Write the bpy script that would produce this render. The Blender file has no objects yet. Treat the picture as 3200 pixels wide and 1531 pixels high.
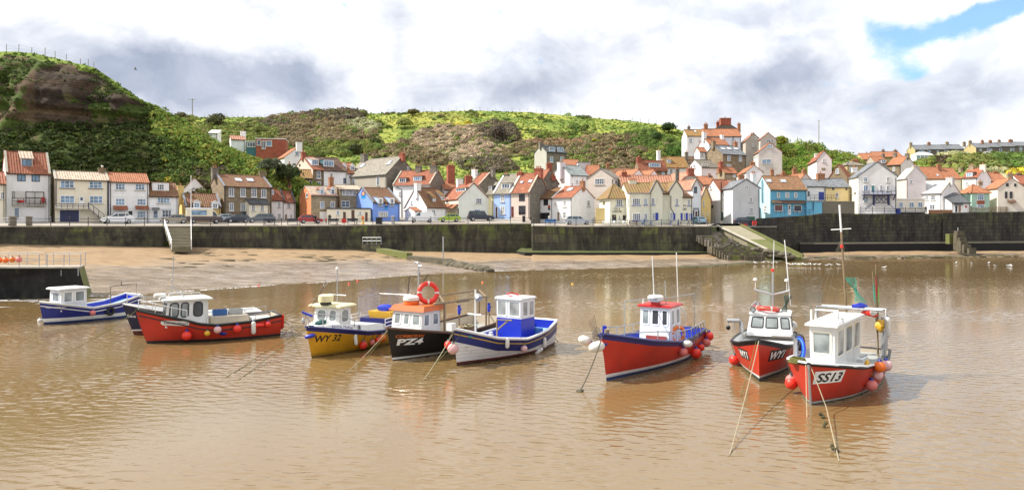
import bpy,bmesh,math,random
import numpy as np
from mathutils import Vector,Matrix,noise as mnoise
random.seed(7); RNG = np.random.default_rng(7)
scene = bpy.context.scene
COL = scene.collection
F,CX,HY,H = 2328.0,1600.0,700.0,6.0      # focal length in photo pixels,principal column,horizon row,eye height (m)
PI = math.pi
def P(px,py,Y):
 """World point seen at photo pixel (px, py) at depth Y."""
 return Vector(((px - CX) * Y / F,Y,H - (py - HY) * Y / F))
def PXZ(px,Y): return ((px - CX) * Y / F,Y)
def zpy(py,Y): return H - (py - HY) * Y / F
def ray(px,py): return Vector(((px - CX) / F,1.0,-(py - HY) / F))
EYE = Vector((0,0,H))
def hit(px,py,p0,n):
 d = ray(px,py); k = (Vector(p0) - EYE).dot(n) / d.dot(n)
 return EYE + d * k
def lerp(a,b,t): return a + (b - a) * t
def interp(tab,x):
 if x <= tab[0][0]: return tab[0][1]
 for (a,va),(b,vb) in zip(tab,tab[1:]):
  if x <= b: return va + (vb - va) * (x - a) / (b - a)
 return tab[-1][1]
# ------------------------------------------------------------------ materials
MATS = {}
def newmat(name):
 m = bpy.data.materials.new(name); m.use_nodes = True
 nt = m.node_tree; nt.nodes.clear()
 out = nt.nodes.new('ShaderNodeOutputMaterial'); b = nt.nodes.new('ShaderNodeBsdfPrincipled')
 nt.links.new(b.outputs[0],out.inputs[0])
 return m,nt,b
class NT:
 """Small node-graph writer."""
 def __init__(s,nt): s.t = nt
 def n(s,typ,**kw):
  x = s.t.nodes.new(typ)
  for k,v in kw.items(): setattr(x,k,v)
  return x
 def put(s,sock,v):
  if hasattr(v,'links') or isinstance(v,bpy.types.NodeSocket): s.t.links.new(v,sock)
  else: sock.default_value = v
 def coord(s,which='Object',scale=(1,1,1),rot=(0,0,0)):
  c = s.n('ShaderNodeTexCoord'); m = s.n('ShaderNodeMapping')
  m.inputs['Scale'].default_value = scale; m.inputs['Rotation'].default_value = rot
  s.t.links.new(c.outputs[which],m.inputs[0]); return m.outputs[0]
 def pos(s,scale=(1,1,1),rot=(0,0,0)):
  g = s.n('ShaderNodeNewGeometry'); m = s.n('ShaderNodeMapping')
  m.inputs['Scale'].default_value = scale; m.inputs['Rotation'].default_value = rot
  s.t.links.new(g.outputs['Position'],m.inputs[0]); return m.outputs[0]
 def noise(s,vec,scale,detail=3,rough=.55,dist=0.0):
  x = s.n('ShaderNodeTexNoise'); s.put(x.inputs['Vector'],vec)
  x.inputs['Scale'].default_value = scale; x.inputs['Detail'].default_value = detail
  x.inputs['Roughness'].default_value = rough; x.inputs['Distortion'].default_value = dist
  return x.outputs[0]
 def ramp(s,v,lo,hi,a=0.0,b=1.0,smooth=False):
  x = s.n('ShaderNodeMapRange'); x.interpolation_type = 'SMOOTHSTEP' if smooth else 'LINEAR'
  s.put(x.inputs[0],v)
  for i,q in enumerate((lo,hi,a,b)): s.put(x.inputs[i + 1],q)
  return x.outputs[0]
 def math(s,op,a,b=0.0,c=0.0):
  x = s.n('ShaderNodeMath',operation=op); s.put(x.inputs[0],a); s.put(x.inputs[1],b); s.put(x.inputs[2],c)
  return x.outputs[0]
 def vmath(s,op,a,b=(0,0,0)):
  x = s.n('ShaderNodeVectorMath',operation=op); s.put(x.inputs[0],a); s.put(x.inputs[1],b)
  return x.outputs['Value'] if op in ('LENGTH','DOT_PRODUCT','DISTANCE') else x.outputs[0]
 def mix(s,f,a,b,mode='MIX'):
  x = s.n('ShaderNodeMix',data_type='RGBA',blend_type=mode)
  s.put(x.inputs[0],f)
  for sk,v in ((x.inputs[6],a),(x.inputs[7],b)):
   s.put(sk,v if not isinstance(v,tuple) else (*v[:3],1.0))
  return x.outputs[2]
 def sep(s,v):
  x = s.n('ShaderNodeSeparateXYZ'); s.put(x.inputs[0],v); return x.outputs
 def bump(s,h,strength=.3,dist=.05,normal=None):
  x = s.n('ShaderNodeBump'); s.put(x.inputs['Height'],h); s.put(x.inputs['Strength'],strength)
  x.inputs['Distance'].default_value = dist
  if normal is not None: s.put(x.inputs['Normal'],normal)
  return x.outputs[0]
def sc(c,k): return tuple(min(1.0,v * k) for v in c)
def paint(name,c,rough=.55,var=.12,scale=1.2,metal=0.0,stain=0.0,coat=0.0):
 """Painted or plain surface with uneven weathering."""
 key = ('paint',name)
 if key in MATS: return MATS[key]
 m,nt,b = newmat(name); g = NT(nt)
 v = g.coord('Object')
 n1 = g.noise(v,scale,5,.6)
 col = g.mix(g.ramp(n1,.3,.7),sc(c,1 - var),sc(c,1 + var * .6))
 if stain:
  v2 = g.coord('Object',(1.6,1.6,.35)); n2 = g.noise(v2,1.1,4,.6)
  col = g.mix(g.ramp(n2,.52,.78,0,stain),col,(c[0] * .42,c[1] * .40,c[2] * .34))
 g.put(b.inputs['Base Color'],col)
 b.inputs['Roughness'].default_value = rough; b.inputs['Metallic'].default_value = metal
 b.inputs['Coat Weight'].default_value = coat
 n3 = g.noise(v,scale * 14,2)
 g.put(b.inputs['Normal'],g.bump(n3,.12,.01))
 MATS[key] = m; return m
def hullpaint(name,c,rough=.34,dirt=.72):
 """Boat paint with run marks, scuffs and weed along the waterline."""
 key = ('hull',name)
 if key in MATS: return MATS[key]
 m,nt,b = newmat(name); g = NT(nt); z = g.sep(g.coord('Object'))[2]
 n1 = g.noise(g.coord('Object',(1,1,1)),.8,4,.6); col = g.mix(g.ramp(n1,.3,.7),sc(c,.82),sc(c,1.14))
 st = g.noise(g.coord('Object',(5,5,.5)),1.3,4,.65); col = g.mix(g.ramp(st,.56,.74,0,dirt),col,tuple(.55 * v + q for v,q in zip(c,(.05,.042,.03))))
 sf = g.noise(g.coord('Object',(1.2,1.2,5)),2.6,5,.7); col = g.mix(g.ramp(sf,.66,.72,0,dirt),col,tuple(.6 * v + .17 for v in c))
 wl = g.ramp(g.math('ADD',z,g.math('MULTIPLY',st,.22)),.10,.34,.75,0); col = g.mix(wl,col,(.05,.05,.022))
 g.put(b.inputs['Base Color'],col); g.put(b.inputs['Roughness'],g.ramp(n1,.3,.7,rough,rough + .2)); g.put(b.inputs['Normal'],g.bump(g.noise(g.coord('Object',(1,1,2.5)),3.0,3),.10,.03))
 MATS[key] = m; return m
def render_wall(c):
 return paint('render_%02x%02x%02x' % tuple(int(255 * v) for v in c),c,.85,.09,.45,stain=.28)
def stone(c,name='stone'):
 key = (name,c)
 if key in MATS: return MATS[key]
 m,nt,b = newmat(name); g = NT(nt)
 uv = g.coord('UV')
 br = g.n('ShaderNodeTexBrick'); g.put(br.inputs['Vector'],uv)
 br.inputs['Color1'].default_value = (*sc(c,.72),1); br.inputs['Color2'].default_value = (*sc(c,1.25),1)
 br.inputs['Mortar'].default_value = (*sc(c,.8),1)
 br.inputs['Scale'].default_value = 1.0; br.inputs['Brick Width'].default_value = .62; br.inputs['Row Height'].default_value = .30
 br.inputs['Mortar Size'].default_value = .02; br.inputs['Bias'].default_value = -.1
 n = g.noise(g.coord('Object'),.7,5,.65)
 col = g.mix(g.ramp(n,.35,.7,0,.6),br.outputs[0],sc(c,.6))
 g.put(b.inputs['Base Color'],col); b.inputs['Roughness'].default_value = .9
 g.put(b.inputs['Normal'],g.bump(br.outputs[0],.5,.03))
 MATS[key] = m; return m
def brick(c):
 key = ('brick',c)
 if key in MATS: return MATS[key]
 m,nt,b = newmat('brick'); g = NT(nt)
 br = g.n('ShaderNodeTexBrick'); g.put(br.inputs['Vector'],g.coord('UV'))
 br.inputs['Color1'].default_value = (*sc(c,.75),1); br.inputs['Color2'].default_value = (*sc(c,1.2),1)
 br.inputs['Mortar'].default_value = (*sc(c,.9),1); br.inputs['Scale'].default_value = 1
 br.inputs['Brick Width'].default_value = .3; br.inputs['Row Height'].default_value = .12; br.inputs['Mortar Size'].default_value = .012
 n = g.noise(g.coord('Object'),1.2,4)
 g.put(b.inputs['Base Color'],g.mix(g.ramp(n,.4,.75,0,.5),br.outputs[0],sc(c,.55)))
 b.inputs['Roughness'].default_value = .9
 MATS[key] = m; return m
def tiles(c,moss=0.0,w=.34,bumpk=.9,mosscol=(.16,.14,.03)):
 """Pantile roof: UV.x runs along the ridge, UV.y down the slope (metres)."""
 key = ('tile',c,moss,w)
 if key in MATS: return MATS[key]
 m,nt,b = newmat('pantile'); g = NT(nt)
 uv = g.coord('UV'); s = g.sep(uv)
 br = g.n('ShaderNodeTexBrick'); g.put(br.inputs['Vector'],uv); br.offset = 0.0
 br.inputs['Color1'].default_value = (*sc(c,.74),1); br.inputs['Color2'].default_value = (*sc(c,1.22),1)
 br.inputs['Mortar'].default_value = (*sc(c,.5),1); br.inputs['Scale'].default_value = 1
 br.inputs['Brick Width'].default_value = w; br.inputs['Row Height'].default_value = .36; br.inputs['Mortar Size'].default_value = .022
 n = g.noise(g.coord('Object'),.55,5,.62)
 col = g.mix(g.ramp(n,.42,.72,0,.55),br.outputs[0],sc(c,.55))
 n2 = g.noise(g.coord('Object'),1.3,4,.6)
 col = g.mix(g.ramp(n2,.62,.8,0,.5),col,(.5,.42,.32))
 if moss:
  n3 = g.noise(g.coord('Object'),.8,5,.7)
  col = g.mix(g.ramp(n3,.62 - moss * .45,.8 - moss * .3),col,mosscol)
 wv = g.math('SINE',g.math('MULTIPLY',s[0],2 * PI / w))
 rl = g.math('FRACT',g.math('MULTIPLY',s[1],1 / .36))
 hgt = g.math('MULTIPLY_ADD',wv,.5,g.math('MULTIPLY',rl,.5))
 g.put(b.inputs['Base Color'],col); b.inputs['Roughness'].default_value = .82
 g.put(b.inputs['Normal'],g.bump(hgt,bumpk,.09))
 MATS[key] = m; return m
def slate(c,var=.35):
 key = ('slate',c)
 if key in MATS: return MATS[key]
 m,nt,b = newmat('slate'); g = NT(nt)
 br = g.n('ShaderNodeTexBrick'); g.put(br.inputs['Vector'],g.coord('UV'))
 br.inputs['Color1'].default_value = (*sc(c,1 - var),1); br.inputs['Color2'].default_value = (*sc(c,1 + var),1)
 br.inputs['Mortar'].default_value = (*sc(c,.5),1); br.inputs['Scale'].default_value = 1
 br.inputs['Brick Width'].default_value = .42; br.inputs['Row Height'].default_value = .3; br.inputs['Mortar Size'].default_value = .012
 n = g.noise(g.coord('Object'),.6,5,.65)
 g.put(b.inputs['Base Color'],g.mix(g.ramp(n,.4,.75,0,.5),br.outputs[0],sc(c,.6)))
 b.inputs['Roughness'].default_value = .5
 g.put(b.inputs['Normal'],g.bump(br.outputs[0],.3,.02))
 MATS[key] = m; return m
def glassy(name,c,rough=.06,spec=.5):
 key = ('glass',name)
 if key in MATS: return MATS[key]
 m,nt,b = newmat(name); g = NT(nt)
 n = g.noise(g.coord('Object'),1.3,2)
 g.put(b.inputs['Base Color'],g.mix(g.ramp(n,.35,.65),sc(c,.6),sc(c,1.35)))
 b.inputs['Roughness'].default_value = rough; b.inputs['Specular IOR Level'].default_value = spec
 MATS[key] = m; return m
def colormat(name,rough=.85,attr='Col',spec=.2,trans=0.0):
 """Material that takes the plant's own colour from a per-face attribute."""
 key = ('attr',name)
 if key in MATS: return MATS[key]
 m,nt,b = newmat(name); g = NT(nt)
 a = g.n('ShaderNodeAttribute'); a.attribute_name = attr
 g.put(b.inputs['Base Color'],a.outputs[0]); b.inputs['Roughness'].default_value = rough
 b.inputs['Specular IOR Level'].default_value = spec
 if trans:
  tb = g.n('ShaderNodeBsdfTranslucent'); g.put(tb.inputs[0],a.outputs[0]); ms = g.n('ShaderNodeMixShader'); ms.inputs[0].default_value = trans
  out = [x for x in nt.nodes if x.type == 'OUTPUT_MATERIAL'][0]
  nt.links.new(b.outputs[0],ms.inputs[1]); nt.links.new(tb.outputs[0],ms.inputs[2]); nt.links.new(ms.outputs[0],out.inputs[0])
 MATS[key] = m; return m
WHITE = paint('white_paint',(.80,.80,.80),.45,.05)
CREAMP = paint('cream_paint',(.78,.74,.62),.5,.06)
FRAMEW = paint('white_frame',(.82,.82,.82),.4,.03)
FRAMED = paint('dark_frame',(.035,.03,.03),.5,.1)
NAVY = paint('navy_paint',(.012,.018,.085),.4,.2)
BLACK = paint('black_paint',(.012,.012,.014),.45,.2)
GREYM = paint('galvanised_metal',(.42,.43,.44),.38,.15,metal=.6)
STEEL = paint('bare_steel',(.55,.55,.54),.3,.1,metal=.8)
WOOD = paint('weathered_wood',(.26,.20,.13),.8,.3,3)
DARKWOOD = paint('dark_wood',(.09,.045,.03),.7,.3,3)
RUBBER = paint('black_rubber',(.018,.018,.018),.75,.3)
PANE = glassy('window_pane',(.07,.10,.14))
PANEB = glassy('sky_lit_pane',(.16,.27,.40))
PANED = glassy('dark_pane',(.025,.025,.03))
PANEC = glassy('curtained_pane',(.32,.33,.32),.25)
BOATPANE = glassy('wheelhouse_pane',(.24,.27,.27),.08)
BOATPANED = glassy('dim_wheelhouse_pane',(.05,.055,.06),.08)
STONE1 = stone((.26,.20,.13)); STONE2 = stone((.21,.185,.15),'grey_stone'); STONE3 = stone((.36,.29,.19),'pale_stone')
BRICKR = brick((.34,.10,.06)); BRICKO = brick((.36,.17,.09))
TRED = tiles((.36,.12,.06)); TORG = tiles((.45,.175,.08),.0,.32); TBRN = tiles((.24,.11,.055),.25); TDRK = tiles((.15,.075,.05),.2)
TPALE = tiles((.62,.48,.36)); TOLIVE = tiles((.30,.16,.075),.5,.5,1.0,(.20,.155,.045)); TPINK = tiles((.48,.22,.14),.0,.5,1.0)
TOCHRE = tiles((.36,.19,.06),.3)
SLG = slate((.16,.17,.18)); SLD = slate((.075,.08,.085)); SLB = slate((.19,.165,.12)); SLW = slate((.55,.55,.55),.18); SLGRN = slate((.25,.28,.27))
POTC = paint('terracotta_pot',(.36,.15,.08),.8,.2,4)
COPING = paint('stone_coping',(.40,.37,.30),.85,.25,1.5)
LEAD = paint('lead_flashing',(.22,.24,.27),.5,.15)
# ------------------------------------------------------------------ meshes
class MB:
 def __init__(s): s.v = []; s.f = []; s.m = []; s.uv = []; s.mats = []
 def mi(s,mat):
  if mat not in s.mats: s.mats.append(mat)
  return s.mats.index(mat)
 def add(s,vs,fs,mat,uvs=None):
  o = len(s.v); s.v += [tuple(p) for p in vs]; k = s.mi(mat)
  for i,f in enumerate(fs):
   s.f.append(tuple(o + j for j in f)); s.m.append(k); s.uv.append(uvs[i] if uvs else None)
  return s
 def poly(s,pts,mat,uv=None):
  pts = [Vector(p) for p in pts]
  if uv is None:                       # planar metres
   n = Vector((0,0,0))
   for a,b in zip(pts,pts[1:] + pts[:1]): n += a.cross(b)
   n.normalize() if n.length else None
   u = Vector((0,0,1)).cross(n)
   u = u.normalized() if u.length > .05 else Vector((1,0,0))
   w = n.cross(u)
   uv = [(p.dot(u),p.dot(w)) for p in pts]
  return s.add(pts,[tuple(range(len(pts)))],mat,[uv])
 def box(s,c,d,mat,ax=None,taper=(1,1)):
  """Box centred at c with full sizes d, axes ax (3 unit vectors) and top scaled by taper."""
  c = Vector(c); X,Y,Z = ax if ax else (Vector((1,0,0)),Vector((0,1,0)),Vector((0,0,1)))
  hx,hy,hz = d[0] / 2,d[1] / 2,d[2] / 2
  p = [c + X * (sx * hx * (taper[0] if sz > 0 else 1)) + Y * (sy * hy * (taper[1] if sz > 0 else 1)) + Z * (sz * hz)
    for sz in (-1,1) for sy in (-1,1) for sx in (-1,1)]
  for f in ((0,2,3,1),(4,5,7,6),(0,1,5,4),(2,6,7,3),(0,4,6,2),(1,3,7,5)):
   s.poly([p[i] for i in f],mat)
  return s
 def prism(s,pts,ext,mat,mat_side=None):
  """Polygon pts extruded by vector ext."""
  a = [Vector(p) for p in pts]; e = Vector(ext); b = [p + e for p in a]
  s.poly(a[::-1],mat); s.poly(b,mat)
  for i in range(len(a)):
   j = (i + 1) % len(a); s.poly([a[i],a[j],b[j],b[i]],mat_side or mat)
  return s
 def tube(s,pts,r,mat,n=6,close=False):
  pts = [Vector(p) for p in pts]; rings = []; N = len(pts); vs = []
  up = Vector((0,0,1))
  for i,p in enumerate(pts):
   a = pts[(i - 1) % N] if (i or close) else p; b = pts[(i + 1) % N] if (i < N - 1 or close) else p
   t = (b - a).normalized() if (b - a).length else Vector((0,0,1))
   x = t.cross(up) if abs(t.z) < .95 else t.cross(Vector((1,0,0))); x.normalize(); y = t.cross(x)
   rr = r[i] if isinstance(r,(list,tuple)) else r
   vs += [p + (x * math.cos(q) + y * math.sin(q)) * rr for q in (2 * PI * k / n for k in range(n))]
  fs = []
  for i in range(N if close else N - 1):
   j = (i + 1) % N
   for k in range(n): fs.append((i * n + k,i * n + (k + 1) % n,j * n + (k + 1) % n,j * n + k))
  if not close: fs += [tuple(range(n))[::-1],tuple((N - 1) * n + k for k in range(n))]
  return s.add(vs,fs,mat)
 def lathe(s,prof,mat,c=(0,0,0),ax=(0,0,1),n=12,cap=True):
  """Profile [(radius, height)] turned round axis ax through c."""
  c = Vector(c); Z = Vector(ax).normalized(); X = Z.orthogonal().normalized(); Y = Z.cross(X); vs = []; fs = []
  for r,h in prof:
   vs += [c + Z * h + (X * math.cos(q) + Y * math.sin(q)) * max(r,1e-4) for q in (2 * PI * k / n for k in range(n))]
  for i in range(len(prof) - 1):
   for k in range(n): fs.append((i * n + k,i * n + (k + 1) % n,(i + 1) * n + (k + 1) % n,(i + 1) * n + k))
  if cap: fs += [tuple(range(n))[::-1],tuple((len(prof) - 1) * n + k for k in range(n))]
  return s.add(vs,fs,mat)
 def ball(s,c,r,mat,n=12,m=8,sq=(1,1,1)):
  c = Vector(c); vs = []; fs = []
  for i in range(m + 1):
   t = PI * i / m
   for k in range(n):
    q = 2 * PI * k / n
    vs.append(c + Vector((math.sin(t) * math.cos(q) * r * sq[0],math.sin(t) * math.sin(q) * r * sq[1],math.cos(t) * r * sq[2])))
  for i in range(m):
   for k in range(n): fs.append((i * n + k,(i + 1) * n + k,(i + 1) * n + (k + 1) % n,i * n + (k + 1) % n))
  return s.add(vs,fs,mat)
 def torus(s,c,R,r,mat,ax=(0,0,1),N=20,n=8,mat2=None):
  c = Vector(c); Z = Vector(ax).normalized(); X = Z.orthogonal().normalized(); Y = Z.cross(X); vs = []
  for i in range(N):
   a = 2 * PI * i / N; d = X * math.cos(a) + Y * math.sin(a)
   for k in range(n):
    q = 2 * PI * k / n; vs.append(c + d * (R + r * math.cos(q)) + Z * (r * math.sin(q)))
  for i in range(N):
   j = (i + 1) % N
   fs = [(i * n + k,j * n + k,j * n + (k + 1) % n,i * n + (k + 1) % n) for k in range(n)]
   if i == 0: o = len(s.v); s.v += [tuple(p) for p in vs]
   kk = s.mi(mat2 if (mat2 and i % (N // 4) == 0) else mat)
   for f in fs: s.f.append(tuple(o + x for x in f)); s.m.append(kk); s.uv.append(None)
  return s
 def grid(s,rows,mat,closed=False,flip=False):
  """Rows of equal-length point lists, stitched."""
  o = len(s.v); n = len(rows[0])
  for r in rows: s.v += [tuple(p) for p in r]
  k = s.mi(mat)
  for i in range(len(rows) - 1):
   for j in range(n if closed else n - 1):
    q = (o + i * n + j,o + i * n + (j + 1) % n,o + (i + 1) * n + (j + 1) % n,o + (i + 1) * n + j)
    s.f.append(q[::-1] if flip else q); s.m.append(k); s.uv.append(None)
  return s
 def build(s,name,parent=None,smooth=False,off=None):
  me = bpy.data.meshes.new(name)
  vs = s.v if off is None else [(a - off[0],b - off[1],c - off[2]) for a,b,c in s.v]
  me.from_pydata(vs,[],s.f)
  for m in s.mats: me.materials.append(m)
  me.polygons.foreach_set('material_index',s.m)
  if any(u is not None for u in s.uv):
   l = me.uv_layers.new(name='UVMap'); flat = []
   for f,u in zip(s.f,s.uv):
    if u is None: flat += [0.0] * (2 * len(f))
    else:
     for a in u: flat += [a[0],a[1]]
   l.data.foreach_set('uv',flat)
  if smooth:
   me.polygons.foreach_set('use_smooth',[True] * len(s.f))
   try: me.set_sharp_from_angle(angle=math.radians(38))
   except Exception: pass
  me.update()
  o = bpy.data.objects.new(name,me); COL.objects.link(o)
  if parent is not None: o.parent = parent
  return o
 @property
 def empty(s): return not s.f
def tag(o,label=None,cat=None,group=None,kind=None):
 for k,v in (('label',label),('category',cat),('group',group),('kind',kind)):
  if v: o[k] = v
 return o
def thing(name,label,cat,loc=(0,0,0),rz=0.0,group=None,ry=0.0,rx=0.0):
 o = bpy.data.objects.new(name,None); COL.objects.link(o); o.empty_display_size = .2
 o.location = loc; o.rotation_euler = (rx,ry,rz)
 return tag(o,label,cat,group)
def solo(mb,name,label,cat,loc=(0,0,0),rz=0.0,group=None,smooth=False):
 o = mb.build(name,None,smooth); o.location = loc; o.rotation_euler = (0,0,rz)
 return tag(o,label,cat,group)
def struct(mb,name,smooth=False,kind='structure'):
 o = mb.build(name,None,smooth); o['kind'] = kind; return o
def copy_tree(o,parent=None):
 kids = list(o.children); c = o.copy(); COL.objects.link(c); c.parent = parent
 for ch in kids: copy_tree(ch,c)
 return c
def rail_tube(a,b,k=1): return [Vector(a).lerp(Vector(b),i / k) for i in range(k + 1)]
def text_mesh(s,size,shear=0.0,bold=0.0,spacing=1.0):
 """Vertices and faces of flat lettering, baseline at 0, left edge at 0."""
 cu = bpy.data.curves.new('lettering','FONT'); cu.body = s; cu.size = size; cu.shear = shear; cu.offset = bold; cu.space_character = spacing
 cu.resolution_u = 3
 o = bpy.data.objects.new('lettering',cu); COL.objects.link(o)
 dg = bpy.context.evaluated_depsgraph_get(); me = bpy.data.meshes.new_from_object(o.evaluated_get(dg))
 vs = [tuple(v.co) for v in me.vertices]; fs = [tuple(p.vertices) for p in me.polygons]
 bpy.data.objects.remove(o); bpy.data.meshes.remove(me); bpy.data.curves.remove(cu)
 x0 = min(v[0] for v in vs); x1 = max(v[0] for v in vs)
 return [(v[0] - x0,v[1]) for v in vs],fs,x1 - x0
# ------------------------------------------------------------------ camera, sun, sky
cam_d = bpy.data.cameras.new('camera'); cam = bpy.data.objects.new('camera',cam_d); COL.objects.link(cam)
cam.location = EYE; cam.rotation_euler = (PI / 2,0,0)
cam_d.sensor_width = 36; cam_d.lens = 36 * F / 3200; cam_d.shift_y = -(1531 / 2 - HY) / 3200
cam_d.clip_start = .1; cam_d.clip_end = 9000; scene.camera = cam
SUN_AZ,SUN_EL = math.radians(87),math.radians(46)        # azimuth measured to the left of the view axis
S = Vector((-math.sin(SUN_AZ) * math.cos(SUN_EL),math.cos(SUN_AZ) * math.cos(SUN_EL),math.sin(SUN_EL)))
sl = bpy.data.lights.new('sun','SUN'); sl.energy = 5.0; sl.angle = math.radians(.5); sl.color = (1,.94,.85)
so = bpy.data.objects.new('sun',sl); COL.objects.link(so); so.rotation_euler = (-S).to_track_quat('-Z','Y').to_euler()
vs_ = scene.view_settings; vs_.view_transform = 'Standard'; vs_.look = 'None'; vs_.gamma = 1; vs_.use_curve_mapping = False; vs_.exposure = .58
w = bpy.data.worlds.new('World'); scene.world = w; w.use_nodes = True
nt = w.node_tree; nt.nodes.clear(); g = NT(nt)
out = g.n('ShaderNodeOutputWorld'); bg = g.n('ShaderNodeBackground'); bg.inputs[1].default_value = .1
nt.links.new(bg.outputs[0],out.inputs[0])
sky = g.n('ShaderNodeTexSky',sky_type='NISHITA'); sky.sun_disc = False; sky.sun_elevation = SUN_EL; sky.sun_rotation = -SUN_AZ
sky.air_density = 1.0; sky.dust_density = .6; sky.ozone_density = 2.0
tc = g.n('ShaderNodeTexCoord'); dirv = tc.outputs['Generated']
wn = g.n('ShaderNodeTexNoise'); wn.inputs['Scale'].default_value = 9; wn.inputs['Detail'].default_value = 5; wn.inputs['Roughness'].default_value = .6; g.put(wn.inputs['Vector'],dirv)
warp = g.vmath('SCALE',g.vmath('SUBTRACT',wn.outputs['Color'],(.5,.5,.5))); warp.node.inputs['Scale'].default_value = .075
dw = g.vmath('ADD',dirv,warp)
def patch(px,py,sx,sy,wgt):
 """Soft lobe of the sky round the direction of photo point (px, py)."""
 r = ray(px,py).normalized(); k = 1 / ray(px,py).length
 d = g.vmath('MULTIPLY',g.vmath('SUBTRACT',dw,tuple(r)),(F / (sx * k),0,F / (sy * k)))
 return g.math('MULTIPLY',g.math('EXPONENT',g.math('MULTIPLY',g.math('POWER',g.vmath('LENGTH',d),2.0),-1.0)),wgt)
def total(lst):
 v = lst[0]
 for x in lst[1:]: v = g.math('ADD',v,x)
 return v
front = g.ramp(g.sep(dirv)[1],0.0,.25)
grey = total([patch(*a) for a in ((230,130,260,150,.68),(430,250,170,90,.4),(690,290,330,120,.64),(620,180,120,90,.6),(920,250,110,70,.8),(1255,110,60,110,.42),(1390,290,150,60,.5),(1640,300,160,75,.6),
  (1950,110,190,70,.45),(2050,300,420,130,.44),(2480,215,210,80,.75),(2480,350,330,90,.36),(2950,400,420,80,.32),(3050,260,200,70,.35),(790,20,110,30,.35),(1900,250,260,90,.25))])
grey = g.math('MULTIPLY',grey,front)
blue = total([patch(*a) for a in ((2760,170,110,75,1.05),(2920,100,130,52,1.15),(3060,45,90,45,1.1),(2850,240,65,38,.95),(2690,90,70,48,.75),(2610,258,50,24,.5),(1575,40,40,32,.8),(1062,10,36,18,.8),(3150,20,80,40,.7),(2520,110,70,30,.36),(2330,215,80,30,.34),(2950,180,60,40,.4),(2690,330,90,30,.36),(2230,20,60,26,.3),(1690,185,40,18,.45))])
blue = g.math('MULTIPLY',blue,front)
n1 = g.noise(g.vmath('MULTIPLY',dirv,(1,1,1.7)),5.5,9,.56,.2)
n2 = g.noise(g.vmath('MULTIPLY',g.vmath('ADD',dirv,(7,3,1)),(1,1,1.6)),13,8,.6,.3)
nn = g.math('ADD',g.math('MULTIPLY',g.math('SUBTRACT',n1,.5),1.5),g.math('MULTIPLY',g.math('SUBTRACT',n2,.5),.8))
gs = g.math('ADD',grey,g.math('MULTIPLY',nn,1.0))
gmask = g.ramp(gs,.0,.95,0,1)
cloud = g.mix(gmask,(8.3,8.35,8.55),(3.7,4.05,4.9)); n3 = g.noise(g.vmath('MULTIPLY',g.vmath('ADD',dirv,(2,9,4)),(1,1,1.5)),9,9,.6,.5); cloud = g.mix(1.0,cloud,g.mix(g.ramp(n3,.36,.64),(1.14,1.13,1.11),(.76,.79,.84)),'MULTIPLY')
bmask = g.ramp(g.math('ADD',blue,g.math('MULTIPLY',nn,1.5)),.40,1.2,0,.92,True)
skyc = g.mix(1.0,sky.outputs[0],(1.05,1.35,1.45),'MULTIPLY')
final = g.mix(bmask,cloud,skyc)
nt.links.new(final,bg.inputs[0])
# ------------------------------------------------------------------ plan of the harbour (photo column -> depth / height)
QZ = [(-400,84),(-200,92),(0,100),(460,112),(900,122),(1300,130),(1640,134),(1661,134.2)]
def Zq(px): return interp(QZ,px)
QT = [(-400,5.6),(1000,5.6),(1300,5.86),(1640,5.98),(1661,5.98)]
WB = [(-400,3.7),(0,3.5),(500,2.7),(850,2.25),(1300,1.4),(1661,.85)]
WL = [(-500,57),(-300,59.4),(0,60.7),(430,62.9),(640,68),(1000,76.7),(1300,88),(1600,96),(2000,103),(2200,107),(2300,113),(2500,125),(2700,127),(3200,138),(3700,146)]
# materials of the setting
def mk_water():
 m,nt,b = newmat('harbour_water'); g = NT(nt)
 p = g.pos()
 patch_ = g.noise(g.pos((.035,.09,1)),1.0,4,.6,.6)
 col = g.mix(g.ramp(patch_,.3,.7),(.166,.102,.036),(.192,.134,.062))
 g.put(b.inputs['Base Color'],col); b.inputs['Roughness'].default_value = .06; b.inputs['IOR'].default_value = 1.46
 g.put(b.inputs['Normal'],g.bump(g.noise(g.pos((1.0,2.0,1),(0,0,.2)),6.0,2,.5,.2),.12,.03))
 return m
def mk_beach():
 m,nt,b = newmat('beach_sand'); g = NT(nt)
 at = g.n('ShaderNodeAttribute'); at.attribute_name = 'Wet'; wet = at.outputs['Fac']
 n = g.noise(g.pos((.10,.32,1)),1.0,6,.62,.5)
 n2 = g.noise(g.pos((.5,1.5,1)),1.0,5,.6,.3)
 wm = g.ramp(g.math('ADD',wet,g.math('MULTIPLY',g.math('SUBTRACT',n,.5),.9)),.28,.56,0,1,True)
 dry = g.mix(g.ramp(n2,.35,.7),(.31,.215,.12),(.21,.14,.078))
 dry = g.mix(g.ramp(g.noise(g.pos((.2,1.1,1)),1.3,5,.7),.56,.68,0,.8),dry,(.075,.055,.035))
 damp = g.mix(g.ramp(n2,.4,.62),(.27,.205,.14),(.155,.115,.08))
 g.put(b.inputs['Base Color'],g.mix(wm,dry,damp))
 pool = g.ramp(g.noise(g.pos((.16,.7,1),(0,0,.12)),1.2,5,.65,.6),.44,.56)
 g.put(b.inputs['Roughness'],g.mix(wm,(.9,.9,.9),g.mix(pool,(.16,.16,.16),(.34,.34,.34))))
 g.put(b.inputs['Specular IOR Level'],g.math('MULTIPLY_ADD',wm,.7,.3))
 rip = g.noise(g.pos((.8,3.0,1),(0,0,.15)),1.6,4,.6,.6)
 g.put(b.inputs['Normal'],g.bump(rip,g.math('MULTIPLY_ADD',wm,.1,.42),.06))
 return m
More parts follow.
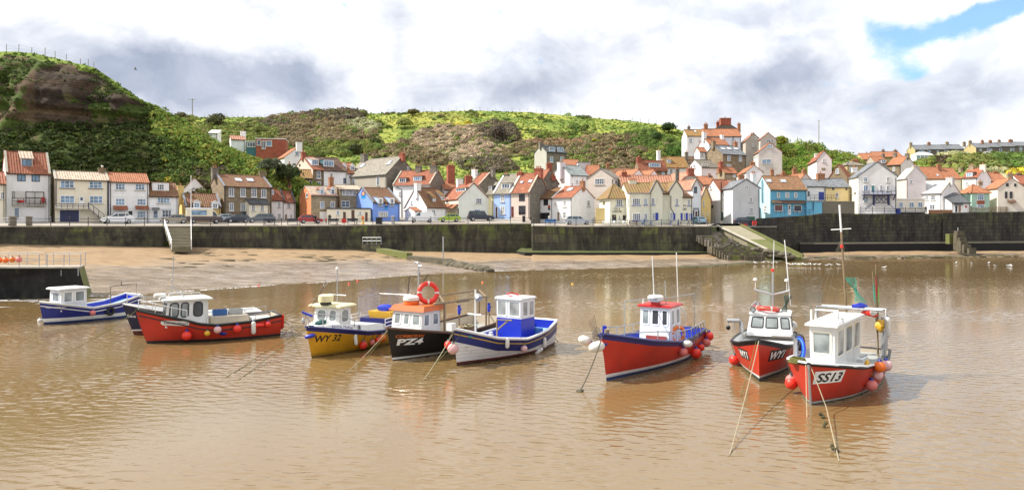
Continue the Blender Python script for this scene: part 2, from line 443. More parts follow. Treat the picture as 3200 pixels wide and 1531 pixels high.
def mk_seawall(name,c,green=.5,pale=.4,bw=4.2,bh=1.3):
 m,nt,b = newmat(name); g = NT(nt)
 uv = g.coord('UV'); s = g.sep(uv)
 mp = g.n('ShaderNodeMapping'); mp.inputs['Scale'].default_value = (.5,.8,1); g.put(mp.inputs[0],uv)
 streak = g.noise(mp.outputs[0],1.3,6,.7,.5)
 mp2 = g.n('ShaderNodeMapping'); mp2.inputs['Scale'].default_value = (.14,1.1,1); g.put(mp2.inputs[0],uv)
 blot = g.noise(mp2.outputs[0],1.5,6,.65,.4)
 col = g.mix(g.ramp(streak,.35,.68),sc(c,.35),sc(c,1.9))
 col = g.mix(g.ramp(blot,.60,.70,0,pale),col,(.15,.14,.12))
 gr = g.ramp(g.math('ADD',streak,g.math('MULTIPLY',g.math('SUBTRACT',blot,.5),.8)),.50,.68,0,green)
 top = g.ramp(s[1],.55,1.0,.35,1.0); lowm = g.ramp(s[1],.0,.30,1.0,.0)
 col = g.mix(g.math('MULTIPLY',gr,g.math('MAXIMUM',top,lowm)),col,(.11,.145,.022))
 br = g.n('ShaderNodeTexBrick'); mp3 = g.n('ShaderNodeMapping'); mp3.inputs['Scale'].default_value = (1,5,1); g.put(mp3.inputs[0],uv); g.put(br.inputs['Vector'],mp3.outputs[0]); br.inputs['Scale'].default_value = 1; br.inputs['Brick Width'].default_value = bw; br.inputs['Row Height'].default_value = bh; br.inputs['Mortar Size'].default_value = .03; br.inputs['Color1'].default_value = (.75,.75,.75,1); br.inputs['Color2'].default_value = (1.35,1.33,1.28,1); br.inputs['Mortar'].default_value = (.45,.45,.42,1)
 col = g.mix(1.0,col,br.outputs[0],'MULTIPLY')
 g.put(b.inputs['Base Color'],col); b.inputs['Roughness'].default_value = .85
 g.put(b.inputs['Normal'],g.bump(g.noise(g.coord('Object'),3.0,5,.65),.5,.06))
 return m
def ground_mat(name,c,c2,sx=.3,rough=.95):
 m,nt,b = newmat(name); g = NT(nt)
 n = g.noise(g.pos((sx,sx,sx)),1.0,6,.65)
 n2 = g.noise(g.pos((2,2,2)),1.0,4,.6)
 col = g.mix(g.ramp(n,.35,.68),c,c2); col = g.mix(g.ramp(n2,.4,.75,0,.4),col,sc(c,.6))
 g.put(b.inputs['Base Color'],col); b.inputs['Roughness'].default_value = rough
 g.put(b.inputs['Normal'],g.bump(n2,.4,.05))
 return m
WATER = mk_water(); SAND = mk_beach()
SEAW = mk_seawall('stained_sea_wall',(.050,.045,.032),.95,.4)
SEAW2 = mk_seawall('dark_masonry',(.036,.032,.026),.5,.5,.9,.42)
PIERM = mk_seawall('pier_concrete',(.014,.014,.016),.2,.2)
ROAD = ground_mat('quay_paving',(.36,.32,.27),(.27,.245,.21))
EARTH = ground_mat('earth',(.07,.065,.035),(.05,.06,.02),.05)
SLIPM = ground_mat('slipway_concrete',(.30,.27,.19),(.24,.22,.14))
ALGAE = ground_mat('weedy_concrete',(.115,.135,.025),(.17,.165,.075),.5)
ROCKM = ground_mat('weedy_rock',(.13,.11,.07),(.055,.05,.035),1.2)
TURF = ground_mat('rough_turf',(.075,.12,.02),(.11,.15,.025),.15)
mb = MB(); mb.poly([(-6000,-2500,-1.7),(6000,-2500,-1.7),(6000,8000,-1.7),(-6000,8000,-1.7)],EARTH); struct(mb,'ground')
# water: a rippled sheet, finer where it is near, with plain margins round it
def ripples(X,Y):
 r = np.random.default_rng(21); z = np.zeros_like(X)
 m = np.clip(.62 + .30 * np.sin(X * .10 + Y * .23 + 1.3 * np.sin(Y * .11 + X * .045)) + .26 * np.sin(X * .053 - Y * .37 + 2.1 * np.sin(X * .07 + 1)) ,.16,1.15)
 for i in range(46):
  lam = .19 * (3.6 ** (i / 45)) * r.uniform(.9,1.1); k = 2 * PI / lam; th = r.normal(.20,.42); kx,ky = k * math.sin(th),k * math.cos(th); ph = r.uniform(0,6.28); st = .0205 * (1 if lam < .6 else .7)
  z += st / k * np.sin(kx * X + ky * Y + ph + .6 * np.sin(.31 * X + .23 * Y + i) + .9 * np.sin(.9 * kx * .21 * Y + .6 * X + 2 * i)) * m
 return z
ys = [14.0]
while ys[-1] < 150: y_ = ys[-1]; ys.append(y_ + (.055 if y_ < 30 else .075 if y_ < 42 else .11 if y_ < 60 else .19 if y_ < 100 else .4))
ys = np.array(ys); us = (np.arange(-160,3361,4.2) - CX) / F; NX,NY = len(us),len(ys)
X = us[None,:] * ys[:,None]; Y = np.repeat(ys[:,None],NX,1); Zw = ripples(X,Y); Zw[0] = Zw[-1] = 0; Zw[:,0] = Zw[:,-1] = 0
co = np.stack([X,Y,Zw],-1).reshape(-1,3); idx = np.arange(NX * NY).reshape(NY,NX); q = np.stack([idx[:-1,:-1],idx[:-1,1:],idx[1:,1:],idx[1:,:-1]],-1).reshape(-1,4)
c0,c1,c2,c3 = idx[0,0],idx[0,-1],idx[-1,-1],idx[-1,0]; n0 = len(co); co = np.vstack([co,[(-300,-120,0),(340,-120,0),(340,150,0),(-300,150,0),(-300,14,0),(340,14,0)]])
q = np.vstack([q,[(n0,n0 + 1,n0 + 5,n0 + 4),(n0 + 4,c0,c3,n0 + 3),(c1,n0 + 5,n0 + 2,c2)]])
me = bpy.data.meshes.new('water'); me.vertices.add(len(co)); me.vertices.foreach_set('co',co.ravel()); me.loops.add(q.size); me.loops.foreach_set('vertex_index',q.ravel()); me.polygons.add(len(q)); me.polygons.foreach_set('loop_start',np.arange(len(q)) * 4); me.polygons.foreach_set('loop_total',np.full(len(q),4)); me.polygons.foreach_set('use_smooth',np.ones(len(q),bool)); me.materials.append(WATER); me.update(calc_edges=True)
wo = bpy.data.objects.new('water',me); COL.objects.link(wo); wo['kind'] = 'structure'
# beach: from the foot of the sea wall down to below the water line
RW = [(2236,131),(2300,134),(2370,138),(2560,141),(3200,151),(3900,162)]   # right-hand wall depth
def beach_top(px):
 if px <= 1661: return Zq(px) + .7,interp(WB,px) - .1
 if px <= 2240: return 128.5,lerp(.85,.95,(px - 1661) / 579)
 return interp(RW,px) + .8,interp([(2240,.95),(2500,.9),(2700,1.25),(3200,1.15)],px)
NB = 96; pxs = np.arange(-500,3901,5.0); BX,BY,BZ,BWt = (np.zeros((NB + 6,len(pxs))) for _ in range(4))
for j,px in enumerate(pxs):
 zt,ht = beach_top(px); zw = interp(WL,px); lo = interp([(0,.15),(900,.1),(1500,.1),(3200,.12)],px); sp = interp([(0,1.9),(900,1.5),(1500,.5),(3200,.55)],px)
 for i in range(NB + 6):
  if i <= NB:
   t = 1 - i / NB; Y = lerp(zw,zt,t); z = ht * t ** 1.35 + .10 * (mnoise.noise((px * .012,Y * .16,1)) + .5 * mnoise.noise((px * .03,Y * .4,5))) * min(1,t * 5) * (.5 if t > .95 else 1)
  else: k = i - NB; Y = zw - 2.2 * k; z = -.16 * k
  BX[i,j],BY[i,j],BZ[i,j],BWt[i,j] = (px - CX) / F * Y,Y,z,max(0.0,min(1.0,1 - (z - lo) / sp))
rg = np.random.default_rng(4); rz = np.zeros_like(BX)          # ripple marks left by the tide in the wet sand
for i in range(26): lam = .75 * 4.2 ** (i / 25); k = 2 * PI / lam; th = rg.normal(.12,.30); rz += .030 / k * np.sin(k * (math.sin(th) * BX + math.cos(th) * BY) + rg.uniform(0,6.28) + 1.2 * np.sin(.23 * BX + i) + .8 * np.sin(.5 * BX + .3 * BY + 2 * i))
BZ += rz * np.clip(BWt * 1.6 - .25,0,1) * (np.arange(NB + 6) < NB)[:,None]
mb = MB(); mb.grid([list(zip(BX[i],BY[i],BZ[i])) for i in range(NB + 6)],SAND); beach = struct(mb,'beach',True)
at = beach.data.attributes.new('Wet','FLOAT','POINT'); at.data.foreach_set('value',BWt.ravel())
# thin broken line of foam where the water meets the sand
FOAMM,ntf,bf = newmat('foam'); bf.inputs['Base Color'].default_value = (.8,.8,.8,1); bf.inputs['Roughness'].default_value = .6
mb = MB(); rr = random.Random(3)
for px in range(-100,1700,4):
 for _ in range(1):
  if mnoise.noise((px * .012,3.3,0)) < -.12: continue
  Y = interp(WL,px) - .5 + rr.gauss(0,.18); Y2 = interp(WL,px + 4) - .5 + rr.gauss(0,.18); wd = .10 + .26 * rr.random() * (1 if px < 1000 else .5)
  a = ((px - CX) / F * Y,Y,.03); b = ((px + 4.5 - CX) / F * Y2,Y2,.03)
  mb.poly([a,b,(b[0],b[1] + wd,.035),(a[0],a[1] + wd,.035)],FOAMM)
for _ in range(26):          # stray flecks of foam off the small pier
 px = rr.uniform(-60,430); y = 936 + rr.random() ** 2 * 34; Y = H * F / (y - HY); L = rr.uniform(.5,2.6)
 x = (px - CX) / F * Y; mb.poly([(x,Y,.03),(x + L,Y + rr.uniform(-.1,.3),.03),(x + L * .9,Y + .28,.03),(x + L * .2,Y + .2,.03)],FOAMM)
struct(mb,'foam',kind='stuff')
# quay paving and the ground the village stands on
QOFF = 26
RB = [(-400,6.3),(460,6.3),(900,6.45),(1300,6.6),(1550,7.0),(1661,6.9)]
def road_z(px,Y):
 if px > 1661: return 5.58 + max(0,min(1,(Y - 128.5) / 5)) * .5
 o = Y - Zq(px); a,b = interp(QT,px),interp(RB,px)
 return interp([(0,a),(2.5,lerp(a,b,.55)),(11,b),(26,b + .9)],o)
pxs = list(range(-400,1661,30)) + [1661]
mb = MB(); mb.grid([[Vector((*PXZ(px,Zq(px) + o),road_z(px,Zq(px) + o))) for px in pxs] for o in (26,18,11,6,2.5,.4)],ROAD); struct(mb,'quay_road')
mb = MB(); TP = lambda px,Y: Vector((*PXZ(px,Y),road_z(px,Y)))
mb.grid([[TP(1662,152),TP(1900,152),TP(2232,152),TP(2330,152)],[TP(1662,133.5),TP(1900,133.5),TP(2232,133.5),TP(2325,133.5)],[TP(1662,128.6),TP(1900,128.0),TP(2212,128.9),TP(2238,133.4)]],ROAD); struct(mb,'pub_terrace')
# sea walls
def wall_run(name,label,pts,mat,thick=.9,cop=COPING,coph=.16,cat='sea wall'):
 """pts: [(px, Y, z_bottom, z_top)] along the front face."""
 t = thing(name,label,cat,P(pts[0][0],HY,pts[0][1]).xy.to_3d())
 mb = MB(); cp = MB(); u = 0
 W = [Vector((*PXZ(p[0],p[1]),0)) for p in pts]
 for i in range(len(pts) - 1):
  A,B = W[i],W[i + 1]; d = (B - A); L = d.length; n = Vector((-d.y,d.x,0)).normalized() * thick
  za,zb,ta,tb = pts[i][2] - 1.0,pts[i + 1][2] - 1.0,pts[i][3],pts[i + 1][3]
  zq = lambda v,z: Vector((v.x,v.y,z))
  mb.poly([zq(A,za),zq(B,zb),zq(B,tb),zq(A,ta)],mat,[(u,0),(u + L,0),(u + L,1),(u,1)])
  mb.poly([zq(B + n,zb),zq(A + n,za),zq(A + n,ta),zq(B + n,tb)],mat,[(u,0),(u + L,0),(u + L,1),(u,1)])
  mb.poly([zq(A,ta),zq(B,tb),zq(B + n,tb),zq(A + n,ta)],mat,[(u,1),(u + L,1),(u + L,1),(u,1)])
  if i == 0: mb.poly([zq(A + n,za),zq(A,za),zq(A,ta),zq(A + n,ta)],mat,[(0,0),(.9,0),(.9,1),(0,1)])
  if i == len(pts) - 2: mb.poly([zq(B,zb),zq(B + n,zb),zq(B + n,tb),zq(B,tb)],mat,[(0,0),(.9,0),(.9,1),(0,1)])
  if cop:
   o = -n.normalized() * .05; m2 = n.normalized() * (thick + .03)
   p = [zq(A + o,ta + .004),zq(B + o,tb + .004),zq(B + m2,tb + .004),zq(A + m2,ta + .004)]
   cp.prism(p,(0,0,coph),cop)
  u += L
 mb.build('wall_face',t,off=t.location)
 if cop: cp.build('coping',t,off=t.location)
 return t
def qp(px): return (px,Zq(px),interp(WB,px),interp(QT,px))
wall_run('sea_wall','dark algae-stained quay wall below the cream and white cottages, ending at the beach steps',[qp(p) for p in (-400,-200,0,150,300,460,512)],SEAW)
wall_run('sea_wall','long dark green-streaked quay wall between the beach steps and the pub terrace',[qp(p) for p in (600,750,900,1100,1300,1480,1661)],SEAW)
wall_run('sea_wall','curved dark quay wall carrying the terrace of the pale yellow pub',[(1661,134.2,.85,5.7),(1664,128.2,.8,5.6),(1800,127.6,.8,5.5),(1960,127.4,.8,5.5),(2120,127.6,.8,5.5),(2215,128.2,.8,5.5),(2236,130,.9,5.5),(2243,134,.9,5.5)],SEAW)
mb = MB()
pl = [(1610,133,.4),(1640,126.5,.4),(1800,125.6,.4),(2000,125.4,.4),(2140,125.8,.4),(2235,127.4,.5),(2258,131,.6)]
r0 = [Vector((*PXZ(a,b),-.3)) for a,b,c in pl]; r1 = [Vector((*PXZ(a,b),1.15 + .02 * (i % 2))) for i,(a,b,c) in enumerate(pl)]; r2 = [Vector((*PXZ(a,b + 4),1.75)) for a,b,c in pl]
mb.grid([r0,r1],PIERM); mb.grid([r1,r2],ground_mat('dark_weed',(.04,.05,.012),(.085,.095,.02),.4)); solo(mb,'wall_footing','low black footing with a green weedy ledge under the pub quay wall','wall footing')
wall_run('sea_wall','low dark wall holding the small railed platform beside the slipway',[(2308,133.6,.8,5.45),(2425,134.6,.9,5.45),(2427,139,.9,5.45)],SEAW2,coph=.12)
wall_run('sea_wall','high dark masonry sea wall under the terraces of the blue house and white gabled house',[(2366,138,.8,7.0),(2432,138.8,.9,7.25),(2530,140.2,1.0,7.6),(2570,141,1.0,8.0),(2700,143,1.1,7.95),(2945,147,1.1,8.05)],SEAW2,cop=None)
wall_run('sea_wall','rough dark stone sea wall under the green house with a patched paler panel',[(2946.5,146.7,1.1,8.2),(3200,150.7,1.1,8.5),(3900,162,1.1,8.6)],SEAW2,cop=None)
mb = MB()
pl = [(2500,137.5),(2620,139),(2800,142),(3000,145),(3200,148),(3900,160)]
r0 = [Vector((*PXZ(a,b),.2)) for a,b in pl]; r1 = [Vector((*PXZ(a,b),2.3)) for a,b in pl]; r2 = [Vector((*PXZ(a,b + 3),2.65)) for a,b in pl]
mb.grid([r0,r1],PIERM); mb.grid([r1,r2],ROCKM); solo(mb,'wall_footing','long black stepped footing along the foot of the high sea wall','wall footing')
# ground behind the right-hand sea wall
pl = [2236,2300,2370,2450,2560,2700,2900,3200,3900]
mb = MB(); mb.grid([[Vector((*PXZ(p,interp(RW,p) + 26),interp([(2240,5.7),(2366,7.3),(2570,7.9),(3200,8.1)],p))) for p in pl],[Vector((*PXZ(p,interp(RW,p) + .4),interp([(2236,5.5),(2300,5.5),(2370,6.9),(2450,7.1),(2570,7.8),(2700,7.85),(3200,8.1)],p))) for p in pl]],ROAD); struct(mb,'upper_road')
# slipway
def slab(name,top,thick,mat,label=None,cat=None):
 mb = MB(); mb.prism(top,(0,0,-thick),mat)
 return mb
s0,s1,s2,s3 = P(2246,706,132.6),P(2312,706,132.6),P(2505,803,123),P(2455,806,121)
mb = MB(); m1 = s0.lerp(s3,.45); m2 = s1.lerp(s2,.45)
mb.prism([s0,s1,m2,m1][::-1],(0,0,-2.5),SLIPM); mb.prism([m1,m2,s2,s3][::-1],(0,0,-2.5),ALGAE); struct(mb,'slipway')
mb = MB(); a = s1 + Vector((.05,0,.0)); b = s2 + Vector((.05,0,0)); e = Vector((.45,.25,0))
mb.prism([a,a + e,b + e,b],(0,0,.34),ALGAE); struct(mb,'slipway_kerb')
mb = MB(); a = s0 - Vector((.5,0,0)); b = s3 - Vector((.5,0,0)); mb.prism([a,s0 - Vector((.05,0,0)),s3 - Vector((.05,0,0)),b],(0,0,.2),COPING); struct(mb,'slipway_kerb')
# stepped stone revetment beside the slipway
mb = MB(); rr = random.Random(5)
for i in range(20):
 t = i / 20; z1 = 5.2 - 4.5 * t; a = s0.lerp(s3,t * .92) + Vector((-1.5 - 1.7 * t,-.1 - t * .6,-.15))
 L = 5.6 - 2.2 * t + (2.5 * t if t > .6 else 0); n = 9
 for k in range(n):
  x0 = a.x - L + L * k / n; y0 = a.y - 1.4 - 1.5 * t - k * .03
  mb.box((x0 + L / n / 2,y0 + 1.6,z1 - .55 + rr.uniform(-.06,.06)),(L / n * .97,3.2 + rr.uniform(-.2,.2),1.1),ALGAE if rr.random() < .12 else ROCKM if (t > .6 or rr.random() < .3) else STONE2)
struct(mb,'stone_revetment')
def boulder(mb,c,r,mat,sq=(1,1,.6),seed=0):
 n,m = 10,6; vs = []
 for i in range(m + 1):
  t = PI * i / m; row = []
  for k in range(n):
   q = 2 * PI * k / n; d = Vector((math.sin(t) * math.cos(q),math.sin(t) * math.sin(q),math.cos(t)))
   f = 1 + .32 * mnoise.noise(d * 1.3 + Vector((seed * 3.1,seed,0))); row.append(Vector(c) + Vector((d.x * sq[0],d.y * sq[1],d.z * sq[2])) * r * f)
  vs.append(row)
 mb.grid(vs,mat,closed=True)
mb = MB()
for i in range(46):
 px = rr.uniform(2290,2470); t = (px - 2290) / 180; boulder(mb,P(px,lerp(782,803,t) + rr.uniform(-16,6) * (1 - t * .6),lerp(124.5,121,t)),rr.uniform(.35,.95),ROCKM,(1.3,1,.55),i)
o = struct(mb,'rubble',True,'stuff')
# dark seaweed at the water's edge
WEED = ground_mat('seaweed',(.045,.04,.025),(.10,.09,.03),2)
mb = MB()
for i in range(170):
 px = rr.uniform(2140,2520); Y = interp(WL,px) - rr.uniform(-1.2,2.5) + (px - 2300) * .004; boulder(mb,(((px - CX) / F * Y),Y,.0),rr.uniform(.2,.7),WEED,(1.8,1,.16),i)
for i in range(120):
 px = rr.uniform(2500,3200); Y = interp(WL,px) + rr.uniform(0,5); boulder(mb,(((px - CX) / F * Y),Y,.1 + max(0,Y - interp(WL,px)) * .03),rr.uniform(.15,.5),WEED if rr.random() < .7 else ALGAE,(2.2,1,.1),i)
for i in range(90):
 px = rr.uniform(500,1280); t = rr.uniform(.45,.85); zt,ht = beach_top(px); Y = lerp(interp(WL,px),zt,t); boulder(mb,(((px - CX) / F * Y),Y,ht * t ** 1.35),rr.uniform(.12,.4),WEED,(3.0,1,.14),i)
struct(mb,'seaweed',True,'stuff')
# stone groyne reaching down the beach
def beach_z(px,Y):
 zt,ht = beach_top(px); zw = interp(WL,px); t = (Y - zw) / (zt - zw); return ht * max(0,t) ** 1.35
gr = thing('groyne','mossy concrete groyne with a railed landing running down the beach from the quay wall','groyne',P(1180,790,124))
mb = MB()
a0,a1 = P(1130,764,124.3),P(1188,764,123.3); mb.prism([a0,a1,a1 + Vector((.5,2.6,0)),a0 + Vector((.5,3,0))],(0,0,-2.0),SEAW)
mb.build('landing',gr,off=gr.location)
mb = MB()
g0,g1,g2 = P(1176,776,122.5),P(1289,790,113.5),P(1289,801,113.5)
mb.prism([g0,P(1206,776,123.5),P(1289,790,116),P(1271,790,113)],(0,0,-1.8),ALGAE); mb.build('upper_slope',gr,off=gr.location)
mb = MB(); b0,b1 = P(1272,800,112.5),P(1398,810,104)
mb.prism([b0,b0 + Vector((.9,1.5,0)),b1 + Vector((.6,1.7,0)),b1],(0,0,-1.9),ROCKM); mb.build('lower_slope',gr,off=gr.location)
mb = MB()
for i in range(5):
 q = a0.lerp(a1,i / 4) + Vector((.1,.3,0)); mb.tube([q,q + Vector((0,0,1.15))],.045,GREYM,5)
for z in (.6,1.15): mb.tube([a0 + Vector((.1,.3,z)),a1 + Vector((.1,.3,z))],.04,GREYM,5)
mb.build('railing',gr,off=gr.location)
for i in range(9):
 t = i / 8; px = lerp(1408,1530,t); Y = lerp(104,93.5,t); mb = MB(); boulder(mb,(0,0,.12),.85 - .25 * t + rr.uniform(-.1,.15),ROCKM,(1.25,1.2,.75),i + 60)
 solo(mb,'boulder','weedy dark boulder in the line of rocks continuing the groyne','boulder',((px - CX) / F * Y,Y,beach_z(px,Y)),group='boulders at the end of the groyne',smooth=True)
mb = MB(); mb.tube([(0,0,0),(0,0,3.4)],.09,GREYM,8); mb.lathe([(.12,3.38),(.12,3.46)],GREYM); mb.build
solo(mb,'marker_post','tall thin grey marker post standing on the groyne','post',P(1385,810,105) - Vector((0,0,.3)))
gl = MB()
lp = P(2990,790,141);
for i in range(6): gl.box(lp + Vector((rr.uniform(-.3,.5),-i * .7,.5 + (5 - i) * .38)),(1.3,1.2,1.0 + (5 - i) * .5),ROCKM)
gl.box(lp + Vector((-.2,1.4,2.6)),(1.5,1.3,1.9),ALGAE); gl.tube([lp + Vector((.8,1,.5)),lp + Vector((.8,1,4.8))],.08,GREYM,6)
solo(gl,'groyne_stump','weedy stepped stone stump with a post at the foot of the high sea wall','groyne')
# ------------------------------------------------------------------ hills
VEG = colormat('foliage',.85,trans=.3); SOIL = colormat('hill_turf',.95)
g = NT(SOIL.node_tree); bs = SOIL.node_tree.nodes['Principled BSDF']; src = bs.inputs['Base Color'].links[0].from_socket; nz = g.noise(g.pos((.9,.9,1.4)),1.6,6,.68,.4); ns = g.noise(g.pos((.05,.05,1.5)),1.2,5,.65,.3)
g.put(bs.inputs['Base Color'],g.mix(1.0,src,g.mix(g.ramp(g.math('ADD',g.math('MULTIPLY',nz,.65),g.math('MULTIPLY',ns,.35)),.34,.66),(.45,.45,.45),(1.5,1.45,1.35)),'MULTIPLY')); g.put(bs.inputs['Normal'],g.bump(g.math('ADD',nz,g.math('MULTIPLY',ns,.8)),.9,.5))
def fbm(x,y,z,o=4):
 v = 0; a = 1;
 for i in range(o): v += a * mnoise.noise((x,y,z)); x *= 2.1; y *= 2.1; z *= 2.1; a *= .5
 return v
class Hill:
 """Terrain lofted through contour lines, each a table photo column -> (row, depth)."""
 def __init__(s,rows,amp,freq): s.rows = rows; s.amp = amp; s.freq = freq
 def ctrl(s,px):
  o = []
  for r in s.rows:
   y = interp([(a,b) for a,b,c in r],px); Y = interp([(a,c) for a,b,c in r],px); o.append(P(px,y,Y))
  return o
 def at(s,px,t,c=None):
  c = c or s.ctrl(px); n = len(c) - 1; x = t * n; i = min(int(x),n - 1); f = x - i
  p0,p1,p2,p3 = c[max(i - 1,0)],c[i],c[i + 1],c[min(i + 2,n)]
  m1 = (p2 - p0) * .5 if i > 0 else (p2 - p1); m2 = (p3 - p1) * .5 if i + 2 <= n else (p2 - p1)
  f2,f3 = f * f,f * f * f
  q = p1 * (2 * f3 - 3 * f2 + 1) + m1 * (f3 - 2 * f2 + f) + p2 * (-2 * f3 + 3 * f2) + m2 * (f3 - f2)
  k = s.amp * min(1,t * 4) * (1 - .8 * max(0,(t - .8) / .2))
  w = s.freq; d = fbm(q.x * w,q.y * w,q.z * w * 1.4)
  return q + Vector((0,-.75,.6)) * (d * k)
 def mesh(s,name,px0,px1,step,nt,colour,back=40,mat=SOIL):
  cols = []; pxs = np.arange(px0,px1 + step,step)
  for px in pxs:
   c = s.ctrl(px); L = [s.at(px,i / nt,c) for i in range(nt + 1)]
   e = L[-1]; d = Vector((e.x,e.y,0)).normalized()
   L += [e + d * 12 - Vector((0,0,1.5)),e + d * back - Vector((0,0,14)),e + d * (back + 60) - Vector((0,0,60))]
   cols.append(L)
  mb = MB(); mb.grid(cols,mat,flip=True); o = struct(mb,name,True)
  ca = o.data.color_attributes.new('Col','FLOAT_COLOR','POINT'); fl = []
  for L in cols:
   for p in L: c = colour(*proj(p),p); fl += [c[0],c[1],c[2],1]
  ca.data.foreach_set('color',fl); return o
def proj(p): return CX + p.x / p.y * F,HY - (p.z - H) / p.y * F
GRASS = (0.181,0.256,0.048); GRASSY = (0.281,0.294,0.062); GRASSD = (0.106,0.163,0.037); BROWN = (0.237,0.188,0.103); BROWND = (0.156,0.131,0.085); BLOSS = (0.425,0.338,0.231); PALEG = (0.400,0.400,0.225); ROCK = (0.095,0.066,0.042); ROCKD = (0.048,0.036,0.027); ROCKP = (0.170,0.120,0.070); GORSE = (0.550,0.463,0.050); OLIVE = (0.188,0.213,0.056); RUST = (0.300,0.206,0.119)
def blobfield(blobs,default):
 def f(px,py,jit=0.0):
  best,bw = default,.34
  for i,(bx,by,sx,sy,c,wgt,R) in enumerate(blobs):
   d = ((px - bx) / sx) ** 2 + ((py - by) / sy) ** 2
   if d < 4:
    q = wgt * math.exp(-d) + .22 * mnoise.noise((px * .02 + i * 7,py * .035,i)) + jit
    if q > bw: best,bw = (c,R),q
  return best
 return f
# centre hill
mid_blobs = [(1040,350,150,26,BROWND,1.3,2.6),(930,372,90,24,BROWN,.9,2.2),(1000,420,210,40,BROWN,.95,2.0),(1135,398,50,22,PALEG,1.2,1.6),(1085,412,30,14,OLIVE,.9,1.6),(1215,430,32,36,GRASS,1.2,.6),(1200,360,90,18,GRASS,1.3,.5),
 (1330,372,130,22,GRASSY,1.2,.5),(1440,395,60,22,GORSE,.55,.8),(1170,400,40,22,OLIVE,.6,1.4),(1090,460,180,28,OLIVE,.8,1.8),(1250,470,90,36,BROWN,.85,1.7),(1430,440,110,46,BLOSS,1.35,1.5),(1340,440,60,40,BLOSS,.9,1.5),(1480,480,110,26,BLOSS,1.1,1.4),(1560,415,75,34,BROWND,1.15,2.2),(1350,500,60,20,BROWN,.9,1.8),(1530,515,100,22,BROWND,1.0,2.0),(1620,510,70,18,GRASS,.8,.6),
 (1650,470,60,24,BROWN,.9,1.6),(1560,480,70,22,BROWN,.7,1.6),(1700,400,160,40,GRASS,1.0,.6),(1620,372,120,18,GRASS,1.2,.4),(1720,420,80,22,OLIVE,.9,1.5),(1790,400,80,16,GRASSD,.8,1.4),(1830,470,110,26,BROWN,1.0,1.7),(1760,450,110,22,RUST,.7,1.5),(1900,440,120,22,BROWN,.7,1.5),(1940,500,110,36,BROWN,1.2,1.8),(1850,500,70,20,OLIVE,.9,1.5),(2040,440,100,40,GRASSD,.9,1.5),(1960,400,130,20,GRASS,1.1,.5),(2100,420,70,40,GRASS,.9,.9),(2060,500,90,30,OLIVE,1.0,1.7),(1720,520,60,30,OLIVE,.9,1.6),
 (650,385,90,10,GRASS,1.2,.4),(640,400,100,22,OLIVE,1.0,1.8),(560,385,60,24,OLIVE,.9,1.8),(800,420,110,36,OLIVE,.9,2.0),(860,392,60,18,BROWND,.9,2.0),(740,440,110,30,OLIVE,.9,1.8),(950,480,90,30,OLIVE,.7,1.7),(960,505,60,30,PALEG,.6,1.3)]
midf = blobfield(mid_blobs,(GRASS,.5))
HILL = Hill([
 [(300,712,150),(900,712,150),(2200,712,152),(2420,712,156)],
 [(300,640,165),(900,640,168),(1700,640,168),(2200,640,170),(2420,640,172)],
 [(300,560,190),(700,560,195),(900,555,200),(1300,560,200),(1640,560,200),(1950,560,200),(2200,565,200),(2420,590,195)],
 [(300,470,235),(700,470,240),(1300,470,240),(1700,470,235),(1950,470,230),(2150,490,222),(2230,515,215),(2420,570,205)],
 [(300,400,275),(700,405,280),(950,395,285),(1300,392,280),(1700,400,270),(1950,415,258),(2100,430,246),(2200,470,236),(2300,510,226),(2420,550,216)],
 [(300,385,300),(480,378,300),(560,367,302),(880,367,304),(930,360,304),(1000,354,304),(1060,351,304),(1180,356,302),(1300,351,300),(1500,346,298),(1650,351,294),(1800,363,288),(1950,377,280),(2060,390,268),(2120,404,258),(2180,432,248),(2240,468,240),(2300,495,232),(2420,530,222)]],1.1,.055)
def jitter(c,k,n): return tuple(v * (1 + k * n) for v in c)
def midcol(px,py,p):
 c,R = midf(px,py)
 n = mnoise.noise((p.x * .12,p.y * .12,p.z * .12)) + .6 * mnoise.noise((p.x * .5,p.y * .5,p.z * .5))
 if c in (GRASS,GRASSY): base = tuple(lerp(a,b,max(0,min(1,.5 + n * .6))) for a,b in zip(c,GRASSD if n < 0 else GRASSY))
 else: base = tuple(lerp(a * .7,b,.35) for a,b in zip(c,GRASSD))
 return jitter(base,.35,n)
HILL.mesh('hillside',300,2420,7,64,midcol)
# the steep cliff behind the cottages at the far end of the quay
CLIFF = Hill([
 [(-700,712,104),(0,712,121),(460,712,131),(900,712,140),(1000,712,143)],
 [(-700,560,112),(0,570,124),(300,575,129),(460,590,133),(700,600,136),(900,630,141),(1000,640,144)],
 [(-700,470,118),(0,470,129),(200,470,132),(380,480,136),(520,500,138),(700,545,140),(850,565,142),(920,585,143),(1000,610,146)],
 [(-700,372,124),(0,380,135),(150,382,137),(300,392,140),(420,380,143),(470,370,145),(540,420,143),(640,470,142),(760,515,143),(850,540,144),(920,560,145),(1000,600,148)],
 [(-700,300,126),(0,300,137),(150,300,139.5),(300,310,142),(400,335,144.5),(470,348,146),(530,385,146),(640,450,144),(760,500,145),(850,528,146),(920,552,147),(1000,595,150)],
 [(-700,222,132),(0,222,141),(150,225,143),(300,250,146),(370,290,147),(420,312,147),(470,338,147),(530,372,147.5),(640,440,146),(760,494,146.5),(850,523,147),(920,550,148),(1000,592,151)],
 [(-700,160,150),(-100,158,150),(0,163,150),(60,162,150),(100,165,150),(140,173,150),(190,187,150),(240,199,150),(300,215,150),(350,248,149.5),(400,286,149),(424,304,149),(450,318,148.5),(490,333,148.5),(505,340,148.5),(517,358,148.5),(560,379,148.5),(600,402,148),(650,440,148),(700,468,148),(760,490,148.5),(800,506,149),(850,521,149),(920,549,150),(1000,590,153)]],1.0,.10)
